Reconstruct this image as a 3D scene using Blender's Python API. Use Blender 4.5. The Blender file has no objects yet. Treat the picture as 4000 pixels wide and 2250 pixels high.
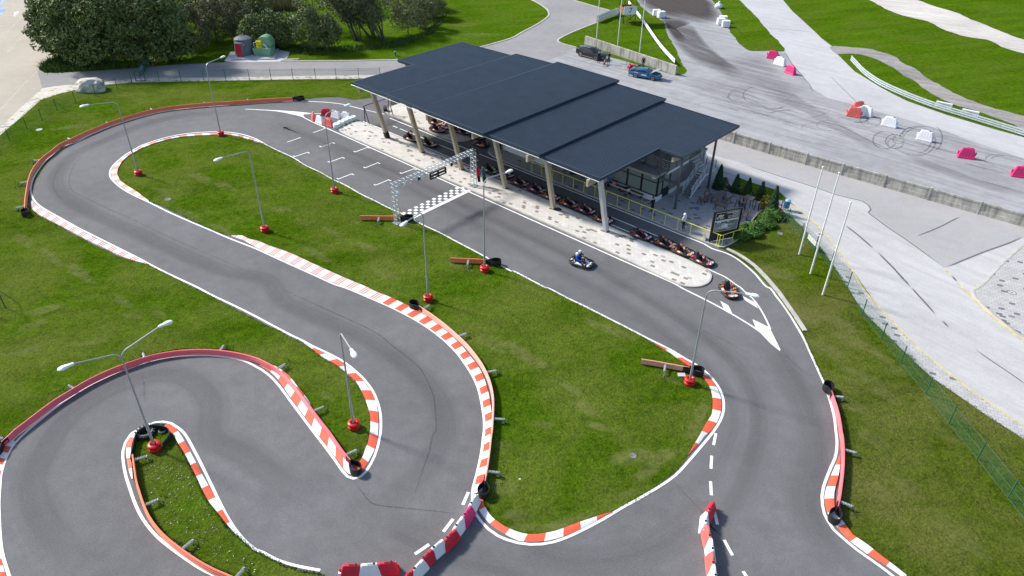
import bpy, bmesh, math, random
import numpy as np
from mathutils import Vector, Matrix
from mathutils.geometry import tessellate_polygon
random.seed(7)
RNG = np.random.default_rng(11)
SC = bpy.context.scene
COL = SC.collection
R = math.radians
# ------------------------------------------------------------------ camera, world, sun, exposure
FPX, PITCH, ROLL, CAMZ = 2892.85, 0.601879, 0.0151837, 33.5      # drone camera (focal in px of a 4000 px wide frame)
_fw = Vector((0, math.cos(PITCH), -math.sin(PITCH)))
_up0 = Vector((0, math.sin(PITCH), math.cos(PITCH)))
_rt0 = Vector((1, 0, 0))
_rt = math.cos(ROLL)*_rt0 + math.sin(ROLL)*_up0
_up = -math.sin(ROLL)*_rt0 + math.cos(ROLL)*_up0
cam = bpy.data.cameras.new('camera')
cam.sensor_width = 36.0
cam.lens = FPX/4000*36.0
cam.clip_end = 4000
camo = bpy.data.objects.new('camera', cam)
COL.objects.link(camo)
m = Matrix.Identity(4)
for i in range(3):
    m[i][0], m[i][1], m[i][2] = _rt[i], _up[i], -_fw[i]
m[0][3], m[1][3], m[2][3] = 0, 0, CAMZ
camo.matrix_world = m
SC.camera = camo
SUN_EL, SUN_AZ = R(40), R(-26)       # shadows fall towards SUN_AZ (world angle from +x)
SUN_STR, SKY_STR, EXPO = 4.2, 0.145, 0.42
w = bpy.data.worlds.new('World')
SC.world = w
w.use_nodes = True
nt = w.node_tree
sky = nt.nodes.new('ShaderNodeTexSky')
sky.sky_type = 'NISHITA'
sky.sun_disc = False
sky.sun_elevation = SUN_EL
# sun comes from direction opposite to the shadows
_sd = Vector((-math.cos(SUN_AZ)*math.cos(SUN_EL), -math.sin(SUN_AZ)*math.cos(SUN_EL), math.sin(SUN_EL)))
sky.sun_rotation = math.atan2(_sd.x, _sd.y)
sky.air_density, sky.dust_density, sky.ozone_density = 1.0, 1.5, 1.0
nt.links.new(sky.outputs[0], nt.nodes['Background'].inputs[0])
nt.nodes['Background'].inputs[1].default_value = SKY_STR
sl = bpy.data.lights.new('sun', 'SUN')
sl.energy = SUN_STR
sl.angle = R(6.5)
sl.color = (1.0, 0.955, 0.89)
so = bpy.data.objects.new('sun', sl)
COL.objects.link(so)
so.rotation_euler = (-_sd).to_track_quat('-Z', 'Y').to_euler()
SC.view_settings.view_transform = 'Standard'
SC.view_settings.look = 'None'
SC.view_settings.exposure = EXPO
SC.view_settings.gamma = 1.0
# ------------------------------------------------------------------ surveying: photo pixel -> point on the ground
def G(u, v, z=0.0):
    d = _fw + (u-2000)/FPX*_rt - (v-1125)/FPX*_up
    return Vector((0, 0, CAMZ)) + d*((z-CAMZ)/d.z)
def PX(p):
    q = Vector(p) - Vector((0, 0, CAMZ))
    zz = q.dot(_fw)
    return (2000+FPX*q.dot(_rt)/zz, 1125-FPX*q.dot(_up)/zz)
def HT(b, t):            # height of a vertical line whose foot is seen at b and top at t
    g = G(*b)
    lo, hi, best = 0.0, 16.0, None
    for k in range(1601):
        z = k/100
        q = PX(g+Vector((0, 0, z)))
        e = (q[0]-t[0])**2+(q[1]-t[1])**2
        if best is None or e < best[0]: best = (e, z)
    return best[1]
def T(c, r, pts):        # points read in survey tile (column c, row r) -> photo pixels
    s = 2.569 if r == 3 else 2.576
    oy = (0, 562, 1124, 1686)[r]
    return [(c*1000+x/s, oy+y/s) for x, y in pts]
def D(pts): return [(x*1.55280, y*1.55280) for x, y in pts]
def GP(pts, z=0.0): return [G(u, v, z) for u, v in pts]
# building frame: U along the pit straight, V away from it
_a, _b = G(1070, 589), G(2000, 1057)
UX = Vector((_b.x-_a.x, _b.y-_a.y, 0)).normalized()
VX = Vector((-UX.y, UX.x, 0))
OO = G(1600, 851)
def B(u, v, z=0.0): return Vector((OO.x, OO.y, 0)) + UX*u + VX*v + Vector((0, 0, z))
UANG = math.atan2(UX.y, UX.x)
# ------------------------------------------------------------------ objects
def tag(o, label=None, cat=None, group=None, kind=None):
    if label: o['label'] = label
    if cat: o['category'] = cat
    if group: o['group'] = group
    if kind: o['kind'] = kind
    return o
def thing(name, loc, label, cat, group=None, rz=0.0):
    o = bpy.data.objects.new(name, None)
    o.empty_display_size = 0.3
    COL.objects.link(o)
    o.location = loc
    o.rotation_euler = (0, 0, rz)
    return tag(o, label, cat, group)
def kids(o): return [c for c in bpy.data.objects if c.parent == o]
def copy_tree(o, loc=None, rz=None, label=None, group=None):
    def rec(s, par):
        c = s.copy()
        COL.objects.link(c)
        if par is not None: c.parent = par
        for ch in list(s.children): rec(ch, c)
        return c
    r = rec(o, None)
    if loc is not None: r.location = loc
    if rz is not None: r.rotation_euler = (0, 0, rz)
    if label: r['label'] = label
    if group: r['group'] = group
    return r
class MB:
    def __init__(s): s.v, s.f, s.m = [], [], []
    def add(s, vs, fs, mi=0):
        n = len(s.v)
        s.v += [tuple(p) for p in vs]
        s.f += [tuple(i+n for i in f) for f in fs]
        s.m += [mi]*len(fs)
        return s
    def box(s, c, d, rz=0.0, mi=0, M=None):
        x, y, z = d[0]/2, d[1]/2, d[2]/2
        vs = [Vector((a, b, e)) for a in (-x, x) for b in (-y, y) for e in (-z, z)]
        if M is None: M = Matrix.Rotation(rz, 3, 'Z')
        vs = [M @ q + Vector(c) for q in vs]
        return s.add(vs, [(0,1,3,2),(4,6,7,5),(0,4,5,1),(2,3,7,6),(0,2,6,4),(1,5,7,3)], mi)
    def beam(s, a, b, wd, hg, mi=0, up=(0, 0, 1)):     # box from a to b
        a, b = Vector(a), Vector(b)
        d = (b-a).normalized()
        u = Vector(up)
        x = d.cross(u)
        if x.length < 1e-4: x = d.cross(Vector((1, 0, 0)))
        x.normalize()
        u = x.cross(d)
        o = []
        for p in (a, b):
            for i, j in ((-1,-1),(1,-1),(1,1),(-1,1)): o.append(p+x*(i*wd/2)+u*(j*hg/2))
        return s.add(o, [(0,3,2,1),(4,5,6,7),(0,1,5,4),(1,2,6,5),(2,3,7,6),(3,0,4,7)], mi)
    def tube(s, path, r, n=8, mi=0, closed=False, cap=True):
        P = [Vector(p) for p in path]
        N = len(P)
        rs = r if isinstance(r, (list, tuple)) else [r]*N
        vs, fs = [], []
        ref = None
        for i, p in enumerate(P):
            if closed: t = P[(i+1) % N]-P[i-1]
            else: t = P[min(i+1, N-1)]-P[max(i-1, 0)]
            if t.length < 1e-9: t = Vector((0, 0, 1))
            t.normalize()
            if ref is None:
                ref = Vector((0, 0, 1)) if abs(t.z) < .9 else Vector((1, 0, 0))
            x = ref - t*ref.dot(t)
            if x.length < 1e-4: x = t.orthogonal()
            x.normalize()
            ref = x
            y = t.cross(x)
            for k in range(n):
                a = 2*math.pi*k/n
                vs.append(p+(x*math.cos(a)+y*math.sin(a))*rs[i])
        L = N if closed else N-1
        for i in range(L):
            j = (i+1) % N
            for k in range(n):
                k2 = (k+1) % n
                fs.append((i*n+k, i*n+k2, j*n+k2, j*n+k))
        if cap and not closed:
            fs.append(tuple(range(n))[::-1])
            fs.append(tuple((N-1)*n+k for k in range(n)))
        return s.add(vs, fs, mi)
    def lathe(s, prof, c=(0, 0, 0), n=20, mi=0, cap=True, M=None):
        vs, fs = [], []
        for r_, z_ in prof:
            for k in range(n):
                a = 2*math.pi*k/n
                q = Vector((r_*math.cos(a), r_*math.sin(a), z_))
                if M is not None: q = M @ q
                vs.append(q+Vector(c))
        for i in range(len(prof)-1):
            for k in range(n):
                k2 = (k+1) % n
                fs.append((i*n+k, i*n+k2, (i+1)*n+k2, (i+1)*n+k))
        if cap:
            fs.append(tuple(range(n))[::-1])
            fs.append(tuple((len(prof)-1)*n+k for k in range(n)))
        return s.add(vs, fs, mi)
    def prism(s, poly, z0, z1, mi=0, M=None):
        n = len(poly)
        vs = [Vector((p[0], p[1], z0)) for p in poly]+[Vector((p[0], p[1], z1)) for p in poly]
        if M is not None: vs = [M @ q for q in vs]
        fs = [(i, (i+1) % n, n+(i+1) % n, n+i) for i in range(n)]
        tri = tessellate_polygon([[Vector((p[0], p[1], 0)) for p in poly]])
        for t in tri:
            fs.append(tuple(t)); fs.append(tuple(n+i for i in t)[::-1])
        return s.add(vs, fs, mi)
    def sheet(s, pts, z, mi=0):
        vs = [Vector((p[0], p[1], z)) for p in pts]
        tri = tessellate_polygon([[Vector((q.x, q.y, 0)) for q in vs]])
        fs = []
        for t in tri:
            a, b, c = (vs[i] for i in t)
            fs.append(tuple(t) if (b-a).cross(c-a).z > 0 else tuple(t)[::-1])
        return s.add(vs, fs, mi)
    def strip(s, A, Bp, mi=0):             # quads between two polylines of equal length
        n = len(A)
        fs = []
        for i in range(n-1): fs.append((i, n+i, n+i+1, i+1))
        return s.add(list(A)+list(Bp), fs, mi)
    def loft(s, rings, mi=0, cap=True, closed=True):
        n = len(rings[0])
        vs = [q for r_ in rings for q in r_]
        fs = []
        for i in range(len(rings)-1):
            for k in range(n if closed else n-1):
                k2 = (k+1) % n
                fs.append((i*n+k, i*n+k2, (i+1)*n+k2, (i+1)*n+k))
        if cap and closed:
            fs.append(tuple(range(n))[::-1]); fs.append(tuple((len(rings)-1)*n+k for k in range(n)))
        return s.add(vs, fs, mi)
    def build(s, name, mats, parent=None, smooth=False, world=False, bevel=0.0, fix=True):
        me = bpy.data.meshes.new(name)
        vs = s.v
        if world and parent is not None:
            L = parent.location
            vs = [(p[0]-L.x, p[1]-L.y, p[2]-L.z) for p in vs]
        me.from_pydata([tuple(p) for p in vs], [], s.f)
        mats = mats if isinstance(mats, (list, tuple)) else [mats]
        for q in mats: me.materials.append(q)
        if len(mats) > 1: me.polygons.foreach_set('material_index', s.m)
        if fix or bevel:
            bm = bmesh.new(); bm.from_mesh(me)
            if fix: bmesh.ops.recalc_face_normals(bm, faces=bm.faces)
            if bevel:
                es = [e for e in bm.edges if len(e.link_faces) == 2 and e.calc_face_angle(0) > .6]
                bmesh.ops.bevel(bm, geom=es, offset=bevel, segments=2, affect='EDGES', profile=.6)
            bm.to_mesh(me); bm.free()
        if smooth:
            me.polygons.foreach_set('use_smooth', [True]*len(me.polygons))
            try: me.set_sharp_from_angle(angle=R(38))
            except Exception: pass
        me.update()
        o = bpy.data.objects.new(name, me)
        COL.objects.link(o)
        if parent is not None: o.parent = parent
        return o
def smoothpath(P, step=0.5, closed=False):
    """Catmull-Rom through P resampled about every step metres"""
    P = [Vector(p) for p in P]
    n = len(P)
    out = []
    rng = range(n if closed else n-1)
    for i in rng:
        p1, p2 = P[i], P[(i+1) % n]
        p0 = P[i-1] if (closed or i > 0) else p1*2-p2
        p3 = P[(i+2) % n] if (closed or i+2 < n) else p2*2-p1
        L = (p2-p1).length
        k = max(1, int(round(L/step)))
        # centripetal parametrisation keeps the curve free of overshoot
        t0 = 0.0
        t1 = t0+max((p1-p0).length, 1e-4)**.5; t2 = t1+max(L, 1e-4)**.5; t3 = t2+max((p3-p2).length, 1e-4)**.5
        for j in range(k):
            t = t1+(t2-t1)*j/k
            a1 = p0*((t1-t)/(t1-t0))+p1*((t-t0)/(t1-t0))
            a2 = p1*((t2-t)/(t2-t1))+p2*((t-t1)/(t2-t1))
            a3 = p2*((t3-t)/(t3-t2))+p3*((t-t2)/(t3-t2))
            b1 = a1*((t2-t)/(t2-t0))+a2*((t-t0)/(t2-t0))
            b2 = a2*((t3-t)/(t3-t1))+a3*((t-t1)/(t3-t1))
            out.append(b1*((t2-t)/(t2-t1))+b2*((t-t1)/(t2-t1)))
    if not closed: out.append(P[-1].copy())
    return out
def resample(P, n):
    P = [Vector(p) for p in P]
    L = [0.0]
    for i in range(1, len(P)): L.append(L[-1]+(P[i]-P[i-1]).length)
    out = []; k = 0
    for i in range(n):
        d = L[-1]*i/(n-1)
        while k < len(P)-2 and L[k+1] < d: k += 1
        sg = max(L[k+1]-L[k], 1e-9)
        out.append(P[k].lerp(P[k+1], min(1, max(0, (d-L[k])/sg))))
    return out
def plen(P): return sum((P[i+1]-P[i]).length for i in range(len(P)-1))
def normals2d(P):
    out = []
    for i in range(len(P)):
        t = P[min(i+1, len(P)-1)]-P[max(i-1, 0)]
        t.z = 0; t.normalize()
        out.append(Vector((-t.y, t.x, 0)))
    return out
def offset(P, d):
    N = normals2d(P)
    return [p+N[i]*(d[i] if isinstance(d, list) else d) for i, p in enumerate(P)]
def ragged(P, amp=0.08, step=0.35):
    """closed outline, resampled and roughened like a turf edge"""
    P = smoothpath(P, step, True)
    out = []
    n = len(P)
    ph = [random.uniform(0, 6.28) for _ in range(4)]
    for i, p in enumerate(P):
        t = P[(i+1) % n]-P[i-1]; t.z = 0
        if t.length < 1e-6: continue
        t.normalize()
        nn = Vector((-t.y, t.x, 0))
        d = amp*(.5*math.sin(i*.9+ph[0])+.35*math.sin(i*2.3+ph[1])+random.uniform(-.5, .5))
        out.append(p+nn*d)
    return out
# ------------------------------------------------------------------ procedural materials
class NT:
    def __init__(s, name):
        s.mat = bpy.data.materials.new(name); s.mat.use_nodes = True
        s.t = s.mat.node_tree; s.b = s.t.nodes['Principled BSDF']
        s.b.inputs['Specular IOR Level'].default_value = .35
        s.co = None
    def n(s, typ, **kw):
        q = s.t.nodes.new(typ)
        for k, v in kw.items(): setattr(q, k, v)
        return q
    def l(s, a, b): s.t.links.new(a, b)
    def coord(s):
        if s.co is None: s.co = s.n('ShaderNodeTexCoord')
        return s.co.outputs['Object']
    def mapped(s, rz=0.0, sc=(1, 1, 1)):
        q = s.n('ShaderNodeMapping')
        s.l(s.coord(), q.inputs['Vector'])
        q.inputs['Rotation'].default_value = (0, 0, rz)
        if sc != (1, 1, 1): q.vector_type = 'TEXTURE'; sc = tuple(1/x for x in sc)
        q.inputs['Scale'].default_value = sc
        return q.outputs[0]
    def noise(s, scale, detail=4, rough=.55, vec=None, dist=0.0):
        q = s.n('ShaderNodeTexNoise')
        q.inputs['Scale'].default_value = scale; q.inputs['Detail'].default_value = detail
        q.inputs['Roughness'].default_value = rough; q.inputs['Distortion'].default_value = dist
        s.l(vec if vec is not None else s.coord(), q.inputs['Vector'])
        return q.outputs['Fac']
    def ramp(s, fac, stops):
        q = s.n('ShaderNodeValToRGB')
        e = q.color_ramp.elements
        while len(e) < len(stops): e.new(.5)
        for i, (p, c) in enumerate(stops):
            e[i].position = p
            e[i].color = (c, c, c, 1) if isinstance(c, (int, float)) else (*c, 1)
        s.l(fac, q.inputs[0])
        return q.outputs[0]
    def mix(s, fac, a, b, mode='MIX'):
        q = s.n('ShaderNodeMix', data_type='RGBA', blend_type=mode)
        for i, x in ((0, fac), (6, a), (7, b)):
            if isinstance(x, (int, float)): q.inputs[i].default_value = x
            elif isinstance(x, tuple): q.inputs[i].default_value = (*x, 1)
            else: s.l(x, q.inputs[i])
        return q.outputs[2]
    def bump(s, h, strength=.3, dist=.02):
        q = s.n('ShaderNodeBump')
        q.inputs['Strength'].default_value = strength; q.inputs['Distance'].default_value = dist
        s.l(h, q.inputs['Height']); s.l(q.outputs[0], s.b.inputs['Normal'])
    def col(s, c):
        if isinstance(c, tuple): s.b.inputs['Base Color'].default_value = (*c, 1)
        else: s.l(c, s.b.inputs['Base Color'])
    def rough(s, v): s.b.inputs['Roughness'].default_value = v
def plain(name, c, rough=.5, metal=0.0, var=.12, scale=3.0, bump=0.0, spec=.35):
    q = NT(name)
    f = q.noise(scale, 5)
    d = tuple(x*(1-var*1.6) for x in c); e = tuple(min(1, x*(1+var)) for x in c)
    q.col(q.ramp(f, [(.25, d), (.75, e)]))
    q.rough(rough); q.b.inputs['Metallic'].default_value = metal
    q.b.inputs['Specular IOR Level'].default_value = spec
    if bump: q.bump(q.noise(scale*8, 3), bump, .01)
    return q.mat
def asphalt(name, base, warm=(1, 1, 1), patch=.12, grain=.25, streak=None):
    q = NT(name)
    c0 = tuple(base*x for x in warm)
    big = q.noise(.09, 5, .6)
    mid = q.noise(.9, 5, .6)
    fine = q.noise(14, 3, .7)
    c = q.ramp(big, [(.3, tuple(x*(1-patch) for x in c0)), (.7, tuple(x*(1+patch) for x in c0))])
    c = q.mix(1.0, c, q.ramp(mid, [(.3, 1-patch*.7), (.7, 1+patch*.5)]), 'MULTIPLY')
    c = q.mix(1.0, c, q.ramp(fine, [(.3, 1-grain), (.7, 1+grain)]), 'MULTIPLY')
    if streak is not None:
        rz, amt = streak
        st = q.noise(1.0, 6, .65, q.mapped(rz, (.05, 1.1, 1)))
        c = q.mix(1.0, c, q.ramp(st, [(.35, 1-amt), (.62, 1.0+amt*.3)]), 'MULTIPLY')
    q.col(c); q.rough(.88)
    q.bump(fine, .25, .008)
    return q.mat
def lawn(name, dark, light, dry, dryamt=.35, rz=.35):
    q = NT(name)
    n1 = q.noise(.16, 6, .62, dist=.5)
    n2 = q.noise(1.6, 5, .65)
    n3 = q.noise(5.0, 5, .75)
    mow = q.noise(.5, 3, .5, q.mapped(rz, (.14, 1.0, 1)))
    c = q.ramp(q.mix(.55, n2, n3), [(.36, dark), (.64, light)])
    c = q.mix(1.0, c, q.ramp(mow, [(.3, .82), (.7, 1.18)]), 'MULTIPLY')
    dm = q.ramp(n1, [(.5-dryamt*.3, 0.0), (.74-dryamt*.3, 1.0)])
    dm2 = q.ramp(n3, [(.3, .35), (.7, 1.0)])
    dd = q.mix(1.0, dm, dm2, 'MULTIPLY')
    s_ = q.n('ShaderNodeMath', operation='MULTIPLY'); s_.inputs[1].default_value = dryamt*1.6
    q.l(dd, s_.inputs[0])
    c = q.mix(s_.outputs[0], c, dry)
    f4 = q.noise(13.0, 2, .6)
    c = q.mix(1.0, c, q.ramp(f4, [(.3, .68), (.7, 1.3)]), 'MULTIPLY')
    q.col(c); q.rough(1.0); q.b.inputs['Specular IOR Level'].default_value = .0
    h = q.mix(.6, n2, n3)
    q.bump(h, 1.0, .22)
    return q.mat
def pavers(name, base, dark, mortar, rz, bw=.30, bh=.20, bias=-.78, var=.1):
    q = NT(name)
    mp = q.mapped(rz)
    def bt(c1, c2, b, ms):
        t = q.n('ShaderNodeTexBrick')
        q.l(mp, t.inputs['Vector'])
        t.inputs['Scale'].default_value = 1.0
        t.inputs['Brick Width'].default_value = bw; t.inputs['Row Height'].default_value = bh
        t.inputs['Mortar Size'].default_value = ms; t.inputs['Mortar Smooth'].default_value = .3
        t.inputs['Bias'].default_value = b
        for k, c in (('Color1', c1), ('Color2', c2), ('Mortar', mortar)): t.inputs[k].default_value = (*c, 1)
        return t
    t = bt(base, dark, 0.0, .012)
    # choose few dark bricks: threshold the per-brick tint
    g = bt((0, 0, 0), (1, 1, 1), 0.0, .0)
    g.inputs['Mortar'].default_value = (0, 0, 0, 1)
    sel = q.ramp(g.outputs['Color'], [(.5+bias*-.5-.01, 0.0), (.5+bias*-.5+.01, 1.0)])
    t2 = bt(tuple(x*(1-var) for x in base), tuple(min(1, x*(1+var)) for x in base), 0.0, .012)
    c = q.mix(sel, t2.outputs['Color'], dark)
    c = q.mix(1.0, c, q.ramp(q.noise(.8, 5, .6), [(.3, .86), (.7, 1.08)]), 'MULTIPLY')
    q.col(c); q.rough(.9)
    return q.mat
def alphamat(name, c, dens=.8, nscale=1.2, rz=None, lo=.3, hi=.7):
    """worn mark on a surface: coverage from the mesh attribute 'a' broken up by noise"""
    q = NT(name)
    at = q.n('ShaderNodeAttribute', attribute_name='a')
    nz = q.noise(nscale, 6, .7, q.mapped(rz, (.12, 1.2, 1)) if rz is not None else None)
    f = q.ramp(nz, [(lo, .0), (hi, 1.0)])
    k = q.n('ShaderNodeMath', operation='MULTIPLY'); q.l(at.outputs['Fac'], k.inputs[0]); q.l(f, k.inputs[1])
    k2 = q.n('ShaderNodeMath', operation='MULTIPLY'); q.l(k.outputs[0], k2.inputs[0]); k2.inputs[1].default_value = dens
    k2.use_clamp = True
    q.col(c); q.rough(.95)
    q.l(k2.outputs[0], q.b.inputs['Alpha'])
    return q.mat
def leafmat(name, dark, light, sss=.0):
    q = NT(name)
    oi = q.n('ShaderNodeNewGeometry')
    f = q.mix(.55, oi.outputs['Random Per Island'], q.noise(.8, 3))
    q.col(q.ramp(f, [(.2, dark), (.8, light)]))
    q.rough(.6); q.b.inputs['Specular IOR Level'].default_value = .25
    return q.mat
M = {}
M['track'] = asphalt('track_asphalt', .135, (1.0, 1.0, 1.03), .16, .2)
M['pit'] = asphalt('pit_asphalt', .115, (1.0, 1.0, 1.05), .08, .2)
M['access'] = asphalt('access_asphalt', .255, (1.02, 1.0, 1.0), .12, .15)
M['carpark'] = asphalt('car_park_asphalt', .36, (1.1, 1.0, .82), .10, .12)
M['yard'] = asphalt('yard_asphalt', .315, (1.0, 1.0, 1.04), .16, .16, (R(-42), .20))
M['yard_light'] = asphalt('worn_asphalt', .45, (1.0, 1.0, 1.02), .09, .12, (R(-47), .09))
M['road'] = asphalt('pale_road', .45, (1.0, 1.0, .985), .08, .12, (R(-50), .10))
M['patch'] = asphalt('patch_asphalt', .345, (1.02, 1.0, 1.0), .07, .12)
M['soil'] = alphamat('dark_soil', (.055, .045, .04), 1.15, .55, R(-58), .2, .5)
M['lawn'] = lawn('mown_lawn', (.022, .056, .003), (.088, .158, .006), (.175, .18, .045), .36)
M['lawn_far'] = lawn('far_lawn', (.026, .070, .003), (.098, .182, .006), (.14, .15, .035), .24)
M['lawn_dry'] = lawn('dry_lawn', (.022, .048, .002), (.085, .130, .006), (.175, .16, .055), .42)
M['gravel'] = asphalt('gravel_track', .27, (1.06, 1.0, .94), .2, .4, (R(-32), .25))
M['dirt'] = asphalt('pale_dirt', .50, (1.06, 1.0, .92), .12, .2, (R(-24), .2))
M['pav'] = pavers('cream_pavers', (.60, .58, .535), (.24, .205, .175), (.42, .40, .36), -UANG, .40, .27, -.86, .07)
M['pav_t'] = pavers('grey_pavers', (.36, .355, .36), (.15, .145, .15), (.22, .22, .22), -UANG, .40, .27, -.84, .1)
M['pav_r'] = pavers('path_pavers', (.44, .435, .43), (.16, .155, .17), (.20, .20, .20), -UANG-R(18), .42, .28, -.86, .08)
M['pav_far'] = pavers('fence_path_pavers', (.56, .535, .46), (.30, .26, .22), (.42, .40, .35), 0.1, .45, .3, -.8, .08)
M['edging'] = plain('kerb_concrete', (.46, .44, .39), .9, 0, .15, 1.5, .2)
def linepaint():
    q = NT('line_paint')
    f = q.noise(3.0, 6, .7); g = q.noise(18, 3, .6)
    q.col(q.ramp(q.mix(.4, f, g), [(.3, (.55, .55, .56)), (.42, (.80, .80, .80)), (.7, (.84, .84, .84))]))
    q.rough(.6)
    return q.mat
M['line'] = linepaint()
M['yline'] = plain('yellow_line', (.62, .50, .16), .8, 0, .25, 2.0)
M['faint'] = alphamat('faint_line', (.75, .72, .62), .75, 2.0, None, .3, .6)
M['yfaint'] = alphamat('faint_yellow', (.66, .55, .24), .7, 2.0, None, .3, .6)
def kerbmat(name, c, worn):
    q = NT(name)
    f = q.noise(2.2, 6, .7); g = q.noise(9, 4, .65)
    c1 = q.ramp(g, [(.3, tuple(x*.82 for x in c)), (.65, c)])
    c1 = q.mix(q.ramp(f, [(.60, 0.0), (.75, .55)]), c1, worn)
    sc = q.noise(1.1, 7, .75, None, 1.5)
    q.col(q.mix(q.ramp(sc, [(.58, 0.0), (.74, .55)]), c1, (.16, .15, .15))); q.rough(.6)
    return q.mat
M['kred'] = kerbmat('kerb_red', (.78, .125, .06), (.74, .28, .18))
M['kfade'] = kerbmat('kerb_faded', (.78, .32, .20), (.78, .55, .45))
M['kwhite'] = kerbmat('kerb_white', (.82, .81, .80), (.45, .44, .42))
def barriermat(name, k):
    q = NT(name)
    f = q.noise(.22, 3, .5)
    w_ = q.noise(3.0, 6, .7, q.mapped(0, (1, 1, .25)))
    c = q.ramp(f, [(.3, k[0]), (.5, k[1]), (.72, k[2])])
    q.col(q.mix(q.ramp(w_, [(.56, 0.0), (.72, .35)]), c, (.30, .20, .18))); q.rough(.3)
    return q.mat
M['barrier'] = barriermat('orange_plastic', ((.90, .21, .09), (.90, .25, .13), (.88, .20, .14)))
M['barrier_pink'] = barriermat('pink_red_plastic', ((.88, .17, .15), (.86, .16, .19), (.88, .25, .26)))
M['barrier_pale'] = barriermat('pale_orange_plastic', ((.90, .36, .24), (.90, .42, .33), (.90, .36, .32)))
M['rubber'] = plain('black_rubber', (.018, .018, .019), .65, 0, .3, 2.0)
M['tyre'] = plain('tyre_rubber', (.03, .03, .032), .8, 0, .25, 4.0)
M['tyregrey'] = plain('old_tyre', (.17, .18, .18), .85, 0, .25, 4.0)
M['galv'] = plain('galvanised_steel', (.42, .46, .48), .42, .55, .1, 2.0)
M['galvl'] = plain('bright_galvanised', (.62, .68, .70), .4, .35, .1, 2.0)
M['white'] = plain('white_plastic', (.80, .81, .82), .45, 0, .05, 2.0)
M['whitep'] = plain('white_paint', (.82, .82, .80), .4, 0, .04, 1.0)
M['redp'] = plain('red_plastic', (.62, .030, .055), .4, 0, .1, 1.5)
M['redo'] = plain('faded_red_plastic', (.78, .15, .13), .42, 0, .12, 1.5)
M['pinkp'] = plain('pink_plastic', (.72, .035, .18), .42, 0, .1, 1.5)
M['redwrap'] = plain('red_wrap', (.58, .018, .018), .35, 0, .25, 6.0)
M['timber'] = plain('glulam_timber', (.46, .385, .285), .7, 0, .12, 1.2)
M['timberg'] = plain('grey_timber', (.50, .49, .47), .75, 0, .1, 2.0)
M['bwood'] = plain('brown_wood', (.17, .125, .10), .7, 0, .2, 4.0)
M['roof'] = plain('roof_sheet', (.052, .070, .096), .36, .25, .10, .7, 0.0)
M['trim'] = plain('roof_trim', (.045, .068, .098), .35, .3, .06, 1.0)
M['dark'] = plain('dark_steel', (.035, .037, .042), .45, .2, .1, 2.0)
M['steelg'] = plain('grey_steel', (.10, .105, .115), .45, .2, .08, 2.0)
M['blackp'] = plain('black_plastic', (.022, .022, .024), .4, 0, .15, 3.0)
M['render'] = plain('white_render', (.70, .71, .72), .85, 0, .05, .8)
M['greyren'] = plain('grey_render', (.20, .205, .215), .85, 0, .06, .8)
M['greyslab'] = plain('grey_slab', (.33, .33, .34), .8, 0, .06, 1.0)
M['lamp'] = plain('lamp_head', (.78, .84, .85), .35, 0, .04, 1.0)
M['conc'] = None
def concmat():
    q = NT('weathered_concrete')
    f = q.noise(.9, 6, .65); st = q.noise(2.0, 5, .7, q.mapped(0, (1.2, 1.2, .15)))
    c = q.ramp(f, [(.3, (.34, .325, .285)), (.7, (.54, .52, .47))])
    q.col(q.mix(1.0, c, q.ramp(st, [(.38, .55), (.55, 1.0)]), 'MULTIPLY')); q.rough(.92)
    q.bump(f, .3, .03)
    return q.mat
M['conc'] = concmat()
M['pad'] = plain('pad_concrete', (.50, .51, .51), .9, 0, .12, 1.2)
M['rock'] = plain('boulder_stone', (.56, .52, .46), .9, 0, .42, 1.6, .6)
M['green'] = plain('green_paint', (.03, .11, .07), .5, 0, .12, 2.0)
M['yellow'] = plain('yellow_paint', (.86, .82, .05), .4, 0, .06, 2.0)
M['blue'] = plain('blue_plastic', (.03, .17, .40), .4, 0, .1, 2.0)
M['tankgrey'] = plain('tank_grey', (.13, .155, .175), .5, 0, .12, 1.5)
M['tankgreen'] = plain('tank_green', (.20, .37, .23), .45, 0, .1, 1.5)
M['kyel'] = plain('bright_yellow_paint', (.72, .62, .02), .4, 0, .1, 2.0)
M['redflat'] = plain('red_door_paint', (.60, .02, .035), .4, 0, .08, 2.0)
def meshmat():
    q = NT('fence_mesh'); q.col((.04, .16, .09)); q.rough(.6)
    v = q.coord()
    sx = q.n('ShaderNodeUVMap')
    w1 = q.n('ShaderNodeTexBrick'); q.l(sx.outputs[0], w1.inputs['Vector'])
    w1.offset = 0.0
    w1.inputs['Scale'].default_value = 1.0
    w1.inputs['Brick Width'].default_value = .05; w1.inputs['Row Height'].default_value = .05
    w1.inputs['Mortar Size'].default_value = .0021; w1.inputs['Mortar Smooth'].default_value = 0
    q.l(w1.outputs['Fac'], q.b.inputs['Alpha'])
    return q.mat
M['mesh'] = meshmat()
def glassmat():
    q = NT('window_glass'); q.col((.34, .42, .36)); q.rough(.05)
    q.b.inputs['Alpha'].default_value = .55
    q.b.inputs['Specular IOR Level'].default_value = .6
    return q.mat
M['glass'] = glassmat()
M['carglass'] = plain('car_glass', (.02, .025, .03), .06, 0, .05, 1.0, 0, .6)
def carpaint(name, c):
    q = NT(name); q.col(c); q.rough(.22); q.b.inputs['Metallic'].default_value = .25
    q.b.inputs['Coat Weight'].default_value = .7; q.b.inputs['Coat Roughness'].default_value = .05
    return q.mat
M['carblack'] = carpaint('black_car_paint', (.016, .014, .012))
M['carblue'] = carpaint('blue_car_paint', (.015, .145, .33))
M['rim'] = plain('alloy_rim', (.62, .62, .63), .3, .6, .05, 1.0)
M['skin'] = plain('skin', (.52, .31, .22), .55, 0, .06, 6.0)
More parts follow.
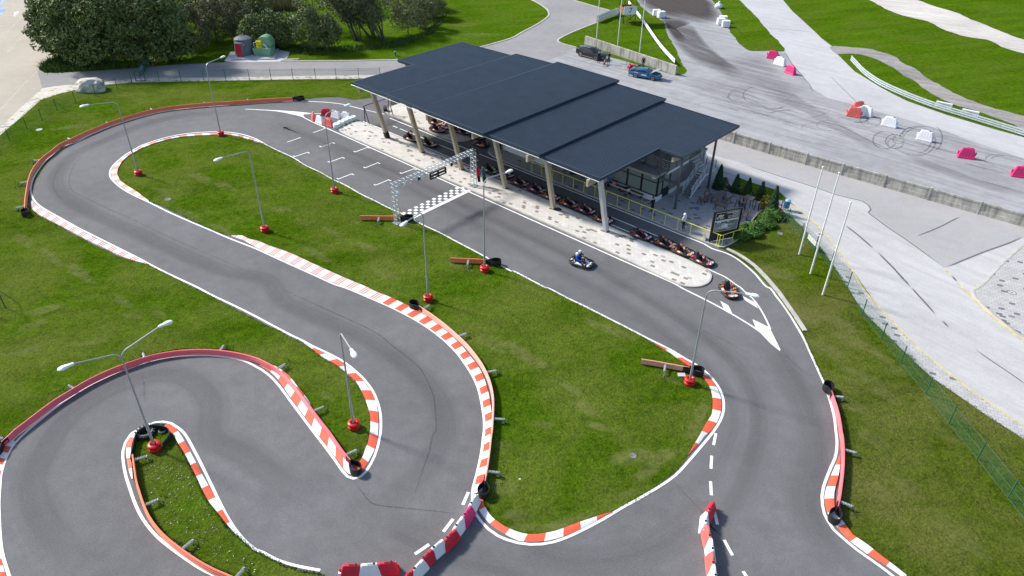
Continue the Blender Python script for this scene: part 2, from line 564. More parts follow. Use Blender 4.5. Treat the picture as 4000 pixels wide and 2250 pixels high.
M['hair'] = plain('brown_hair', (.06, .04, .025), .7, 0, .2, 20.0)
M['blond'] = plain('light_hair', (.30, .21, .11), .7, 0, .2, 20.0)
def cloth(name, c): return plain(name, c, .9, 0, .18, 9.0)
M['c_black'] = cloth('black_cloth', (.016, .016, .019))
M['c_white'] = cloth('white_cloth', (.74, .74, .75))
M['c_blue'] = cloth('blue_cloth', (.05, .17, .42))
M['c_racer'] = cloth('bright_blue_cloth', (.012, .11, .48))
M['c_red'] = cloth('red_cloth', (.50, .015, .03))
M['c_grey'] = cloth('grey_cloth', (.22, .22, .23))
M['c_pink'] = cloth('pink_cloth', (.62, .25, .32))
M['c_navy'] = cloth('dark_cloth', (.03, .032, .04))
M['fur_tan'] = plain('tan_fur', (.36, .20, .10), .95, 0, .3, 8.0)
M['fur_grey'] = plain('light_fur', (.42, .32, .24), .95, 0, .35, 6.0)
M['leaf_d'] = leafmat('dark_leaves', (.040, .068, .018), (.20, .26, .085))
M['leaf_m'] = leafmat('shrub_leaves', (.050, .076, .022), (.195, .235, .08))
M['leaf_b'] = leafmat('brown_leaves', (.065, .068, .028), (.205, .205, .09))
M['leaf_w'] = leafmat('willow_leaves', (.075, .092, .036), (.22, .24, .10))
M['leaf_t'] = leafmat('thuja_leaves', (.010, .036, .010), (.030, .085, .022))
M['leaf_j'] = leafmat('juniper_leaves', (.030, .085, .012), (.105, .21, .028))
M['leaf_y'] = leafmat('yellow_shrub_leaves', (.05, .07, .01), (.26, .22, .02))
M['blade'] = leafmat('grass_blades', (.035, .075, .008), (.10, .17, .022))
M['bark'] = plain('bark', (.10, .085, .07), .95, 0, .3, 3.0)
# ------------------------------------------------------------------ the setting
def struct(name, mb, mat, z=None):
    o = mb.build(name, mat, fix=False)
    o['kind'] = 'structure'
    return o
def sheet(name, pts, z, mat, rag=0.0, step=.6, smooth=True):
    """a flat surface lying on the ground, outline given as points"""
    P = [Vector((p[0], p[1], 0)) for p in pts]
    if rag: P = ragged(P, rag, step)
    mb = MB(); mb.sheet(P, z)
    return struct(name, mb, mat)
LZ = 0.030
mb = MB(); S = 2500
mb.add([(-S, -S, 0), (S, -S, 0), (S, S, 0), (-S, S, 0)], [(0, 1, 2, 3)])
struct('lawn', mb, M['lawn_far'])
# big far yard / access surface behind the building
yard = T(2, 0, [(190,-120),(190,0),(230,20),(300,60),(350,100),(370,150),(340,190),(250,250),(100,330),(0,385)]) \
     + T(1, 0, [(2400,440),(2250,480),(2000,540),(1600,570),(1430,605),(900,615),(618,618),(500,614),(250,616),(0,615)]) \
     + T(0, 0, [(2250,630),(1900,645),(1560,665),(1300,690),(1000,710),(600,735),(450,735),(390,700),(500,600),(200,600),(200,1095),(430,892),(550,870),(800,845),(1060,825),(1350,795),(1600,785),(2050,783),(2576,778)]) \
     + T(1, 0, [(500,765),(1030,760),(1200,755)])
yard_w = [(p.x, p.y) for p in GP(yard)]
yard_w += [tuple(B(-19, 15.3)[:2]), tuple(B(-8, 15.3)[:2]), tuple(B(-5, 17.2)[:2]), tuple(B(15, 20.5)[:2]), tuple(B(17.5, 24)[:2]), tuple(B(18.5, 27)[:2])]
yard_w += [(p.x, p.y) for p in GP(T(3, 1, [(-200,60),(0,95),(370,205),(730,310),(1155,430),(1605,560),(2100,700),(2576,835),(3400,1080)]))]
yard_w += [(p.x, p.y) for p in GP(T(3, 0, [(3600,1900),(3000,1540),(2576,1385),(2300,1310),(2000,1220),(1800,1160),(1600,1090),(1400,1020),(1240,940),(1130,880),(1000,800),(870,720),(800,650),(740,590),(690,540),(650,470),(540,390),(480,330),(350,210),(240,110),(150,0),(60,-120)]))]
sheet('yard', yard_w, .008, M['yard'])
acc = T(0, 0, [(375,705),(450,735),(600,735),(1000,710),(1300,690),(1560,665),(1900,645),(2250,630)]) + T(1, 0, [(0,615),(250,616),(500,614),(618,618),(900,615),(1430,605),(1600,570),(2000,540),(2250,480),(2400,440)]) \
    + T(2, 0, [(0,385),(100,330),(250,250),(340,190),(370,150),(350,100),(300,60),(230,20),(190,0),(160,-120),(560,-120),(610,0),(700,25),(850,70),(985,108),(850,228),(600,328),(465,398),(462,420),(520,445),(640,478),(500,560),(300,620),(0,620)]) \
    + T(1, 0, [(1900,700),(1500,800),(1200,755),(1030,760),(500,765),(0,777)]) + T(0, 0, [(2050,783),(1600,785),(1350,795),(1060,825),(800,845),(550,870),(430,892)])
sheet('access_road', [(p.x, p.y) for p in GP(acc)], .013, M['access'])
cp = T(0, 0, [(-700,2000),(0,1290),(200,1097),(430,892),(400,800),(375,705),(390,690),(500,610),(560,560),(480,300),(560,0),(640,-200),(-1200,-200),(-1600,900)])
sheet('car_park', [(p.x, p.y) for p in GP(cp)], .018, M['carpark'])
# paved path along the left fence
pth = T(0, 0, [(-700,2000),(0,1285),(200,1093),(430,890),(550,870),(800,845),(1060,825),(1350,795),(1600,785),(2050,783)]) + T(1, 0, [(0,777),(500,765),(1030,760),(1250,754),(1250,788),(1000,795),(500,800),(0,808)]) \
    + T(0, 0, [(2050,818),(1600,827),(1350,832),(1080,852),(760,905),(580,950),(410,1007),(180,1212),(0,1365),(-700,2080)])
sheet('paved_path', [(p.x, p.y) for p in GP(pth)], .028, M['pav_far'])
# kart track: one asphalt sheet
trk = T(1, 0, [(1225,962),(1150,985),(980,1002),(830,976),(600,985),(480,1002),(400,1000)]) + D([(690,253),(600,258),(520,265),(440,271),(360,284),(300,300),(230,329),(180,354),(142,383),(112,418),(87,458),(74,492),(70,520)]) \
    + T(0, 1, [(300,640),(345,690),(385,725),(470,770),(550,810),(625,850),(700,895),(800,945),(900,1000),(1000,1050),(1100,1095),(1200,1140),(1300,1170),(1400,1200),(1510,1225),(1600,1270),(1750,1345),(1900,1430)]) \
    + T(0, 2, [(2100,70),(2150,100),(2300,180),(2576,325)]) + T(1, 2, [(130,390),(240,440),(350,505),(480,560),(570,625),(650,692),(740,748),(830,800),(905,860),(950,910),(1010,960),(1050,1025),(1090,1100),(1120,1180),(1140,1250),(1150,1330),(1148,1448)]) \
    + T(1, 3, [(1135,40),(1120,120),(1100,180),(1070,265),(1010,310),(945,275),(870,180),(790,75)]) + T(1, 2, [(740,1448),(600,1270),(520,1135),(420,1005),(330,895),(240,822),(130,762),(0,722)]) \
    + T(0, 2, [(2400,655),(2200,625),(2000,616),(1800,629),(1600,659),(1450,699),(1250,770),(1100,840),(900,935),(700,1045),(560,1145),(420,1250),(250,1375),(150,1455)]) + T(0, 3, [(0,110),(-250,330),(-450,700),(-500,1400),(-400,2200)]) \
    + T(3, 3, [(2200,2200),(1700,1720),(1385,1455),(1270,1345),(1195,1303),(1100,1233),(1010,1163),(930,1103),(845,1048),(800,988),(752,940),(740,800),(735,680),(745,560),(762,430),(768,300),(763,150),(753,0)]) \
    + T(3, 2, [(748,1448),(738,1350),(713,1250),(680,1100),(650,1030),(600,960),(548,925),(515,850),(475,750),(428,650),(393,560),(365,490),(330,425),(290,360),(240,290),(180,200),(120,115),(75,45),(45,0)]) \
    + T(2, 1, [(2576,1425),(2450,1290),(2350,1203),(2250,1130),(2150,1080),(2060,1040)])
trk_w = [(p.x, p.y) for p in GP(trk)] + [tuple(B(20, 15.2)[:2]), tuple(B(0, 15.3)[:2]), tuple(B(-8, 17.5)[:2]), tuple(B(-9, 24)[:2]), tuple(B(-14, 27)[:2]), tuple(B(-24, 24)[:2]), tuple(B(-27, 19.5)[:2])]
sheet('kart_track', trk_w, .016, M['track'])
# pit lane: slightly darker asphalt sheet between the two kerbs
pl = [B(-19.0, 11.4), B(-9, 11.2), B(6, 11.2), B(15, 11.2), B(22.3, 11.2), B(22.6, 14.6), B(15, 14.95), B(3, 15.0), B(-5.5, 15.2), B(-8.8, 15.4), B(-15, 14.9), B(-19.0, 15.1)]
sheet('pit_lane', pl, .021, M['pit'])
# lawns lying inside the track
lawnA = T(0, 0, [(1540,1448),(1750,1388),(1900,1368),(2100,1358),(2250,1352),(2400,1372),(2500,1402),(2576,1440)]) \
    + T(1, 1, [(90,-2),(170,50),(250,80),(380,140),(500,215),(650,285),(780,360),(900,415),(1050,500),(1200,575),(1350,650),(1450,690),(1560,755),(1700,820),(1870,900),(2000,970),(2200,1075),(2430,1200),(2576,1280)]) \
    + T(2, 1, [(180,1360),(340,1442)]) + T(2, 2, [(560,110),(800,225),(1000,330),(1200,430),(1380,530),(1430,565),(1500,605),(1590,658),(1650,705),(1750,775),(1880,865),(1920,905),(1980,985),(2015,1090),(2018,1190),(2005,1290),(1950,1372),(1905,1448)]) \
    + T(2, 3, [(1880,45),(1830,130),(1780,225),(1755,262),(1690,340),(1610,440),(1490,520),(1370,610),(1240,690),(1095,758),(1000,810),(780,885),(600,945),(440,1005),(280,1035),(190,1040),(100,1030),(0,995)]) \
    + T(1, 3, [(2500,965),(2380,885),(2345,850),(2285,760),(2270,680),(2290,640),(2330,480),(2345,350),(2365,100)]) + T(1, 2, [(2388,1448),(2405,1300),(2400,1150),(2385,1050),(2355,930),(2305,800),(2235,700),(2135,575),(2035,480),(1905,370),(1765,265),(1645,190),(1590,215),(1480,165),(1340,100),(1200,45),(1110,0)]) \
    + T(1, 1, [(980,1395),(880,1362),(780,1307),(660,1252),(550,1202),(440,1152),(330,1102),(200,1062),(130,1032),(60,992)]) + T(0, 1, [(2576,987),(2510,967),(2440,935),(2320,925),(2250,910),(2100,850),(1900,760),(1760,690),(1700,660),(1560,600),(1500,577),(1440,535),(1370,487),(1290,437),(1215,385),(1178,300),(1193,240),(1233,180),(1293,125),(1403,60)])
LA = sheet('infield_lawn', [(p.x, p.y) for p in GP(lawnA)], LZ, M['lawn'], .07, .45)
lawnC = T(0, 2, [(1440,1440)]) + T(0, 3, [(1370,60),(1345,200),(1350,350),(1372,480),(1410,600),(1450,715),(1510,845),(1610,975),(1710,1070),(1860,1185),(2010,1290),(2160,1370),(2310,1437),(2420,1500),(2700,1700)]) \
    + T(1, 3, [(1000,1700),(640,1440),(450,1400),(230,1330),(100,1255),(0,1205)]) + T(0, 3, [(2500,1150),(2420,1090),(2370,1045),(2280,945),(2190,830),(2100,720),(2030,600),(1970,470),(1910,350),(1850,235),(1780,115),(1730,10)]) + T(0, 2, [(1660,1395),(1560,1375),(1480,1395)])
LC = sheet('island_lawn', [(p.x, p.y) for p in GP(lawnC)], LZ, M['lawn'], .06, .4)
lawnL = T(0, 0, [(-700,2080),(0,1365),(180,1212),(410,1007),(580,950),(760,905),(1080,852),(1350,832),(1600,827),(2050,818)]) + T(1, 0, [(0,808),(500,800),(1000,795),(1300,788),(1225,962),(1150,985),(980,1002),(830,976),(600,985),(480,1002),(400,1000)]) + D([(690,253),(600,258),(520,265),(440,271),(360,284),(300,300),(230,329),(180,354),(142,383),(112,418),(87,458),(74,492),(72,520)]) \
    + T(0, 1, [(322,630),(345,680),(385,720),(470,765),(550,805),(625,845),(700,890),(800,940),(900,995),(1000,1045),(1100,1090),(1200,1135),(1300,1165),(1400,1195),(1510,1223),(1600,1270),(1750,1345),(1900,1430)]) \
    + T(0, 2, [(2100,70),(2150,100),(2300,180),(2576,325)]) + T(1, 2, [(130,390),(240,440),(350,505),(480,560),(560,622),(645,692),(735,748),(825,800),(895,860),(940,910),(1005,960),(1045,1025),(1085,1100),(1115,1180),(1135,1250),(1145,1330),(1143,1448)]) \
    + T(1, 3, [(1130,40),(1115,120),(1095,180),(1065,265),(1010,300),(950,272),(875,180),(795,75)]) + T(1, 2, [(745,1448),(605,1270),(525,1135),(425,1005),(335,895),(245,822),(135,762),(0,718)]) \
    + T(0, 2, [(2400,650),(2200,620),(2000,611),(1800,624),(1600,654),(1450,694),(1250,765),(1100,835),(900,930),(700,1040),(560,1140),(420,1245),(250,1370),(150,1450)]) + T(0, 3, [(0,105),(-700,600),(-1800,1200),(-2200,-2000)])
sheet('field_lawn', [(p.x, p.y) for p in GP(lawnL)], LZ-.004, M['lawn'], .05, .5)
lawnR = T(2, 1, [(2140,1058),(2290,930),(2420,880),(2520,830),(2640,740)]) + T(3, 1, [(100,610),(215,720),(330,830),(450,960),(560,1090),(700,1290),(780,1400)]) + T(3, 2, [(800,0),(900,160),(1000,290),(1200,480),(1400,680),(1650,910),(2000,1150),(2200,1290),(2450,1448)]) \
    + T(3, 3, [(2700,160),(3600,900),(3600,2600),(2300,2200),(1700,1720),(1385,1455),(1270,1340),(1195,1298),(1100,1228),(1010,1158),(930,1098),(845,1043),(800,983),(756,940),(743,800),(738,680),(748,560),(765,430),(771,300),(766,150),(756,0)]) \
    + T(3, 2, [(751,1448),(741,1350),(716,1250),(683,1100),(653,1030),(600,950),(552,920),(520,850),(480,750),(432,650),(396,560),(372,490),(350,430),(300,350),(240,270),(190,190),(130,100),(70,0)]) + T(3, 1, [(0,1350),(-60,1285)]) + T(2, 1, [(2400,1232),(2280,1155)])
sheet('verge_lawn', [(p.x, p.y) for p in GP(lawnR)], LZ, M['lawn_dry'], .05, .45)
# far-side grass pieces lying on the yard
tri = T(2, 0, [(465,400),(600,330),(850,230),(985,108),(850,72),(700,27),(610,2),(500,-40),(560,-160),(1220,-160),(1240,-40),(1280,40),(1350,110),(1440,170),(1520,215),(1560,340),(1640,480),(1700,620),(1752,722),(1690,757),(1640,752),(640,476),(520,445),(462,420)])
sheet('triangle_lawn', [(p.x, p.y) for p in GP(tri)], LZ, M['lawn_far'], .12, .7)
strp = T(2, 0, [(1960,-80),(2010,0),(2070,80),(2120,150),(2180,290),(2300,450),(2390,510),(2576,512)]) + T(3, 0, [(80,518),(155,515),(160,485),(0,312)]) + T(2, 0, [(2440,152),(2290,2),(2220,-80)])
sheet('strip_lawn', [(p.x, p.y) for p in GP(strp)], LZ, M['lawn_far'], .15, .8)
lt = T(3, 0, [(-360,-120),(-286,0),(-130,152),(0,312),(160,500),(240,640),(350,770),(440,890),(600,985),(800,1035),(1000,1095),(1300,1175),(1700,1295),(2100,1435),(2700,1640),(3100,1600),(2576,1383),(2300,1308),(2000,1218),(1800,1158),(1600,1088),(1400,1018),(1240,938),(1130,878),(1000,798),(870,718),(800,648),(740,588),(690,538),(650,470),(540,388),(480,328),(350,208),(240,108),(150,-2),(60,-120)])
sheet('worn_lane', [(p.x, p.y) for p in GP(lt)], .014, M['yard_light'])
gv = T(3, 0, [(640,468),(850,475),(1050,500),(1250,560),(1350,630),(1480,690),(1580,770),(1750,870),(2060,1020),(2350,1110),(2576,1170),(3000,1260),(3000,1460),(2576,1335),(2500,1272),(2300,1187),(2100,1122),(1800,1022),(1600,912),(1450,802),(1370,760),(1250,680),(1100,600),(900,545),(760,540),(690,545)])
sheet('gravel_track', [(p.x, p.y) for p in GP(gv)], .022, M['gravel'], .15, .8)
dt = T(3, 0, [(900,-60),(1020,0),(1130,60),(1300,140),(1600,215),(1800,310),(2000,370),(2200,400),(2400,490),(2576,540),(3000,660),(3000,500),(2576,400),(2400,340),(2200,255),(2050,200),(1900,130),(1700,70),(1500,0),(1350,-60)])
sheet('dirt_road', [(p.x, p.y) for p in GP(dt)], .022, M['dirt'], .15, 1.0)
# road on the right, with an older patch up to the long wall
rd = T(2, 1, [(1760,80),(1880,60),(2070,130),(2350,205),(2576,290)]) + T(3, 1, [(250,370),(500,450),(700,520),(830,550),(950,580),(1010,620),(1035,660),(1010,695),(1080,750),(1200,840),(1400,975),(1600,1120),(1775,1250),(1950,1180),(2200,1080),(2400,1010),(2576,935),(3300,640),(3900,2200)]) \
    + T(3, 2, [(3300,2000),(2576,1395),(2300,1215),(2000,1005),(1750,805),(1500,605),(1240,325),(1100,185),(970,0)]) + T(3, 1, [(800,1195),(690,1045),(560,885),(430,755),(290,645),(100,470),(-200,380),(-400,290)])
sheet('road', [(p.x, p.y) for p in GP(rd)], .026, M['road'])
pt = T(2, 1, [(1700,-60),(1880,60),(2070,130),(2350,205),(2576,290)]) + T(3, 1, [(250,370),(500,450),(700,520),(830,550),(950,580),(1010,620),(1035,660),(1010,695),(1080,750),(1200,840),(1400,975),(1600,1120),(1775,1250),(1950,1180),(2200,1080),(2400,1010),(2576,935),(3300,640),(3300,1050),(2576,830),(2100,698),(1605,558),(1155,428),(730,308),(370,203),(0,93)]) + T(2, 1, [(2200,-100)])
sheet('road_patch', [(p.x, p.y) for p in GP(pt)], .020, M['patch'])
ps = T(2, 1, [(2060,320),(2250,410),(2450,520),(2576,590)]) + T(3, 1, [(100,560),(210,590),(290,642),(430,752),(560,882),(690,1042),(800,1192),(960,1448)]) + T(3, 2, [(1095,180),(1235,320),(1495,600),(1745,800),(1995,1000),(2295,1210),(2576,1392),(3300,2000),(3300,2080),(2700,160+1448-0)]) \
    + T(3, 2, [(2450,1448),(2200,1290),(2000,1150),(1650,910),(1400,680),(1200,480),(1000,290),(900,160),(800,0)]) + T(3, 1, [(700,1290),(560,1090),(450,960),(330,830),(215,720),(100,640)]) + T(2, 1, [(2500,600),(2260,525),(2060,450)])
sheet('paved_strip', [(p.x, p.y) for p in GP(ps)], .034, M['pav_r'])
pr = T(3, 2, [(2140,-10),(2085,20),(2075,60),(2110,110),(2200,210),(2330,320),(2470,430),(2576,490),(3200,900)]) + T(3, 1, [(3400,400),(2576,1020),(2330,1240)])
sheet('paved_corner', [(p.x, p.y) for p in GP(pr)], .10, M['pav_r'])
mb = MB()
kp = smoothpath(GP(T(3, 1, [(2576,1005),(2330,1225),(2135,1430)]) + T(3, 2, [(2060,25),(2052,60),(2080,105),(2180,215),(2310,330),(2450,440),(2576,510),(3200,930)])), .5)
ko = offset(kp, .16)
mb.strip([Vector((p.x, p.y, .12)) for p in kp], [Vector((p.x, p.y, .12)) for p in ko])
mb.strip([Vector((p.x, p.y, .0)) for p in kp], [Vector((p.x, p.y, .12)) for p in kp])
struct('road_kerb', mb, M['edging'])
# raised paved islands with kerb stones
def island(name, pts, mat, z=.11, kw=.14, closed=True, sm=True, step=.4):
    P = smoothpath([Vector((p[0], p[1], 0)) for p in pts], step, True) if sm else [Vector((p[0], p[1], 0)) for p in pts]
    ar = sum(P[i].x*P[(i+1) % len(P)].y-P[(i+1) % len(P)].x*P[i].y for i in range(len(P)))
    if ar < 0: P.reverse()
    n = len(P)
    inn = []
    for i in range(n):
        t = P[(i+1) % n]-P[i-1]; t.normalize()
        inn.append(P[i]+Vector((-t.y, t.x, 0))*kw)
    mb = MB(); mb.sheet(inn, z)
    o = struct(name, mb, mat)
    kb = MB()
    oz = [Vector((p.x, p.y, 0)) for p in P]+[Vector((P[0].x, P[0].y, 0))]
    ot = [Vector((p.x, p.y, z+.012)) for p in P]+[Vector((P[0].x, P[0].y, z+.012))]
    it = [Vector((p.x, p.y, z+.012)) for p in inn]+[Vector((inn[0].x, inn[0].y, z+.012))]
    ib = [Vector((p.x, p.y, z-.05)) for p in inn]+[Vector((inn[0].x, inn[0].y, z-.05))]
    kb.strip(ot, oz); kb.strip(it, ot); kb.strip(ib, it)
    struct(name+'_edging', kb, M['edging'])
    return o
med = [B(-20.3,7.80), B(-14,7.72), B(-8,7.70), B(0,7.72), B(8,7.72), B(15,7.68), B(20,7.55), B(23.6,7.40), B(24.7,7.55), B(25.5,8.25), B(25.8,9.3), B(25.4,10.5), B(24.6,11.0), B(23.5,11.15), B(19,11.22), B(14.3,11.3), B(6,11.3), B(0,11.32), B(-8,11.4), B(-15,11.5), B(-19.5,11.55), B(-20.9,11.5), B(-21.9,10.9), B(-22.35,9.8), B(-22.1,8.8), B(-21.4,8.15)]
island('pit_island', med, M['pav'])
isl2 = [B(-22.7,16.4), B(-22.2,15.6), B(-21.2,15.2), B(-20,15.1), B(-17,15.0), B(-13,14.85), B(-10.2,14.9), B(-9.0,15.4), B(-8.45,16.4), B(-8.3,17.6), B(-8.6,19.5), B(-9.2,23), B(-12,25), B(-18,25), B(-21.5,22), B(-22.7,18.6)]
island('kart_park', isl2, M['pav'])
ter = [B(-5.4,17.2), B(-5.3,16.2), B(-4.8,15.5), B(-4.0,15.1), B(-2.7,14.9), B(0,14.9), B(6,14.88), B(12,14.86), B(18,14.84), B(22,14.8), B(23.6,14.85), B(24.0,15.2), B(24.2,16.6), B(24.3,18.2), B(24.0,19.5), B(23.6,21), B(23.3,23), B(23.5,24.6), B(22,25.2), B(18.5,24.9), B(17.6,25.6), B(17.4,28), B(-5.2,28), B(-5.4,22)]
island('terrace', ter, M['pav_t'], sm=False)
# ------------------------------------------------------------------ painted lines
def line(mb, pts, wd, z, px=True, sm=True, mi=0, step=.5):
    P = GP(pts) if px else [Vector(p) for p in pts]
    P = smoothpath(P, step) if sm and len(P) > 2 else P
    for p in P: p.z = z
    a, b = offset(P, wd/2), offset(P, -wd/2)
    mb.strip(a, b, mi)
LN = MB(); LW = .16; z = .0325
line(LN, T(1, 0, [(1290,1190-40),(1100,1108),(950,1070),(890,1055),(750,1035),(560,1024),(400,1020),(200,1022),(0,1030)]) + T(0, 0, [(2500,1040),(2200,1065),(1900,1090),(1600,1135),(1400,1185),(1200,1245),(1000,1320),(850,1390),(760,1440)]) + T(0, 1, [(640,25),(540,100),(450,185),(390,260),(340,340),(315,420),(310,480),(330,545),(380,610),(460,665),(540,710),(620,755),(700,800),(800,855),(900,905),(1000,955),(1100,1005),(1200,1055),(1300,1105),(1400,1155),(1500,1210),(1600,1262),(1750,1335),(1900,1405)]) + T(0, 2, [(1980,-5),(2150,85),(2300,155),(2450,228)]) + T(1, 2, [(0,292),(130,362),(240,420),(350,478),(480,540),(560,585),(680,640),(800,700),(880,745),(940,790),(1010,850),(1080,915),(1130,975),(1180,1050),(1215,1130),(1240,1210),(1255,1300),(1255,1448)]) + T(1, 3, [(1240,70),(1220,160),(1190,250),(1150,330),(1100,410),(1050,455),(980,475),(920,455),(870,400),(800,300),(720,190),(640,85)]) + T(1, 2, [(570,1440),(450,1280),(330,1120),(230,985),(140,890),(60,830),(0,797)]) + T(0, 2, [(2450,735),(2300,705),(2100,685),(1900,688),(1700,705),(1500,745),(1300,805),(1100,890),(900,990),(700,1110),(550,1220),(400,1340),(280,1440)]) + T(0, 3, [(150,120),(80,230),(35,340),(8,450),(0,560),(-10,700),(0,1000),(20,1200),(60,1350),(110,1500)]), LW, z)
# infield edge of the second straight and loop (lawn A side)
line(LN, T(1, 1, [(1560,755),(1700,825),(1870,905),(2000,975),(2200,1080),(2430,1205),(2576,1285)]) + T(2, 1, [(0,1278),(180,1365),(340,1448)]) + T(2, 2, [(360,4),(560,106),(800,222),(1000,325),(1200,425),(1380,520),(1500,578),(1620,640),(1750,720),(1850,775),(1940,840),(2010,910),(2070,990),(2110,1070),(2130,1160),(2125,1250),(2095,1340),(2040,1430)]) + T(2, 3, [(2000,30),(1900,150),(1780,290),(1640,440),(1500,540),(1300,660),(1100,770),(900,890),(720,985),(560,1060),(420,1110),(300,1132),(180,1135),(60,1120),(-60,1085)]) + T(1, 3, [(2430,1050),(2330,980),(2260,905),(2200,820)]), LW, z)
line(LN, T(1, 1, [(1545,748),(1450,695),(1350,652),(1200,577),(1050,503),(900,417),(780,362),(650,288),(500,218),(380,142),(250,82),(150,35),(50,-20)]) + T(1, 0, [(0,1400)]) + T(0, 0, [(2480,1365),(2350,1338),(2200,1328),(2000,1335),(1800,1358),(1600,1405),(1480,1445)]) + T(0, 1, [(1440,10),(1340,65),(1260,115),(1180,180),(1125,240),(1105,300),(1120,350),(1170,405),(1240,458),(1320,505),(1400,545),(1500,590),(1600,640),(1700,690),(1800,735),(1950,800),(2100,863),(2300,950)]) + T(1, 1, [(0,1058),(200,1150),(400,1240),(600,1330),(800,1420)]) + T(1, 2, [(890,0),(1050,65),(1200,130),(1350,195),(1480,260),(1600,325),(1720,400),(1830,480),(1930,565),(2030,670),(2110,780),(2180,890),(2230,1000),(2260,1110),(2280,1220),(2295,1330),(2295,1448)]) + T(1, 3, [(2280,60),(2270,160),(2245,300),(2215,430),(2180,560),(2170,620),(2172,690)]), LW, z)
# island C outline
line(LN, T(0, 3, [(2569,1190),(2480,1120),(2390,1020),(2300,890),(2200,700),(2090,470),(1970,230),(1850,20)]) + T(0, 2, [(1790,1410),(1720,1365),(1640,1350),(1560,1358),(1460,1390),(1390,1430)]) + T(0, 3, [(1320,20),(1260,110),(1235,200),(1240,320),(1265,450),(1300,560),(1340,680),(1400,820),(1480,945),(1580,1060),(1700,1160),(1850,1270),(2000,1370),(2150,1445),(2300,1510)]), LW, z)
line(LN, T(0, 3, [(2569,1190)]) + T(1, 3, [(70,1215),(200,1285),(330,1330),(480,1365),(645,1395)]), LW, z)
# main straight right-hand line, pit lane lines
line(LN, [B(u, 7.45-.004*u) for u in (-24,-20,-15,-10,-5,0,5,10,15,20,24)] + GP(T(2, 2, [(1700,0),(1960,130),(2200,260),(2430,400),(2576,505)])), .15, .029, False)
line(LN, [B(u, 11.75) for u in (-21.5,-15,-8,0,8,15,19,22)] + GP(T(2, 1, [(2000,1275),(2150,1345),(2240,1410),(2300,1448)])) + GP(T(2, 2, [(2340,40),(2420,110),(2500,220),(2560,330),(2600,420)])), .13, .029, False)
line(LN, [B(u, 13.25) for u in (-17.9,-17.1)], .13, .029, False)
line(LN, [B(u, 13.25) for u in (-16.7,-10,-4)], .12, .029, False)
line(LN, [B(u, 12.9) for u in (13.5,16,19,21.2)], .12, .029, False)
line(LN, [B(u, 14.55) for u in (-20,-12,-4,4,12,20,22.4)] + GP(T(2, 1, [(2010,1055),(2150,1100),(2250,1150),(2350,1225),(2450,1315),(2560,1440)])) + GP(T(3, 2, [(25,10),(75,80),(130,150),(190,235),(240,310),(290,395),(340,480),(385,570),(430,670),(480,780),(520,870),(560,960),(600,1070),(640,1200),(670,1330),(682,1448)])) + GP(T(3, 3, [(690,80),(688,180),(670,270),(630,360),(590,460),(555,560),(540,650),(545,740),(565,830),(600,900),(660,990),(760,1080),(900,1195),(1050,1300),(1200,1410),(1350,1530)])), LW, .029, False)
line(LN, GP(T(1, 0, [(1260,1145),(1100,1108),(950,1070)])) , .12, .0285, False)
# nose of the island, arrow-like blocks
def poly(mb, pts, z=.030): mb.sheet(GP(pts), z)
poly(LN, T(2, 2, [(2420,320),(2576,395)]) + T(3, 2, [(5,385),(125,625),(118,640),(20,560)]) + T(2, 2, [(2450,405)]))
poly(LN, T(2, 2, [(2095,135),(2175,180),(2218,265),(2130,210)]), .031)
poly(LN, T(2, 2, [(2318,85),(2440,150),(2475,210),(2345,130)]), .031)
line(LN, T(1, 0, [(0,1107),(100,1112),(250,1125),(350,1148),(450,1170),(520,1205),(700,1290)]) , .13, .0295)
line(LN, T(0, 0, [(2470,1100)]) + T(1, 0, [(0,1104),(120,1110),(300,1120)]), .15, .0295)
poly(LN, T(1, 0, [(150,1112),(300,1117),(440,1128),(550,1140),(545,1150),(480,1152),(475,1165),(490,1185),(400,1160),(300,1138)]), .0302)
line(LN, T(1, 0, [(545,1145),(700,1150),(900,1190),(1050,1228),(1100,1250)]), .12, .0295)
# dashes across the lower right, dashes by the lower loop
for a, b in (((2045,20),(2022,138)),((2003,245),(1996,375)),((1992,502),(2000,642)),((2028,790),(2060,935)),((2128,1090),(2212,1245)),((2318,1405),(2420,1560))):
    line(LN, T(2, 3, [a, b]), .17, .0295)
for a, b in (((2132,610),(2075,738)),((1978,880),(1880,1008)),((1738,1135),(1595,1232)),((1405,1318),(1290,1350)),((890,1412),(828,1416))):
    line(LN, T(1, 3, [a, b]), .18, .0295)
# starting grid boxes
for a, b, c in (((575,1338),(700,1292),0),((315,1432),(452,1385),0),((655,1484),(780,1435),0)):
    line(LN, T(1, 0, [a, b]), .12, .0295)
for a, b in (((385,132),(525,85)),((650,35),(775,-12)),((995,85),(1128,35)),((735,188),(875,137)),((1095,245),(1230,190)),((825,358),(968,302)),((1200,420),(1340,362)),((1460,302),(1598,250)),((655,32),(720,8))):
    pa, pb = GP(T(1, 1, [a, b]))
    line(LN, [pa, pb], .12, .0295, False)
    d = (pb-pa).normalized(); n = Vector((-d.y, d.x, 0))
    line(LN, [pb-d*.06, pb-d*.06-n*.38], .12, .0292, False)
    line(LN, [pa+d*.06, pa+d*.06+n*.30], .12, .0292, False)
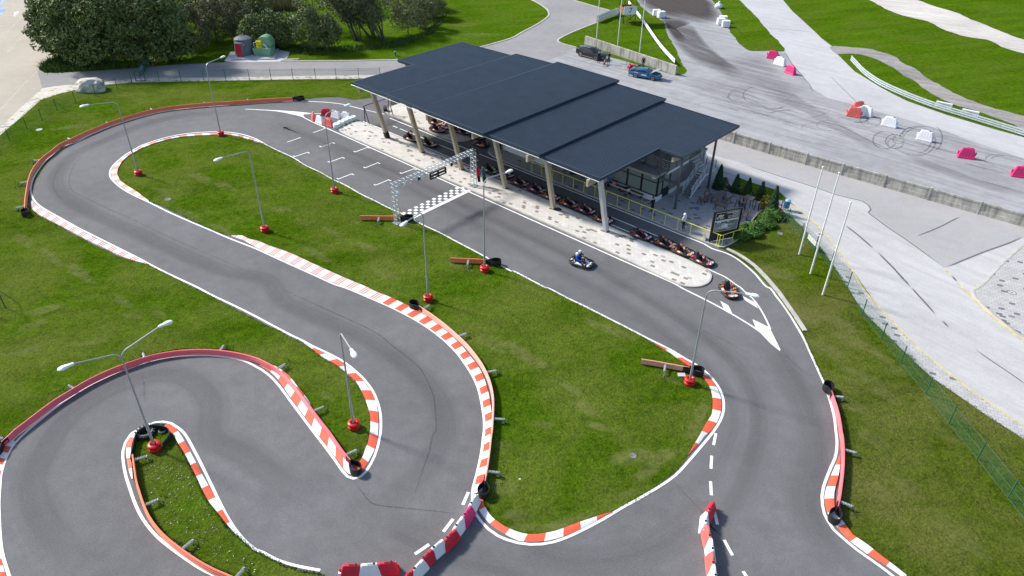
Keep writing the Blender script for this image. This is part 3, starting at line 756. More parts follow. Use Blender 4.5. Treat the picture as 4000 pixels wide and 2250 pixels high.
# start line and chequers
p0, p1 = G(1600, 851), G(1826, 743)
e1 = (p1-p0).normalized(); e2 = Vector((-e1.y, e1.x, 0))
if e2.dot(UX) > 0: e2 = -e2
mb0 = p0-e1*.1
LN.sheet([mb0, mb0+e1*((p1-p0).length+.25), mb0+e1*((p1-p0).length+.25)-e2*.42, mb0-e2*.42], .0302)
cs = 7.0/19
cs = (p1-p0).length/20.0*1.02
for r_ in range(3):
    for k in range(20):
        if (k+r_) % 2 == 0:
            q = p0+e1*(k*cs)+e2*(.06+r_*cs)
            g = cs*.47
            c = q+e1*cs/2+e2*cs/2
            ring = [c+e1*(g*math.copysign(abs(math.cos(t))**.45, math.cos(t)))+e2*(g*math.copysign(abs(math.sin(t))**.45, math.sin(t))) for t in [i*math.pi/8 for i in range(16)]]
            LN.sheet(ring, .0302)
struct('track_lines', LN, M['line'])
# concrete edging along the outside of the pit exit and a low gutter
ED = MB()
ep = smoothpath(GP(T(2, 1, [(2150,1068),(2260,1120),(2400,1215),(2520,1330)]) + T(3, 2, [(20,-30),(95,60),(170,170),(250,285),(320,390),(350,440)])), .5)
eo = offset(ep, .32)
ED.strip([Vector((p.x, p.y, .10)) for p in eo], [Vector((p.x, p.y, .10)) for p in ep])
ED.strip([Vector((p.x, p.y, .10)) for p in ep], [Vector((p.x, p.y, .0)) for p in ep])
struct('pit_exit_edging', ED, M['edging'])
# kerb along the access road grass and the triangle lawn
for nm, pts in (('lawn_kerb', T(1, 0, [(250,614),(620,616),(1000,613),(1430,603)])), ('bend_kerb', T(1, 0, [(2250,478),(2400,438)]) + T(2, 0, [(0,383),(100,328),(250,248),(340,188),(372,150),(352,98),(300,56),(230,16),(190,-4)])), ('triangle_kerb', T(2, 0, [(845,232),(600,330),(465,402),(462,420),(520,446),(650,480)])), ('roadside_kerb', T(2, 0, [(590,-4),(700,27),(850,72),(985,108)]))):
    kb = MB(); P = smoothpath(GP(pts), .7); A_ = offset(P, .14); B_ = offset(P, -.14)
    for q in A_+B_: q.z = .09
    kb.strip(A_, B_)
    for S_ in (A_, B_): kb.strip(S_, [Vector((q.x, q.y, 0)) for q in S_])
    struct(nm, kb, M['edging'])
# yellow lines, seams, faint car park lines
YL = MB()
line(YL, T(3, 1, [(215,600),(290,650),(430,760),(560,890),(690,1050),(800,1200),(960,1460)]) + T(3, 2, [(1100,186),(1240,326),(1500,606),(1750,806),(2000,1006),(2300,1216),(2576,1398)]), .12, .036)
line(YL, T(3, 1, [(1775,1262),(1840,1325)]), .14, .036)
line(YL, T(3, 1, [(1900,1400),(1950,1448)]) + T(3, 2, [(2035,85),(2130,185),(2250,290),(2400,410),(2576,550)]), .13, .036)
struct('yellow_lines', YL, M['yline'])
def apath(mb, P, wd, z, al=1.0, fade=True):
    n = len(P)
    a, b = offset(P, wd/2), offset(P, -wd/2)
    for p in a+b: p.z = z
    c = [p.copy() for p in P]
    for p in c: p.z = z
    base = len(mb.v)
    mb.strip(a, c); mb.strip([p.copy() for p in c], b)
    at = []
    for i in range(n):
        e = min(1, min(i, n-1-i)/max(1, n*.12)) if fade else 1
        at.append(e*al)
    mb.attr = getattr(mb, 'attr', [])
    mb.attr += [x*.25 for x in at]+at+at+[x*.25 for x in at]
def abuild(name, mb, mat):
    o = struct(name, mb, mat)
    a = o.data.attributes.new('a', 'FLOAT', 'POINT')
    a.data.foreach_set('value', mb.attr)
    return o
def blob(mb, pts, z, al=1.0):
    P = smoothpath([Vector((p.x, p.y, z)) for p in pts], 1.2, True)
    c = sum(P, Vector((0, 0, 0)))/len(P)
    i2 = [c+(p-c)*.62 for p in P]
    n = len(P)
    fs = [(k, (k+1) % n, n+(k+1) % n, n+k) for k in range(n)]+[(n+k, n+(k+1) % n, 2*n) for k in range(n)]
    mb.add(P+i2+[c], fs)
    mb.attr = getattr(mb, 'attr', [])
    mb.attr += [0.0]*n+[al]*n+[al]
YF = MB()
for a, b in (((40,120),(345,228)),((432,262),(515,297)),((600,333),(675,365)),((757,405),(830,447)),((910,495),(985,537)),((1055,582),(1115,628)),((1215,700),(1252,735)),((1315,785),(1372,835)),((1440,895),(1497,948)),((1555,1010),(1612,1068)),((1670,1135),(1722,1198))):
    apath(YF, resample(GP(T(3, 1, [a, b])), 6), .14, .0255, 1.0)
abuild('faint_yellow_lines', YF, M['yfaint'])
FL = MB()
for pts in (T(0, 0, [(380,10),(65,335),(120,338)]), T(0, 0, [(260,345),(75,525)]), T(0, 0, [(450,430),(405,468)]), T(0, 0, [(375,720),(190,905),(0,1115)]), T(0, 0, [(190,910),(300,895),(440,888)]),
            T(2, 0, [(650,668),(830,615)]), T(2, 0, [(1000,775),(1160,712)]), T(2, 0, [(1310,908),(1640,762)]), T(2, 0, [(740,655),(900,690)])):
    apath(FL, resample(GP(pts), 14), .16, .0245, 1.0, False)
abuild('faint_white_lines', FL, M['faint'])
poly_ = MB(); poly_.sheet(GP([(54,60),(65,43),(56,51),(52,53),(66,42),(73,45),(74,51),(67,53),(60,62)][0:0] or [(52,62),(60,53),(54,53),(56,49),(72,44),(74,51),(67,53),(57,64)]), .024)
struct('white_arrow', poly_, M['line'])
# ------------------------------------------------------------------ wear: tyre marks, seams, soil
sheet('planting_bed', [B(17.5,24.7), B(19.5,25.0), B(22,25.3), B(24.6,23.8), B(25.6,22.4), B(25.9,23.6), B(24.6,25.4), B(22.6,26.2), B(20,26.1), B(17.6,26.0)], .045, plain('bark_mulch', (.07,.05,.035), .95, 0, .4, 6.0))
M['skid'] = alphamat('tyre_marks', (.14, .14, .15), .8, 2.2, None, .25, .6)
M['skidlight'] = alphamat('tyre_film', (.20, .195, .20), .62, 1.0, R(-42), .3, .7)
M['seam'] = alphamat('asphalt_seam', (.07, .07, .075), .5, 2.0, None, .3, .55)
M['tar'] = alphamat('tar_line', (.13, .13, .135), .95, 3.0, None, .2, .4)
SK = MB()
def ringpx(cx, cy, rx, ry, z, a0=0, a1=360, wd=.22, al=1.0, rot=0):
    P = []
    for k in range(41):
        a = R(a0+(a1-a0)*k/40)
        P.append(G(cx+rx*math.cos(a), cy+ry*math.sin(a)))
    apath(SK, P, wd, z, al)
ZS = .0235
for cx, cy, rx, ry, a0, a1, al in ((3455,548,45,34,0,360,.9),(3495,553,36,28,0,350,.9),(3490,560,22,20,30,330,.6),(3510,545,22,17,0,300,.6),(3590,552,64,54,-170,130,.8),(3585,548,52,50,-60,100,.7),(3600,520,75,26,150,320,.8),(3590,516,60,22,160,300,.7),(3640,540,40,50,-70,80,.8),(3555,535,40,24,150,300,.6),(3890,620,40,16,160,330,.7),(3915,622,42,14,170,340,.7),(3900,625,56,20,100,180,.6),(3400,470,40,28,-70,250,.5),(3420,470,34,18,0,300,.5),(3240,490,50,20,20,300,.4),(3190,500,60,20,150,340,.35),(2905,375,60,30,90,250,.7),(2955,372,52,32,80,260,.7),(2930,385,90,34,170,330,.4),(3000,345,110,60,20,140,.35)):
    ringpx(cx, cy, rx, ry, ZS, a0, a1, .20, al)
for a, b, wd, al in (((3000,425),(3062,415),.3,1.),((3000,443),(3105,428),.3,1.),((3328,480),(3395,458),.35,.9),((3270,470),(3310,455),.2,.5),((3120,470),(3250,430),.2,.4),((3060,392),(3170,392),.2,.5),((3380,440),(3520,470),.25,.6),((3400,452),(3640,520),.25,.5),((3560,515),(3800,570),.25,.4),((2820,340),(3000,400),.3,.4),((2850,360),(3010,432),.3,.4),((2780,330),(2940,345),.25,.4),((3050,480),(3300,560),.25,.4),((3020,520),(3400,600),.25,.35),((3300,400),(3460,430),.25,.45)):
    p, q = G(*a), G(*b); d = (q-p); n = Vector((-d.y, d.x, 0)).normalized()*random.uniform(-.6, .6)
    apath(SK, smoothpath([p, p+d*.5+n, q], .6), wd, ZS+.0004, al)
rnd = random.Random(5)
for k in range(80):       # many weak arcs over the drift yard
    cx, cy = rnd.uniform(2780, 3900), 0
    cy = 330+(cx-2700)*.23+rnd.uniform(-45, 70)
    L = rnd.uniform(90, 260)
    P = []
    bnd = rnd.uniform(-30, 30)
    for i in range(9):
        t = i/8-.5
        P.append(G(cx+L*t, cy+L*t*.25+bnd*(t*t-.25)))
    apath(SK, P, rnd.uniform(.15, .5), ZS+.0008+k*.00001, rnd.uniform(.15, .4))
abuild('skid_marks', SK, M['skid'])
DF = MB()
for pts, al in ((T(3, 0, [(-150,760),(60,820),(300,960),(620,1160),(850,1300),(1050,1440),(1400,1600),(1200,1580),(850,1420),(600,1280),(300,1110),(0,980)]), .8),
                (T(3, 0, [(-200,560),(60,640),(200,820),(440,920),(200,960),(-100,900),(-500,780),(-650,640)]), .8),
                (T(3, 1, [(1300,60),(1700,200),(2300,420),(2700,520),(2400,520),(1900,360),(1500,210)]), .7),
                (T(2, 0, [(1800,760),(2200,820),(2500,900),(2300,1040),(2000,1000),(1750,900)]), .35)):
    blob(DF, GP(pts), .0205+.0006*len(DF.v)/100, al)
abuild('rubber_film', DF, M['skidlight'])
SO = MB()
blob(SO, GP(T(2, 0, [(1230,-220),(1240,-40),(1300,60),(1400,130),(1520,185),(1750,215),(1900,240),(2040,240),(2110,190),(2080,90),(2030,10),(1990,-80),(1900,-240)])), .023, 1.0)
blob(SO, GP(T(2, 0, [(1490,180),(1530,230),(1580,330),(1680,420),(1760,400),(1640,300),(1800,230),(1700,180)])), .0242, .55)
blob(SO, GP(T(2, 0, [(1500,190),(1545,300),(1620,430),(1740,560),(1900,660),(2080,730),(2260,790),(2330,740),(2180,620),(2000,470),(1880,330),(1780,230)])), .0254, .42)
abuild('dark_soil', SO, M['soil'])
M['dryp'] = alphamat('dry_grass_patch', (.24, .24, .08), .42, 1.6, None, .28, .72)
DP = MB(); rq = random.Random(21)
def dryat(px, ra, rb, rot, al, k):
    c = G(*px); pts = []
    for i in range(10):
        a = i*math.pi/5; x, y = ra*math.cos(a)*rq.uniform(.7, 1.2), rb*math.sin(a)*rq.uniform(.7, 1.2)
        pts.append(c+Vector((x*math.cos(rot)-y*math.sin(rot), x*math.sin(rot)+y*math.cos(rot), 0)))
    blob(DP, pts, .0345+.00002*k, al)
for k, (c_, r_, x, y, ra, rb, ro, al) in enumerate(((0,1,2000,340,2.6,.8,-40,.9),(0,1,2250,420,2.2,.8,-35,.9),(0,1,1620,480,1.5,.6,-40,.7),(0,1,1900,720,3.0,.6,-38,.8),(0,1,2250,880,2.2,.5,-38,.8),(1,1,250,660,1.3,.7,-20,1),(1,1,480,790,1.3,.4,-40,.6),(1,1,760,890,1.8,.5,-40,.8),(1,1,1090,1030,1.6,.6,-30,.9),(1,1,300,150,1.6,.5,-40,.8),(1,1,450,210,2.2,.5,-40,.8),(1,1,700,330,1.8,.5,-40,.8),(1,1,1120,560,1.0,.4,-40,.8),(1,1,1000,790,.7,.35,-30,1),(1,1,1300,1300,2.5,.6,-35,.6),(1,1,640,1130,2.4,.6,-38,.7),(1,1,2050,1240,1.6,.5,-30,.7),
    (1,2,2350,560,2.0,.7,-45,.8),(2,2,60,640,2.0,.8,-45,1),(2,2,240,760,1.4,.7,-40,.9),(2,2,880,390,1.8,.5,-38,.9),(2,2,1080,460,1.6,.5,-38,.9),(2,2,600,1020,1.2,.5,-40,.9),(2,2,760,1220,1.4,.6,-45,.9),(2,2,880,1400,1.0,.5,-20,1),(2,2,1600,930,1.4,.4,-40,.7),(2,2,1900,1250,1.4,.5,70,1),(2,2,1850,1400,1.4,.6,60,.9),(2,2,300,1380,1.0,.5,0,.7),(2,3,1180,260,1.8,.8,20,1),(2,3,1500,260,1.6,.6,30,1),(2,3,1350,420,1.2,.5,30,.8),(2,3,1150,640,1.2,.4,30,.7),(2,3,300,960,2.8,.35,0,1),(2,3,60,850,1.0,.6,0,.9),(2,3,600,880,1.5,.4,20,.8),(1,3,2480,560,.8,.9,80,1),(1,3,2440,150,.8,1.2,85,.8),
    (0,1,250,980,2.2,.6,-40,.8),(0,1,500,1130,2.6,.5,-40,.8),(0,1,800,1290,2.8,.6,-38,.9),(0,2,450,220,1.8,.7,30,1),(0,2,330,380,1.4,.6,40,.9),(0,2,1250,150,2.0,.4,-35,.8),(0,2,1320,290,1.2,.3,-10,.9),(0,2,1600,270,1.0,.4,-30,.7),(0,2,900,560,1.8,.4,20,.6),(0,2,250,640,1.4,.5,30,.8),(0,0,1300,950,5,1.0,5,.5),(0,0,700,1280,2.5,.8,20,.8),(1,2,720,1100,.9,.4,-50,.7),
    (3,1,100,1300,2.2,1.1,-40,.8),(3,2,330,260,2.2,1.2,-50,.9),(3,2,700,350,2.4,1.0,-50,.9),(3,2,560,620,2.2,1.0,-50,.8),(3,2,880,560,2.2,.9,-50,.8),(3,2,1150,700,1.6,.6,-50,.8),(3,2,950,900,1.8,.8,-50,.7),(3,2,1300,840,1.0,.6,-50,.9),(3,2,850,1180,1.4,.8,-50,.7),(3,2,1200,1100,1.6,.8,-45,.6),(3,3,1050,80,1.4,.7,-50,.8),(3,3,1400,560,1.0,.8,-60,.7),(3,3,1800,60,1.4,.6,-50,.6),(3,3,1100,600,1.2,.7,-60,.6),(3,3,1950,1100,1.8,.7,-50,.6),(3,3,1700,850,1.4,.6,-50,.5),(1,0,2250,350,4.0,1.2,0,.9),(1,0,2050,250,5,1.5,0,.5))):
    dryat(T(c_, r_, [(x, y)])[0], ra, rb, R(ro), al, k)
abuild('dry_grass', DP, M['dryp'])['kind'] = 'stuff'
bpy.data.objects['dry_grass']['label'] = 'dry yellowish patches in the mown lawns'
M['film'] = alphamat('racing_line', (.075, .075, .08), .42, .9, None, .15, .75)
RL = MB()
for k, (pts, wd, al) in enumerate(((T(0, 0, [(2500,1130),(2100,1140),(1700,1190),(1350,1290),(1100,1400)]) + T(0, 1, [(800,80),(620,230),(560,380),(640,520),(900,680),(1300,860),(1800,1090),(2300,1290)]) + T(1, 1, [(100,1360)]) + T(1, 2, [(300,150),(700,330),(1200,560),(1600,850),(1850,1150),(1900,1448)]) + T(1, 3, [(1800,200),(1550,520),(1150,760),(700,720)]), 1.6, .8),
        (T(1, 3, [(700,720),(300,560),(-100,260)]) + T(0, 3, [(2100,60)]) + T(0, 2, [(2100,1150),(1800,900),(1300,960),(800,1230)]) + T(0, 3, [(500,150),(350,500),(500,950),(900,1350)]), 1.6, .8),
        ([(1060,470),(1500,650),(1950,870),(2400,1090),(2850,1400),(2960,1600),(2900,1900),(2700,2200)], 1.7, .7), ([(1100,500),(1600,740),(2050,985),(2500,1240),(2840,1560),(2830,1750),(2650,1960)], 1.4, .6),
        ([(2980,1300),(3100,1500),(3180,1750),(3150,2000),(3300,2240)], 1.8, .7), ([(2000,2090),(2200,2180),(2500,2150),(2750,2000)], 1.5, .6), ([(1500,2050),(1800,2180),(2100,2240)], 1.5, .5))):
    P = smoothpath(GP(pts), .8)
    for j in range(3): apath(RL, offset(P, (j-1)*.5+random.uniform(-.15, .15)), wd*random.uniform(.5, 1.0), .0268+.0004*(3*k+j)/10, al*random.uniform(.4, .8))
abuild('racing_line', RL, M['film'])
SE = MB(); ZE = .0262
for pts, wd, al in ((T(0, 0, [(1050,1445),(1300,1340),(1700,1240),(2100,1205),(2576,1215)]) + T(1, 0, [(0,1218),(150,1260),(330,1335)]), .09, .5),
                    (T(0, 1, [(950,40),(780,170),(715,290),(695,400),(740,480),(830,530),(930,580),(1100,660),(1340,765),(1540,860),(1800,985),(2000,1070),(2300,1200),(2576,1320)]), .10, .8),
                    (T(0, 1, [(650,180),(560,310),(535,430),(570,500),(620,550)]), .12, .5),
                    (T(1, 2, [(240,10),(470,110),(640,190),(820,270),(1000,350),(1230,470),(1390,600),(1570,740),(1670,840),(1740,980),(1790,1100),(1805,1260),(1810,1448)]) + T(1, 3, [(1780,20),(1740,200),(1650,450),(1600,610),(1555,750)]), .10, .9),
                    (T(1, 3, [(975,490),(1050,590),(1160,720),(1210,738),(1460,768),(1700,790),(2090,835)]), .09, .9),
                    (T(1, 1, [(330,80),(900,210),(1300,330)]), .08, .4), (T(2, 0, [(0,1200),(10,1201)]), .05, .1),
                    (T(2, 2, [(1900,420),(2160,540),(2400,680)]), .08, .4), (T(3, 2, [(160,660),(260,760),(420,885),(520,880)]), .09, .5),
                    (T(2, 3, [(1600,480),(1750,640),(1900,800),(2000,960),(2200,1130)]), .10, .45), (T(1, 2, [(30,-40),(60,-20)]), .05, .1),
                    (T(0, 2, [(1420,870),(1450,960),(1455,1080),(1470,1170)]), .15, .5), (T(2, 2, [(350,30),(1000,240),(1400,400)]), .2, .15)):
    apath(SE, smoothpath(GP(pts), .7), wd, ZE, al)
abuild('asphalt_seams', SE, M['seam'])
TR = MB()
for pts, wd in ((T(3, 1, [(775,822),(880,900),(1060,1055)]), .22), (T(3, 1, [(1095,1085),(1150,1140),(1250,1240),(1350,1350),(1440,1448)]), .24), (T(3, 2, [(1440,0),(1550,120),(1690,275)]), .2), (T(3, 2, [(1745,330),(1825,405)]), .22), (T(3, 2, [(2080,620),(2250,740),(2400,840),(2600,980)]), .13),
                (T(3, 1, [(-300,190),(0,290),(250,370),(500,450),(700,520),(830,550),(950,580),(1010,620),(1035,660),(1010,695),(1080,750),(1200,840),(1400,975),(1600,1120),(1775,1250)]), .14), (T(3, 1, [(1790,1248),(1950,1180),(2200,1080),(2400,1010),(2576,935)]), .22), (T(3, 1, [(1500,930),(1700,850),(1900,750),(1930,735)]), .16), (T(3, 1, [(1840,1325),(1910,1395)]), .25), (T(3, 2, [(1955,10),(2035,80)]), .2),
                (T(1, 0, [(0,712),(500,706),(1200,712)]), .10), (T(0, 0, [(2200,700),(2576,705)]), .10), (T(3, 0, [(0,285),(200,300),(470,325)]), .12), (T(3, 0, [(165,520),(240,640),(350,770),(440,890),(440,930)]), .12), (T(3, 0, [(620,760),(760,900),(900,1040),(940,1090)]), .1)):
    apath(TR, smoothpath(GP(pts), .6), wd, .031, 1.0)
abuild('tar_seams', TR, M['tar'])
# ------------------------------------------------------------------ kerbs
def kerb(inn, out, n, first, label, ribbed=False, red='kred'):
    L = max(plen(GP(inn)), plen(GP(out)))
    sub = 6 if ribbed else 4
    N = n*sub+1
    I = resample(smoothpath(GP(inn), .3), N)
    O = resample(smoothpath(GP(out), .3), N)
    mb = MB()
    for b in range(n):
        m0 = (b+first) % 2
        for s in range(sub):
            k = b*sub+s
            mi = 1 if (ribbed and m0 == 0 and s % 2 and b < 28) else m0
            i0, i1, o0, o1 = I[k], I[k+1], O[k], O[k+1]
            g = (.02 if s % 2 else .10) if ribbed else (.012 if s == 0 else 0.0)
            i0 = i0.lerp(i1, g); o0 = o0.lerp(o1, g)
            za = .042
            w0 = min(1, (o0-i0).length/.35)
            zb = .045+.075*w0
            dz = -.03 if (ribbed and 2 < k < N-6 and s % 2 == 0) else 0
            v = [Vector((i0.x, i0.y, za)), Vector((i1.x, i1.y, za+dz*.3)), Vector((o1.x, o1.y, zb+dz)), Vector((o0.x, o0.y, zb))]
            md = [(v[0]*.45+v[3]*.55)+Vector((0, 0, .012)), (v[1]*.45+v[2]*.55)+Vector((0, 0, .012))]
            bt = [Vector((q.x, q.y, .0)) for q in v]
            mb.add([v[0], v[1], md[1], md[0], v[2], v[3]]+bt, [(0, 1, 2, 3), (3, 2, 4, 5), (5, 4, 8, 9), (0, 6, 7, 1), (1, 7, 8, 4, 2), (0, 3, 5, 9, 6)], mi)
    o = mb.build('track_kerb', [M[red], M['kwhite']], fix=True)
    tag(o, label, 'kerb', 'red and white track kerbs')
    return o
kerb(T(0,1,[(322,568),(360,612),(440,667),(540,724),(640,777),(720,822),(810,872),(900,920),(990,967),(1080,1010),(1180,1057),(1290,1105),(1400,1158),(1515,1219)]),
     T(0,1,[(318,600),(330,665),(385,712),(470,760),(550,800),(630,842),(705,882),(795,930),(880,975),(970,1020),(1060,1060),(1150,1105),(1240,1147),(1300,1167),(1385,1193),(1515,1221)]), 26, 1, 'red and white ribbed kerb just past the black loop at the end of the long orange barrier', True)
kerb(T(1,1,[(160,48),(90,6)])+T(1,0,[(0,1410)])+T(0,0,[(2480,1380),(2350,1351),(2200,1341),(2000,1347),(1800,1371),(1610,1416),(1500,1446)])+T(0,1,[(1450,16),(1350,71),(1270,121),(1190,186),(1137,246),(1119,300),(1136,350),(1186,400),(1252,450),(1332,500),(1411,540),(1497,580)]),
     T(1,1,[(166,50),(96,12)])+T(1,0,[(15,1432)])+T(0,0,[(2500,1408),(2400,1379),(2250,1360),(2100,1366),(1900,1377),(1750,1397),(1560,1448)])+T(0,1,[(1403,64),(1293,129),(1233,184),(1197,244),(1182,300),(1219,383),(1291,435),(1371,485),(1441,536),(1500,577)]), 38, 0, 'narrow red and white kerb round the top tip of the infield lawn', red='kfade')
kerb(T(0,1,[(2322,928),(2440,968)])+T(1,1,[(0,1042),(200,1137),(400,1227),(600,1317),(800,1408)])+T(1,2,[(885,-10),(1000,42),(1200,127),(1350,192),(1480,257),(1610,327),(1730,402),(1840,482),(1940,567),(2040,667),(2120,777),(2190,887),(2240,997),(2270,1107),(2290,1222),(2305,1332),(2305,1448)])+T(1,3,[(2300,30),(2285,160),(2255,300),(2220,440),(2192,560),(2188,625)]),
     T(0,1,[(2330,926),(2440,933),(2510,967)])+T(1,1,[(20,986),(130,1032),(330,1102),(550,1202),(780,1307),(980,1394)])+T(1,2,[(1110,0),(1200,45),(1340,100),(1480,165),(1590,215),(1700,285),(1800,355),(1900,435),(2000,525),(2080,605),(2160,705),(2230,795),(2290,905),(2322,1005),(2348,1105),(2364,1222),(2378,1330),(2372,1448)])+T(1,3,[(2352,30),(2347,160),(2322,350),(2290,470),(2268,610)]), 62, 0, 'long red and white ribbed kerb along the outside of the S bend', True)
kerb(T(1,3,[(2190,640),(2218,745),(2262,830),(2325,905),(2400,975),(2490,1030),(2569,1070)])+T(2,3,[(60,1098),(180,1112),(290,1108),(400,1090),(500,1062),(650,1000),(800,925),(900,870),(1012,812)]),
     T(1,3,[(2266,628),(2290,745),(2350,850),(2385,885),(2500,965)])+T(2,3,[(0,997),(100,1032),(190,1042),(280,1037),(440,1007),(610,942),(780,885),(900,842),(1012,807)]), 9, 0, 'red and white kerb round the bottom edge of the infield lawn, beside the plastic barriers')
kerb(T(2,2,[(1424,560),(1500,592),(1600,642),(1720,712),(1830,782),(1930,852),(1990,907),(2050,987),(2090,1077),(2108,1160),(2105,1230),(2080,1320),(2030,1410),(2000,1448)])+T(2,3,[(1940,40),(1880,120),(1772,236)]),
     T(2,2,[(1420,558),(1500,608),(1590,660),(1650,706),(1750,776),(1880,866),(1920,906),(1980,986),(2015,1090),(2018,1190),(2005,1290),(1950,1372),(1910,1448)])+T(2,3,[(1885,40),(1830,130),(1768,236)]), 11, 0, 'red and white kerb curving past the short pink barrier on the right of the infield')
kerb(T(1,2,[(482,556),(560,600),(680,657),(790,712),(880,767),(980,842),(1065,917),(1115,987),(1170,1062),(1205,1142),(1225,1232),(1232,1320),(1230,1448)])+T(1,3,[(1220,60),(1205,140),(1180,210),(1140,285),(1100,352),(1055,410),(1000,436),(950,437),(908,410),(840,318),(750,198),(660,78)])+T(1,2,[(590,1438),(520,1338),(370,1138),(260,978),(180,878),(100,818),(40,790)]),
     T(1,2,[(480,558),(560,615),(650,690),(740,745),(835,800),(930,880),(1010,955),(1050,1022),(1090,1100),(1118,1180),(1140,1250),(1152,1330),(1150,1448)])+T(1,3,[(1140,40),(1125,120),(1100,180),(1072,265),(1045,310),(1010,345),(985,350),(950,330),(900,262),(850,190),(790,100)])+T(1,2,[(740,1448),(605,1275),(525,1140),(425,1010),(335,900),(245,828),(130,778),(40,786)]), 26, 1, 'red and white kerb wrapping the pointed end of the field lawn')
kerb(T(0,2,[(1690,1372),(1745,1395)])+T(0,3,[(1812,30),(1862,112),(1942,262),(2042,452),(2172,682),(2302,902),(2382,1046)]),
     T(0,2,[(1655,1398),(1700,1440)])+T(0,3,[(1745,45),(1790,125),(1865,245),(1920,355),(1980,475),(2040,605),(2110,725),(2198,833),(2288,947),(2378,1048)]), 10, 0, 'straight red and white kerb on the right edge of the small island lawn')
kerb(T(0,2,[(1425,1405)])+T(0,3,[(1335,30),(1282,110),(1266,200),(1276,290),(1292,380),(1322,480)]),
     T(0,2,[(1445,1425)])+T(0,3,[(1362,40),(1335,112),(1318,200),(1322,290),(1328,380),(1336,480)]), 5, 1, 'thin red and white kerb squeezed beside the curved barrier of the small island')
kerb(T(0,3,[(150,98),(82,217),(37,322),(7,432),(-18,560),(-28,750),(-23,950),(-8,1150),(22,1300),(62,1448),(132,1600)]),
     T(0,3,[(88,90),(10,205),(-35,310),(-65,420),(-90,560),(-100,750),(-95,950),(-80,1150),(-50,1320),(-10,1470),(60,1620)]), 24, 1, 'red and white kerb at the far left, cut by the picture edge')
kerb(T(3,3,[(723,236),(662,372),(608,500),(571,620),(566,700),(581,770),(602,832),(652,912),(702,972),(792,1077),(882,1147),(977,1217),(1072,1282),(1167,1337),(1262,1402),(1372,1482)]),
     T(3,3,[(728,234),(715,380),(690,500),(660,620),(660,740),(675,850),(742,905),(800,985),(845,1045),(930,1103),(1015,1163),(1100,1233),(1195,1303),(1290,1375),(1385,1450)]), 10, 0, 'red and white kerb by the pink barrier on the outside of the right hand bend')
# ------------------------------------------------------------------ sprung plastic barriers
def helix(a, b, r, turns, n=7):
    a, b = Vector(a), Vector(b); d = b-a
    x = d.orthogonal().normalized(); y = d.normalized().cross(x)
    N = turns*n
    return [a+d*(i/N)+(x*math.cos(2*math.pi*i/n)+y*math.sin(2*math.pi*i/n))*r for i in range(N+1)]
def barrier(top, label, group, side, posts=4.0, loops=(0, 1), H=.52, gaps=(0.6, 0.6), mat='barrier'):
    """top: pixels along the upper edge; side: +1 / -1 which side (left/right of travel) the springs stand on"""
    P = smoothpath(GP(top, H), .35)
    for p in P: p.z = 0
    L = plen(P)
    base = P[len(P)//2].copy()
    t = thing('crash_barrier', base, label, 'barrier', group)
    prof = [(-.05,.08),(-.09,.14),(-.095,.24),(-.05,.31),(-.08,.36),(-.08,.46),(-.04,.52),(-.06,.57),(-.055,.63),(-.02,.675),(.03,.67),(.05,.62),(.045,.56),(.02,.5),(.02,.12)]
    N = normals2d(P)
    rings = [[p+N[i]*(side*a)+Vector((0, 0, z*.77)) for a, z in prof] for i, p in enumerate(P)]
    mb = MB(); mb.loft(rings)
    mb.build('rail', M[mat], t, smooth=True, world=True)
    # springs and anchor brackets behind
    npst = max(1, int((L-sum(gaps))/posts)+1)
    for k in range(npst):
        d = gaps[0]+(L-sum(gaps))*(k/(npst-1) if npst > 1 else .5)
        i = min(len(P)-2, max(1, int(d/L*(len(P)-1))))
        p = P[i]; n = N[i]*side
        a = p+n*.05+Vector((0, 0, .36)); b = p+n*.70+Vector((0, 0, .33))
        sp = MB(); sp.tube(helix(a, b, .075, 8), .019, 5); sp.tube([a, b], .028, 6)
        so_ = sp.build('spring', M['galvl'], t, smooth=True, world=True)
        q = MB()
        tt = Vector((n.y, -n.x, 0))
        q.beam(b+n*.02+Vector((0, 0, .06)), b+n*.02-Vector((0, 0, .32)), .10, .035, up=tuple(n))
        q.beam(b+n*.24-Vector((0, 0, .31)), b+n*.02+Vector((0, 0, .0)), .05, .03)
        q.beam(b-tt*.09+n*.12-Vector((0, 0, .32)), b+tt*.09+n*.12-Vector((0, 0, .32)), .26, .03)
        q.build('bracket', M['galv'], t, world=True)
    for e in loops:          # black rubber loop bent round the end
        p, q_ = (P[0], P[3]) if e == 0 else (P[-1], P[-4])
        d = (p-q_).normalized(); n = Vector((-d.y, d.x, 0))
        c = p+d*.62
        path = []
        for k in range(25):
            a = -2.55+5.1*k/24
            path.append(c+d*(.40*math.cos(a)*(1 if abs(a) < 1.9 else 1.15))+n*(.33*math.sin(a)))
        path = [p-d*.40-n*.085]+[p-d*.02-n*.075]+path+[p-d*.02+n*.075]+[p-d*.40+n*.085]
        path = smoothpath(path, .08)
        a_, b_ = offset(path, .014), offset(path, -.014)
        lp = MB()
        lp.loft([[Vector((u.x, u.y, .05)), Vector((u.x, u.y, .55)), Vector((v.x, v.y, .55)), Vector((v.x, v.y, .05))] for u, v in zip(a_, b_)])
        lp.build('rubber_loop', M['rubber'], t, world=True)
    return t
GB = 'sprung red plastic barriers along the track'
barrier(T(1,0,[(400,975),(200,986),(0,998)])+T(0,0,[(2400,1012),(2200,1024),(1900,1049),(1700,1070),(1500,1106),(1300,1161),(1100,1226),(950,1286),(800,1351),(700,1398),(600,1445)])+T(0,1,[(520,60),(440,120),(370,190),(320,260),(285,350),(265,450),(250,550),(245,640)]),
        'very long orange red barrier curving round the first hairpin under the fence', GB, -1, 5.2)
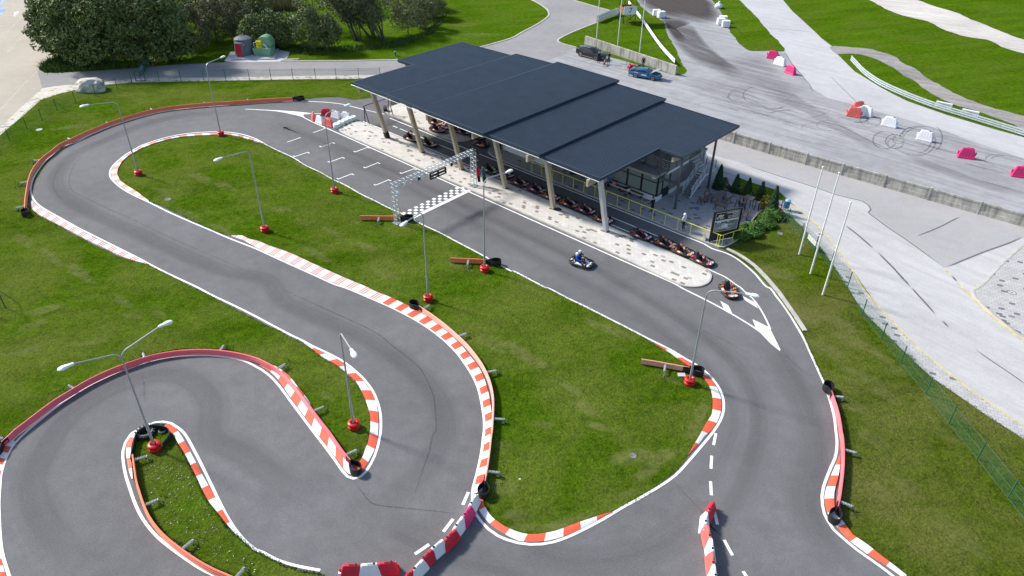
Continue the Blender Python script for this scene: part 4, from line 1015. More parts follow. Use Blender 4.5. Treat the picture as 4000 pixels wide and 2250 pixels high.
barrier(T(0,3,[(10,100),(100,22)])+T(0,2,[(140,1430),(250,1347),(420,1217),(560,1117),(700,1032),(850,942),(1000,867),(1150,802),(1300,747),(1450,697),(1600,660),(1800,630),(2000,618),(2200,626),(2400,655),(2576,702)])+T(1,2,[(100,747),(200,802),(290,880),(400,1000),(520,1160),(640,1320),(735,1440)])+T(1,3,[(800,88),(870,188),(945,280)]),
        'long pink and red barrier sweeping round the lower left loop to the pointed lawn', GB, 1, 4.3, mat='barrier_pink')
barrier(T(1,2,[(1640,180),(1760,258),(1900,363),(2030,475),(2130,572),(2230,695),(2300,805),(2352,925),(2382,1045),(2391,1150),(2386,1300),(2376,1448)])+T(1,3,[(2365,20),(2345,200),(2318,380),(2298,490)]),
        'pale orange barrier on the outside of the ribbed S bend kerb', GB, 1, 4.0, mat='barrier_pale')
barrier(T(0,3,[(1328,225),(1345,350),(1365,480),(1400,600),(1440,720),(1500,850),(1600,985),(1700,1080),(1850,1195),(2000,1295),(2150,1375),(2300,1440),(2450,1505)]),
        'orange barrier down the left edge of the small island lawn', GB, 1, 3.2, loops=())
barrier(T(3,2,[(640,1035),(668,1110),(693,1180),(718,1270),(742,1400),(747,1448)])+T(3,3,[(752,20),(763,120),(766,250),(759,400),(742,550),(722,680),(703,745)]),
        'bright pink barrier on the far right bend between the track and the dry verge', GB, 1, 3.4, mat='barrier_pink')
barrier(T(1,1,[(1045,720),(1200,722),(1350,724),(1470,726)]), 'short red barrier on the infield beside the left foot of the start gantry', GB, -1, 9, loops=(1,))
barrier(T(1,1,[(1952,1145),(2100,1151),(2250,1158),(2345,1164)]), 'short red barrier pointing at the main straight next to a street lamp', GB, -1, 9, loops=(1,))
barrier(T(2,2,[(1302,715),(1450,738),(1600,765),(1785,798)]), 'short pale red barrier aimed at the kerb near the white nose arrow', GB, -1, 9, loops=(1,), mat='barrier_pale')
# belt and tyres in the tip of the small island
bp = smoothpath(GP([(500+x/3.64, 1620+y/3.64) for x, y in ((25,600),(35,520),(60,420),(85,310),(120,230),(200,165),(300,130),(400,128),(500,145),(560,175),(578,215),(560,280),(520,340),(480,385))], .55), .15)
mb = MB(); a_, b_ = offset(bp, .02), offset(bp, -.02)
mb.loft([[Vector((u.x, u.y, .05)), Vector((u.x, u.y, .46)), Vector((v.x, v.y, .46)), Vector((v.x, v.y, .05))] for u, v in zip(a_, b_)])
o = mb.build('rubber_belt', M['rubber'], None); tag(o, 'black rubber belt bent round the tip of the small island lawn', 'rubber belt')
def big_tyre(c, ro, ri, h, label, lugs):
    t = thing('old_tyre', c, label, 'tyre')
    mb = MB()
    mb.lathe([(ri, .03), (ri+.05, h*.15), (ro-.06, 0), (ro, h*.3), (ro, h*.7), (ro-.06, h), (ri+.05, h*.85), (ri, h*.9), (ri, .03)], n=40, cap=False)
    mb.build('tyre_body', M['tyregrey'], t, smooth=True)
    if lugs:
        q = MB()
        for k in range(lugs):
            a = 2*math.pi*k/lugs
            q.box((math.cos(a)*(ro+.02), math.sin(a)*(ro+.02), h*(.3 if k % 2 else .7)), (.13, .07, h*.45), a+(.5 if k % 2 else -.5))
        q.build('tread', M['tyre'], t)
    return t
big_tyre(G(500+255/3.64, 1620+275/3.64), .52, .34, .30, 'big grey tractor tyre lying inside the bent rubber belt', 30)
big_tyre(G(500+497/3.64, 1620+240/3.64), .25, .18, .18, 'small thin tyre lying beside the big tractor tyre', 0)
# ------------------------------------------------------------------ street lamps with red wrapped tyre bases
def lamp(bpx, heads, H, label, hz=8.0):
    g = G(*bpx)
    t = thing('street_lamp', g, label, 'street lamp', 'lamps along the track')
    hs = [G(u, v, hz)-g for u, v in heads]
    pole = MB()
    arms = []
    for h in hs:
        d = Vector((h.x, h.y, 0)); L = d.length; d.normalize()
        r = .55
        path = [Vector((0, 0, .0)), Vector((0, 0, 2.2)), Vector((0, 0, 2.3)), Vector((0, 0, H*.7)), Vector((0, 0, H-.15))]
        arc = [Vector((0, 0, H-.15))+d*(r-r*math.cos(a))+Vector((0, 0, r*math.sin(a))) for a in [R(x) for x in (15, 30, 45, 60, 75, 85)]]
        end = d*(L-.35)+Vector((0, 0, hz+.04))
        arms.append((d, path, arc, end, L))
    d, path, arc, end, L = arms[0]
    pole.tube(path[:5], [.085, .08, .062, .055, .045], 10)
    pole.build('pole', M['galv'], t, smooth=True)
    for d, path, arc, end, L in arms:
        am = MB(); am.tube([path[4]]+arc+[end], [.045]+[.042]*len(arc)+[.036], 8)
        ao = am.build('arm', M['galv'], t, smooth=True)
        hd = MB()
        Mx = Matrix((( d.x, -d.y, 0), (d.y, d.x, 0), (0, 0, 1)))
        # housing: a tapering shallow shell
        rings = []
        for x, wv, z0, z1 in ((-.05,.07,-.05,.05),(.05,.10,-.06,.07),(.2,.11,-.06,.08),(.28,.12,-.05,.07),(.3,.15,-.05,.09),(.5,.17,-.06,.10),(.68,.14,-.05,.07),(.76,.05,-.03,.02)):
            rings.append([Mx @ Vector((x, yy*wv, (z1 if zz > 0 else z0)*abs(zz))) for yy, zz in ((-1,-.6),(-.6,-1),(.6,-1),(1,-.6),(1,.4),(.6,1),(-.6,1),(-1,.4))])
        rings = [[end+q for q in rg] for rg in rings]
        hd.loft(rings)
        ho = hd.build('lamp_head', M['lamp'], t, smooth=True)
    ty = MB()
    prof = []
    for k in range(2):
        z0 = .02+k*.25
        prof += [(.16, z0+.02), (.30, z0), (.37, z0+.05), (.385, z0+.125), (.37, z0+.2), (.31, z0+.245)]
    prof += [(.22, .53), (.15, .47), (.15, .06)]
    ty.lathe(prof, n=22, cap=False)
    ty.build('tyre_bumper', M['redwrap'], t, smooth=True)
    return t
lamp((543,684), [(330,415)], 7.35, 'street lamp inside the first hairpin, leftmost on the infield, arm reaching left')
lamp((864,530), [(870,224)], 7.7, 'street lamp on the top tip of the infield, its head over the access road')
lamp((1036,904), [(853,624)], 7.4, 'street lamp above the start of the long ribbed kerb, arm reaching left')
lamp((1308,752), [(1357,413)], 7.6, 'street lamp beside the starting grid, head near the plastic barriers')
lamp((1673,1174), [(1578,876)], 7.5, 'street lamp beside the black loop of the S bend barrier')
lamp((1893,1059), [(1988,671)], 7.9, 'street lamp by the short red barrier in the middle of the main straight')
lamp((2692,1499), [(2939,1155)], 7.4, 'street lamp on the right of the infield, arm reaching over the white nose arrow')
lamp((1384,1671), [(1380,1382)], 7.3, 'street lamp on the pointed end of the field lawn, arm towards the viewer')
lamp((608,1756), [(258,1435), (646,1268)], 7.2, 'double headed street lamp standing on the small island lawn')
# ------------------------------------------------------------------ flagpoles
def flagpole(b, H, label, group):
    g = G(*b)
    t = thing('flagpole', g, label, 'flagpole', group)
    mb = MB(); mb.tube([(0, 0, 0), (0, 0, H*.5), (0, 0, H-.12)], [.075, .06, .04], 10); mb.build('pole', M['whitep'], t, smooth=True)
    q = MB(); q.lathe([(.02, H-.13), (.05, H-.10), (.085, H-.03), (.06, H+.04), (.015, H+.06)], n=10); q.build('finial', M['whitep'], t, smooth=True)
    q = MB(); q.tube([(.075, 0, 1.0), (.075, 0, H*.5), (.05, 0, H-.2)], .006, 4); q.box((.085, 0, 1.0), (.05, .03, .16)); q.build('halyard', M['whitep'], t)
flagpole((3121,995), 8.26, 'white flagpole, nearest the juniper hedge of the three by the road', 'white flagpoles by the road')
flagpole((3165,1070), 9.2, 'white flagpole standing in front of the small white board, middle of three', 'white flagpoles by the road')
flagpole((3213,1153), 8.32, 'white flagpole nearest the track among the three by the road', 'white flagpoles by the road')
flagpole((2000+847/2.576, 428/2.576), 8.3, 'white flagpole right behind the black estate car', 'white flagpoles behind the car park wall')
flagpole((2000+1060/2.576, 487/2.576), 8.3, 'white flagpole in front of the numbered marshal stand', 'white flagpoles behind the car park wall')
flagpole((2000+1280/2.576, 550/2.576), 8.3, 'white flagpole nearest the blue coupe and the end of the concrete wall', 'white flagpoles behind the car park wall')
# ------------------------------------------------------------------ water filled plastic barriers
def wb_mesh():
    mb = MB()
    L, H = 1.18, .78
    rings = []
    for z, hl, hw in ((0,.59,.26),(.10,.59,.26),(.14,.575,.235),(.45,.51,.165),(.70,.43,.10),(.75,.41,.085),(.78,.38,.06)):
        c = .04
        rings.append([Vector((x, y, z)) for x, y in ((-hl,-hw+c),(-hl+c,-hw),(hl-c,-hw),(hl,-hw+c),(hl,hw-c),(hl-c,hw),(-hl+c,hw),(-hl,hw-c))])
    mb.loft(rings)
    for s in (-1, 1):
        for k in range(4):
            x = -.30+.2*k
            mb.add([Vector((x-.035, s*.24, .15)), Vector((x+.035, s*.24, .15)), Vector((x+.03, s*.115, .69)), Vector((x-.03, s*.115, .69)),
                    Vector((x-.035, s*.205, .15)), Vector((x+.035, s*.205, .15)), Vector((x+.03, s*.085, .69)), Vector((x-.03, s*.085, .69))],
                   [(0,1,2,3),(4,7,6,5),(0,4,5,1),(1,5,6,2),(2,6,7,3),(3,7,4,0)])
    return mb
_wb = {}
def waterbar(p, rz, mat, label, group, scale=1.0):
    k = mat
    t = thing('plastic_barrier', Vector((p[0], p[1], .017)), label, 'plastic barrier', group, rz)
    t.scale = (scale, scale, scale)
    if k not in _wb:
        o = wb_mesh().build('body', M[mat], t, bevel=.012)
        q = MB(); q.tube([(-.10, 0, .77), (-.10, 0, .83), (.10, 0, .83), (.10, 0, .77)], .022, 6); ho = q.build('grip', M[mat], t)
        q = MB(); q.lathe([(.07, .775), (.07, .80), (.0, .80)], (.24, 0, 0), 10); co = q.build('filler_cap', M['blackp'], t)
        q = MB(); 
        for x in (-.62, .62): q.lathe([(.05, .25), (.05, .5)], (x*.96, 0, 0), 8)
        lo = q.build('hinge_lug', M[mat], t)
        _wb[k] = (o, ho, co, lo)
    else:
        for o in _wb[k]:
            c = o.copy(); COL.objects.link(c); c.parent = t
    return t
def wchain(pts, cols, labels, group, lift=(0, 0)):
    P = [G(u, v) for u, v in pts]
    for i, p in enumerate(P):
        a = P[max(i-1, 0)]; b = P[min(i+1, len(P)-1)]
        waterbar(p, math.atan2(b.y-a.y, b.x-a.x), cols[i], labels[i], group, 1.0)
wchain(T(1,3,[(2180,775),(2122,890),(2040,1000),(1955,1125),(1825,1225),(1722,1325),(1632,1432),(1540,1520)]), ['white','pinkp','white','redp','white','redp','white','redp'],
       ['white plastic barrier touching the kerb, first of the diagonal row', 'magenta plastic barrier next to the first white one in the diagonal row', 'white plastic barrier between the magenta one and a red one', 'red plastic barrier in the middle of the diagonal row across the track', 'white plastic barrier between two red ones in the diagonal row', 'red plastic barrier second from the bottom of the diagonal row', 'white plastic barrier at the bottom edge, end of the diagonal row', 'red plastic barrier hidden below the picture edge'][:8], 'row of plastic barriers across the lower track')
wchain(T(1,3,[(970,1432),(1150,1425),(1322,1408)]), ['redp','white','redp'], ['red plastic barrier, left of the three at the bottom edge', 'white plastic barrier between two red ones at the bottom edge', 'red plastic barrier, right of the three at the bottom edge'], 'three plastic barriers at the bottom edge')
wchain(T(2,3,[(1975,840),(1925,955),(1952,1095),(1982,1225),(1990,1365),(2010,1490)]), ['redp','white','redo','white','redo','white'],
       ['dark red plastic barrier at the top of the right hand row', 'white plastic barrier under the topmost red one in the right hand row', 'bright red plastic barrier between two white ones in the right hand row', 'white plastic barrier, fourth in the right hand row', 'bright red plastic barrier near the bottom of the right hand row', 'white plastic barrier at the very bottom of the right hand row'], 'row of plastic barriers beside the dashed line')
GP2 = 'plastic barriers closing the pit entrance'
for (x, y), rz, m_, lb in (((585,1205),R(-70),'redo','faded red plastic barrier nearest the painted white wedge'),((712,1165),R(-12),'redp','bright red plastic barrier at the back of the pit entrance group'),((808,1185),R(-30),'white','white plastic barrier right of the bright red one'),((912,1200),R(-25),'white','white plastic barrier nearest the striped net'),((648,1240),R(-40),'white','white plastic barrier between two faded red ones'),((735,1268),R(-30),'redo','faded red plastic barrier nearest the starting grid')):
    waterbar(G(*T(1,0,[(x, y)])[0]), rz, m_, lb, GP2, 1.12)
GP3 = 'plastic barriers scattered on the drift yard'
for (x, y), rz, m_, lb in (((45,590),R(-30),'pinkp','pink plastic barrier at the tip of the grass strip'),((115,655),R(-45),'white','white plastic barrier between two pink ones by the grass strip'),((222,740),R(-60),'pinkp','deep pink plastic barrier with a pointed top beside the pale lane'),((858,1172),R(-25),'redo','faded red plastic barrier in the pile on the yard'),((895,1112),R(10),'redo','red plastic barrier half hidden behind the pile on the yard'),((918,1165),R(20),'white','white plastic barrier in the middle of the pile on the yard'),((978,1160),R(-50),'white','white plastic barrier at the right of the pile on the yard'),((1215,1270),R(-35),'white','lone white plastic barrier right of the pile on the yard'),((1570,1412),R(-35),'white','lone white plastic barrier amid the round tyre marks')):
    waterbar(G(*T(3,0,[(x, y)])[0]), rz, m_, lb, GP3, 1.45)
for (x, y), lb in (((1985,140),'solid pink plastic barrier beyond the long concrete wall'),((2530,330),'pink plastic barrier cut by the right picture edge')):
    waterbar(G(*T(3,1,[(x, y)])[0]), R(-20), 'pinkp', lb, GP3, 1.45)
def whiteblock(p, rz, label):
    t = thing('white_block', Vector((p.x, p.y, .02)), label, 'plastic block', 'white blocks by the dark soil', rz)
    mb = MB(); mb.box((0, 0, .55), (1.25, .8, 1.0)); mb.build('body', M['white'], t, bevel=.06)
    q = MB()
    for x in (-.35, 0, .35):
        for s in (-1, 1): q.box((x, s*.405, .55), (.10, .03, .75))
    q.build('ribs', M['white'], t)
    q = MB()
    for x in (-.4, .4): q.box((x, 0, .03), (.2, .7, .09))
    q.build('foot', M['white'], t)
for (x, y), rz, lb in (((1450,160),R(5),'white block half behind another at the left edge of the dark soil'),((1497,178),R(25),'white block in front of another at the left edge of the dark soil'),((2120,225),R(0),'white block at the back of three at the grass strip'),((2098,248),R(5),'white block on the left of three at the grass strip'),((2148,272),R(0),'white block at the front of three at the grass strip')):
    whiteblock(G(*T(2,0,[(x, y)])[0]), rz, lb)
p = G(*T(2,0,[(2075,82)])[0]); mb = MB()
mb.lathe([(.55,0),(.68,.2),(.66,.55),(.45,.8),(.15,.98),(.12,1.12),(.2,1.2)], n=12)
for i, v in enumerate(mb.v): mb.v[i] = (v[0]*(1+.12*math.sin(i*2.1)), v[1]*(1+.12*math.cos(i*1.7)), v[2])
o = mb.build('filled_sack', M['white'], None, smooth=True); o.location = p; tag(o, 'white filled sack standing alone on the grass strip edge', 'sack')
# low white kerb bumper in front of the pit island
t = thing('low_bumper', G(*T(1,0,[(890,1265)])[0]), 'low bluish white row of joined plastic lobes at the head of the pit island', 'bumper')
P = GP(T(1,0,[(815,1285),(860,1262),(900,1243),(940,1225),(975,1212)]))
for i, p in enumerate(P):
    q = MB(); q.lathe([(.40,0),(.44,.08),(.44,.42),(.38,.50),(.15,.52),(.12,.46),(.0,.45)], (0, 0, .017), 16)
    for k, v in enumerate(q.v): q.v[k] = (v[0]+p.x, v[1]+p.y, v[2])
    q.build('lobe', M['lamp'], t, smooth=True, world=True)
q = MB(); q.beam(P[0]+Vector((0, 0, .25)), P[-1]+Vector((0, 0, .25)), .4, .38); q.build('link', M['lamp'], t, world=True)
# ------------------------------------------------------------------ fences, walls, gate
def fence(posts, label, H, mat, withmesh=True, braces=(), cat='fence', rail=False):
    P = [G(u, v) for u, v in posts]
    t = thing('wire_fence', P[0], label, cat)
    for p in P:
        q = MB(); q.beam(p, p+Vector((0, 0, H)), .055, .055); q.box((p.x, p.y, H+.01), (.07, .07, .03)); q.build('post', mat, t, world=True)
    for (i, dx, dy) in braces:
        p = P[i]; q = MB(); q.tube([p+Vector((0, 0, H*.92)), p+Vector((dx, dy, 0))], .02, 6); q.build('brace', mat, t, world=True)
    if withmesh:
        mb = MB(); uv = []; d = 0
        for i in range(len(P)-1):
            L = (P[i+1]-P[i]).length
            off = Vector((0, 0, 0))
            mb.add([P[i]+Vector((0, 0, .04)), P[i+1]+Vector((0, 0, .04)), P[i+1]+Vector((0, 0, H-.03)), P[i]+Vector((0, 0, H-.03))], [(0, 1, 2, 3)])
            uv += [(d, .04), (d+L, .04), (d+L, H-.03), (d, H-.03)]; d += L
        o = mb.build('mesh_panel', M['mesh'], t, world=True, fix=False)
        ul = o.data.uv_layers.new(name='UVMap')
        for k, x in enumerate(uv): ul.data[k].uv = x
        q = MB()
        for z in (.06, H*.5, H-.04): q.tube([p+Vector((0, 0, z)) for p in P], .006, 4)
        q.build('tension_wire', mat, t, world=True)
    return t
fence(T(0,0,[(-260,1640),(-80,1530),(103,1422),(278,1306),(427,1214),(577,1112),(767,1042),(967,968),(1185,900),(1330,840)]), 'thin dark green wire fence left of the gate, past the boulder', 1.45, M['green'], True, ((5, -.5, -1.0), (5, 1.6, -.5)))
fence(T(0,0,[(1465,822),(1605,822),(1825,820),(2055,818),(2275,813),(2513,811)])+T(1,0,[(155,806),(375,803),(603,801),(810,800),(1037,798),(1253,792)]), 'thin dark green wire fence right of the gate, along the paved path', 1.5, M['green'], True)
fence(T(3,1,[(120,690),(193,800),(325,948),(465,1085),(622,1240),(797,1448)])+T(3,2,[(942,282),(1138,520),(1330,760),(1583,1075),(1815,1372)])+T(3,3,[(2097,280),(2402,670),(2720,1080),(3050,1500)]), 'green mesh fence between the dry verge and the right hand paved strip', 1.5, M['green'], True, ((1, -1.3, -1.2), (1, .6, -1.1)))
fence(T(0,2,[(57,205),(-120,260),(-400,360)]), 'green fence end post with a slanting brace at the left picture edge', 1.9, M['green'], True, ((0, .75, .55),))
# sliding gate
gz = lambda x, y: G(480+x/4.853, 200+y/4.853)
g0, g1 = gz(325,495), gz(505,288)
t = thing('sliding_gate', g0, 'dark green sliding gate standing open across the access road, with a small blue sign', 'gate')
Hg = 1.25
q = MB()
for z in (.12, Hg): q.beam(g0+Vector((0,0,z)), g1+Vector((0,0,z)), .07, .09)
for f in (0, .5, 1): q.beam(g0.lerp(g1, f)+Vector((0,0,.1)), g0.lerp(g1, f)+Vector((0,0,Hg)), .06, .06)
q.build('gate_frame', M['green'], t, world=True)
q = MB()
for k in range(1, 34):
    p = g0.lerp(g1, k/34); q.beam(p+Vector((0,0,.12)), p+Vector((0,0,Hg)), .018, .018)
q.build('gate_bars', M['green'], t, world=True)
a, b = g0.lerp(g1, .14), g0.lerp(g1, .42); n = Vector(((b-a).y, -(b-a).x, 0)).normalized()*.05
q = MB(); q.add([a+n+Vector((0,0,.62)), b+n+Vector((0,0,.62)), b+n+Vector((0,0,1.05)), a+n+Vector((0,0,1.05)), a-n+Vector((0,0,.62)), b-n+Vector((0,0,.62)), b-n+Vector((0,0,1.05)), a-n+Vector((0,0,1.05))], [(0,1,2,3),(4,7,6,5),(0,4,5,1),(1,5,6,2),(2,6,7,3),(3,7,4,0)])
so_ = q.build('sign_plate', plain('sign_grey', (.20,.22,.26), .5), t, world=True)
q = MB()
for s in (1, -1):
    m0, m1 = a.lerp(b, .12)+n*1.08*s, a.lerp(b, .88)+n*1.08*s
    q.add([m0+Vector((0,0,.72)), m1+Vector((0,0,.72)), m1+Vector((0,0,.95)), m0+Vector((0,0,.95))], [(0,1,2,3)])
q.build('sign_print', plain('sign_blue', (.12,.25,.62), .5), t, world=True, fix=False)
f0, f1 = gz(255,575), gz(430,572)
t = thing('gate_guide', f0, 'dark green steel guide frame at the end of the sliding gate', 'gate frame')
q = MB()
for p in (f0, f1): q.beam(p, p+Vector((0,0,1.3)), .09, .09)
q.beam(f0+Vector((0,0,1.3)), f1+Vector((0,0,1.3)), .08, .08); q.beam(f0+Vector((0,0,.08)), f1+Vector((0,0,.08)), .08, .08)
q.build('frame', M['green'], t, world=True)
q = MB(); q.beam(f0+Vector((0,0,1.2)), f1+Vector((-.4,0,.1)), .05, .05); q.tube([f0+Vector((0,0,1.25)), gz(150,625)], .025, 6); q.build('brace', M['green'], t, world=True)
# concrete walls
def wall(P, H, th, label, bays, post=True, cat='wall'):
    t = thing('concrete_wall', P[0], label, cat)
    q = MB()
    for i in range(len(P)-1):
        a, b = P[i], P[i+1]
        q.beam(a+Vector((0,0,H/2)), b+Vector((0,0,H/2)), th, H)
    q.build('panel', M['conc'], t, world=True)
    if post:
        for p, b in zip(P, P[1:]+[P[-1]*2-P[-2]]):
            d = (b-p).normalized()
            q = MB(); q.beam(p-d*.1+Vector((0,0,H/2+.03)), p+d*.1+Vector((0,0,H/2+.03)), th+.22, H+.06); q.build('post', M['conc'], t, world=True)
        q = MB()
        for i in range(len(P)-1):
            d = (P[i+1]-P[i]).normalized(); n = Vector((d.y, -d.x, 0))
            for s in (-1, 1):
                q.beam(P[i]+d*.12+n*(s*(th/2+.02))+Vector((0,0,.22)), P[i+1]-d*.12+n*(s*(th/2+.02))+Vector((0,0,.22)), .06, .44)
                q.beam(P[i]+d*.12+n*(s*(th/2+.015))+Vector((0,0,H-.08)), P[i+1]-d*.12+n*(s*(th/2+.015))+Vector((0,0,H-.08)), .05, .16)
        q.build('ledge', M['conc'], t, world=True)
    return t
wall([Vector((10.66,115.21,0)), Vector((14.5,110.63,0)), Vector((18.3,106.1,0)), Vector((22.21,101.45,0))], 1.33, .28, 'plain light concrete wall behind the parked cars, below the flagpoles', 3, False)
lw = [G(*p) for p in T(3,1,[(0,95),(370,205),(730,310),(1155,430),(1605,560),(2100,700),(2590,840)])]
d0 = (lw[0]-lw[1])
lw = [lw[0]+d0*2.0, lw[0]+d0*1.0]+lw+[lw[-1]+(lw[-1]-lw[-2]), lw[-1]+(lw[-1]-lw[-2])*2]
wall(lw, 1.24, .16, 'long weathered concrete panel wall with posts between the road and the drift yard', 6)
# triple steel guard rail far right
def guardrail(pts, H, rails, mat, label, bw, cat='guard rail', postmat=None):
    P = smoothpath(GP(pts), 1.0)
    t = thing('guard_rail', P[0], label, cat)
    N = normals2d(P)
    for k in range(rails):
        zc = H-bw/2-k*(bw+.09)
        prof = [(0,-.5),(-.05,-.36),(-.05,-.18),(0,-.08),(0,.08),(-.05,.18),(-.05,.36),(0,.5),(.02,.5),(.02,-.5)]
        mb = MB(); mb.loft([[p+N[i]*a+Vector((0,0,zc+b*bw)) for a, b in prof] for i, p in enumerate(P)])
        mb.build('rail', mat, t, world=True, smooth=True)
    for i in range(0, len(P), 3):
        q = MB(); p = P[i]+N[i]*.08; q.beam(p, p+Vector((0,0,H)), .1, .12); q.build('post', postmat or M['galv'], t, world=True)
    return t
guardrail(T(3,0,[(828,612),(880,668),(945,738),(1010,790),(1130,868),(1300,948),(1500,1030),(1700,1103),(2000,1195),(2300,1287),(2576,1375),(3000,1520)]), .78, 3, M['galvl'], 'triple steel guard rail curving beside the pale lane at far right', .17)
guardrail(T(2,0,[(1170,60),(1240,150),(1310,240),(1380,345),(1500,515),(1632,662)]), .95, 1, M['white'], 'white panel guard rail with dark posts running down from the marshal stand', .62, postmat=M['dark'])
guardrail(T(2,0,[(860,232),(960,190),(1068,152)]), 1.25, 1, M['white'], 'tall white panel barrier beside the access road at the top', 1.1, 'barrier', M['dark'])
for (x, y), lb in (((1760,1085),'white plastic slab leaning on the guard rail, left one'), ((2025,1165),'white plastic slab leaning on the guard rail, right one')):
    p = G(*T(3,0,[(x, y)])[0]); q = MB(); q.box((0,0,.35), (1.9,.3,.7)); q.box((0,.02,.35), (1.7,.34,.5)); o = q.build('plastic_slab', M['white'], None, bevel=.04); o.location = p; o.rotation_euler = (0,0,R(-38)); tag(o, lb, 'slab', 'white slabs behind the guard rail')
# marshal stand with the number 7
z2 = lambda x, y: (2350+x/4.847, y/4.847)
fl, fr = G(*z2(405,458)), G(*z2(628,445))
e = (fr-fl); wd = e.length; e.normalize(); f = Vector((-e.y, e.x, 0))
t = thing('marshal_stand', fl.lerp(fr, .5), 'raised marshal stand with brown wooden sides and a white number 7 board', 'marshal stand')
q = MB()
for a in (0, wd):
    for b in (0, 2.2):
        p = fl+e*a+f*b; q.beam(p, p+Vector((0,0,4.7 if b > 0 else 4.5)), .09, .09)
q.build('posts', M['dark'], t, world=True)
q = MB()
for a, b in (((0,0,.1),(wd,0,1.5)),((wd,0,.1),(0,0,1.5)),((0,2.2,.1),(0,0,1.5)),((wd,2.2,.1),(wd,0,1.5))):
    q.beam(fl+e*a[0]+f*a[1]+Vector((0,0,a[2])), fl+e*b[0]+f*b[1]+Vector((0,0,b[2])), .05, .05)
q.build('brace', M['dark'], t, world=True)
q = MB()
c = fl+e*wd/2+f*1.1
Mx = Matrix((e, f, Vector((0,0,1)))).transposed()
q.box(c+Vector((0,0,1.55)), (wd+.1,2.3,.1), M=Mx)
q.build('platform', M['bwood'], t, world=True)
q = MB()
q.box(c+f*1.1+Vector((0,0,2.1)), (wd,.05,1.0), M=Mx); q.box(c-e*wd/2+Vector((0,0,2.1)), (.05,2.2,1.0), M=Mx); q.box(c+e*wd/2+Vector((0,0,2.1)), (.05,2.2,1.0), M=Mx)
q.build('side_board', plain('orange_brown_board', (.30,.13,.05), .7), t, world=True)
q = MB(); q.box(c-f*1.17+Vector((0,0,2.2)), (wd+.15,.05,1.35), M=Mx); nb = q.build('number_board', M['white'], t, world=True)
q = MB(); q.box(c+Vector((0,.0,4.7)), (wd+2.2,3.6,.12), M=Mx @ Matrix.Rotation(R(6), 3, 'X')); q.build('roof', M['roof'], t, world=True)
def text(s, size, mat, parent, loc, xdir, ydir, ext=.006, name='lettering', align='LEFT', sx=1.0, shear=0.0, world=True, space=1.0, bold=0.0):
    cu = bpy.data.curves.new(name, 'FONT')
    cu.body = s; cu.size = size; cu.extrude = ext; cu.align_x = align; cu.shear = shear; cu.space_character = space; cu.offset = bold
    cu.resolution_u = 2
    ob = bpy.data.objects.new(name, cu); COL.objects.link(ob)
    dg = bpy.context.evaluated_depsgraph_get()
    me = bpy.data.meshes.new_from_object(ob.evaluated_get(dg))
    bpy.data.objects.remove(ob)
    x = Vector(xdir).normalized(); y = Vector(ydir).normalized(); zz = x.cross(y)
    mm = Matrix((x, y, zz)).transposed()
    L = parent.location if world else Vector((0,0,0))
    for v in me.vertices: v.co = mm @ Vector((v.co.x*sx, v.co.y, v.co.z))+Vector(loc)-L
    me.materials.clear(); me.materials.append(mat)
    o = bpy.data.objects.new(name, me); COL.objects.link(o); o.parent = parent
    return o
text('7', 1.25, M['blackp'], t, c-f*1.205-e*.28+Vector((0,0,1.76)), e, (0,0,1), name='number')
# ------------------------------------------------------------------ the pit building (local frame: x along the straight, y away from it)
bt = thing('pit_building', B(0, 17, 0), 'long open pit building with stepped dark blue ribbed roofs on leaning timber columns', 'building', None, UANG)
def q_(u, v, z): return Vector((u, v-17, z))
ROOFS = [  # near left, near right, far right, far left, top z
    ('A', [(-18.9,8.85),(-13.35,9.02),(-12.75,28.2),(-18.35,27.9)], 6.00),
    ('B', [(-13.35,8.95),(-7.70,8.78),(-7.0,29.2),(-12.76,28.88)], 6.05),
    ('C', [(-7.70,8.61),(1.37,8.44),(1.87,29.64),(-7.05,29.85)], 6.10),
    ('D', [(0.9,9.00),(7.93,8.88),(8.43,28.93),(1.4,29.1)], 5.85),
    ('E', [(7.5,9.30),(14.46,9.16),(14.9,28.25),(7.9,28.5)], 5.60)]
def bil(c, s, t):
    a = Vector(c[0]).lerp(Vector(c[1]), s); b = Vector(c[3]).lerp(Vector(c[2]), s)
    return a.lerp(b, t)
def roof_panel(cor, z, rib=.205, skip=()):
    cor = [Vector((x, y-17, 0)) for x, y in cor]
    mb = MB()
    Ln = (cor[1]-cor[0]).length
    n = int(Ln/rib)
    near, far = [], []
    for k in range(n):
        for f, h in ((0, 0), (.46, 0), (.56, .05), (.90, .05)):
            s = (k+f)/n
            p = bil(cor, s, 0); r_ = bil(cor, s, 1)
            near.append(Vector((p.x, p.y, z+h))); far.append(Vector((r_.x, r_.y, z+h)))
    p = bil(cor, 1, 0); r_ = bil(cor, 1, 1)
    near.append(Vector((p.x, p.y, z))); far.append(Vector((r_.x, r_.y, z)))
    mb.strip(far, near)
    o = mb.build('roof_sheet', M['roof'], bt, fix=False)
    sb = MB()
    ring = lambda zz, e: [Vector((c.x, c.y, zz)) for c in cor]
    sb.loft([ring(z-.26, 0), ring(z-.015, 0)])
    sb.build('roof_deck', M['dark'], o)
    tr = MB()
    for i in range(4):
        if i in skip: continue
        a, b = cor[i], cor[(i+1) % 4]
        d = (b-a).normalized(); nn = Vector((d.y, -d.x, 0))
        tr.beam(Vector((a.x, a.y, z-.06))+nn*.03-d*.05, Vector((b.x, b.y, z-.06))+nn*.03+d*.05, .07, .20)
        tr.beam(Vector((a.x, a.y, z+.060))-nn*.06, Vector((b.x, b.y, z+.060))-nn*.01, .08, .02)
    tr.build('edge_trim', M['trim'], o)
    return o
for nm, cor, z in ROOFS: roof_panel(cor, z, skip=(1,) if nm == 'E' else ((3,) if nm == 'A' else ()))
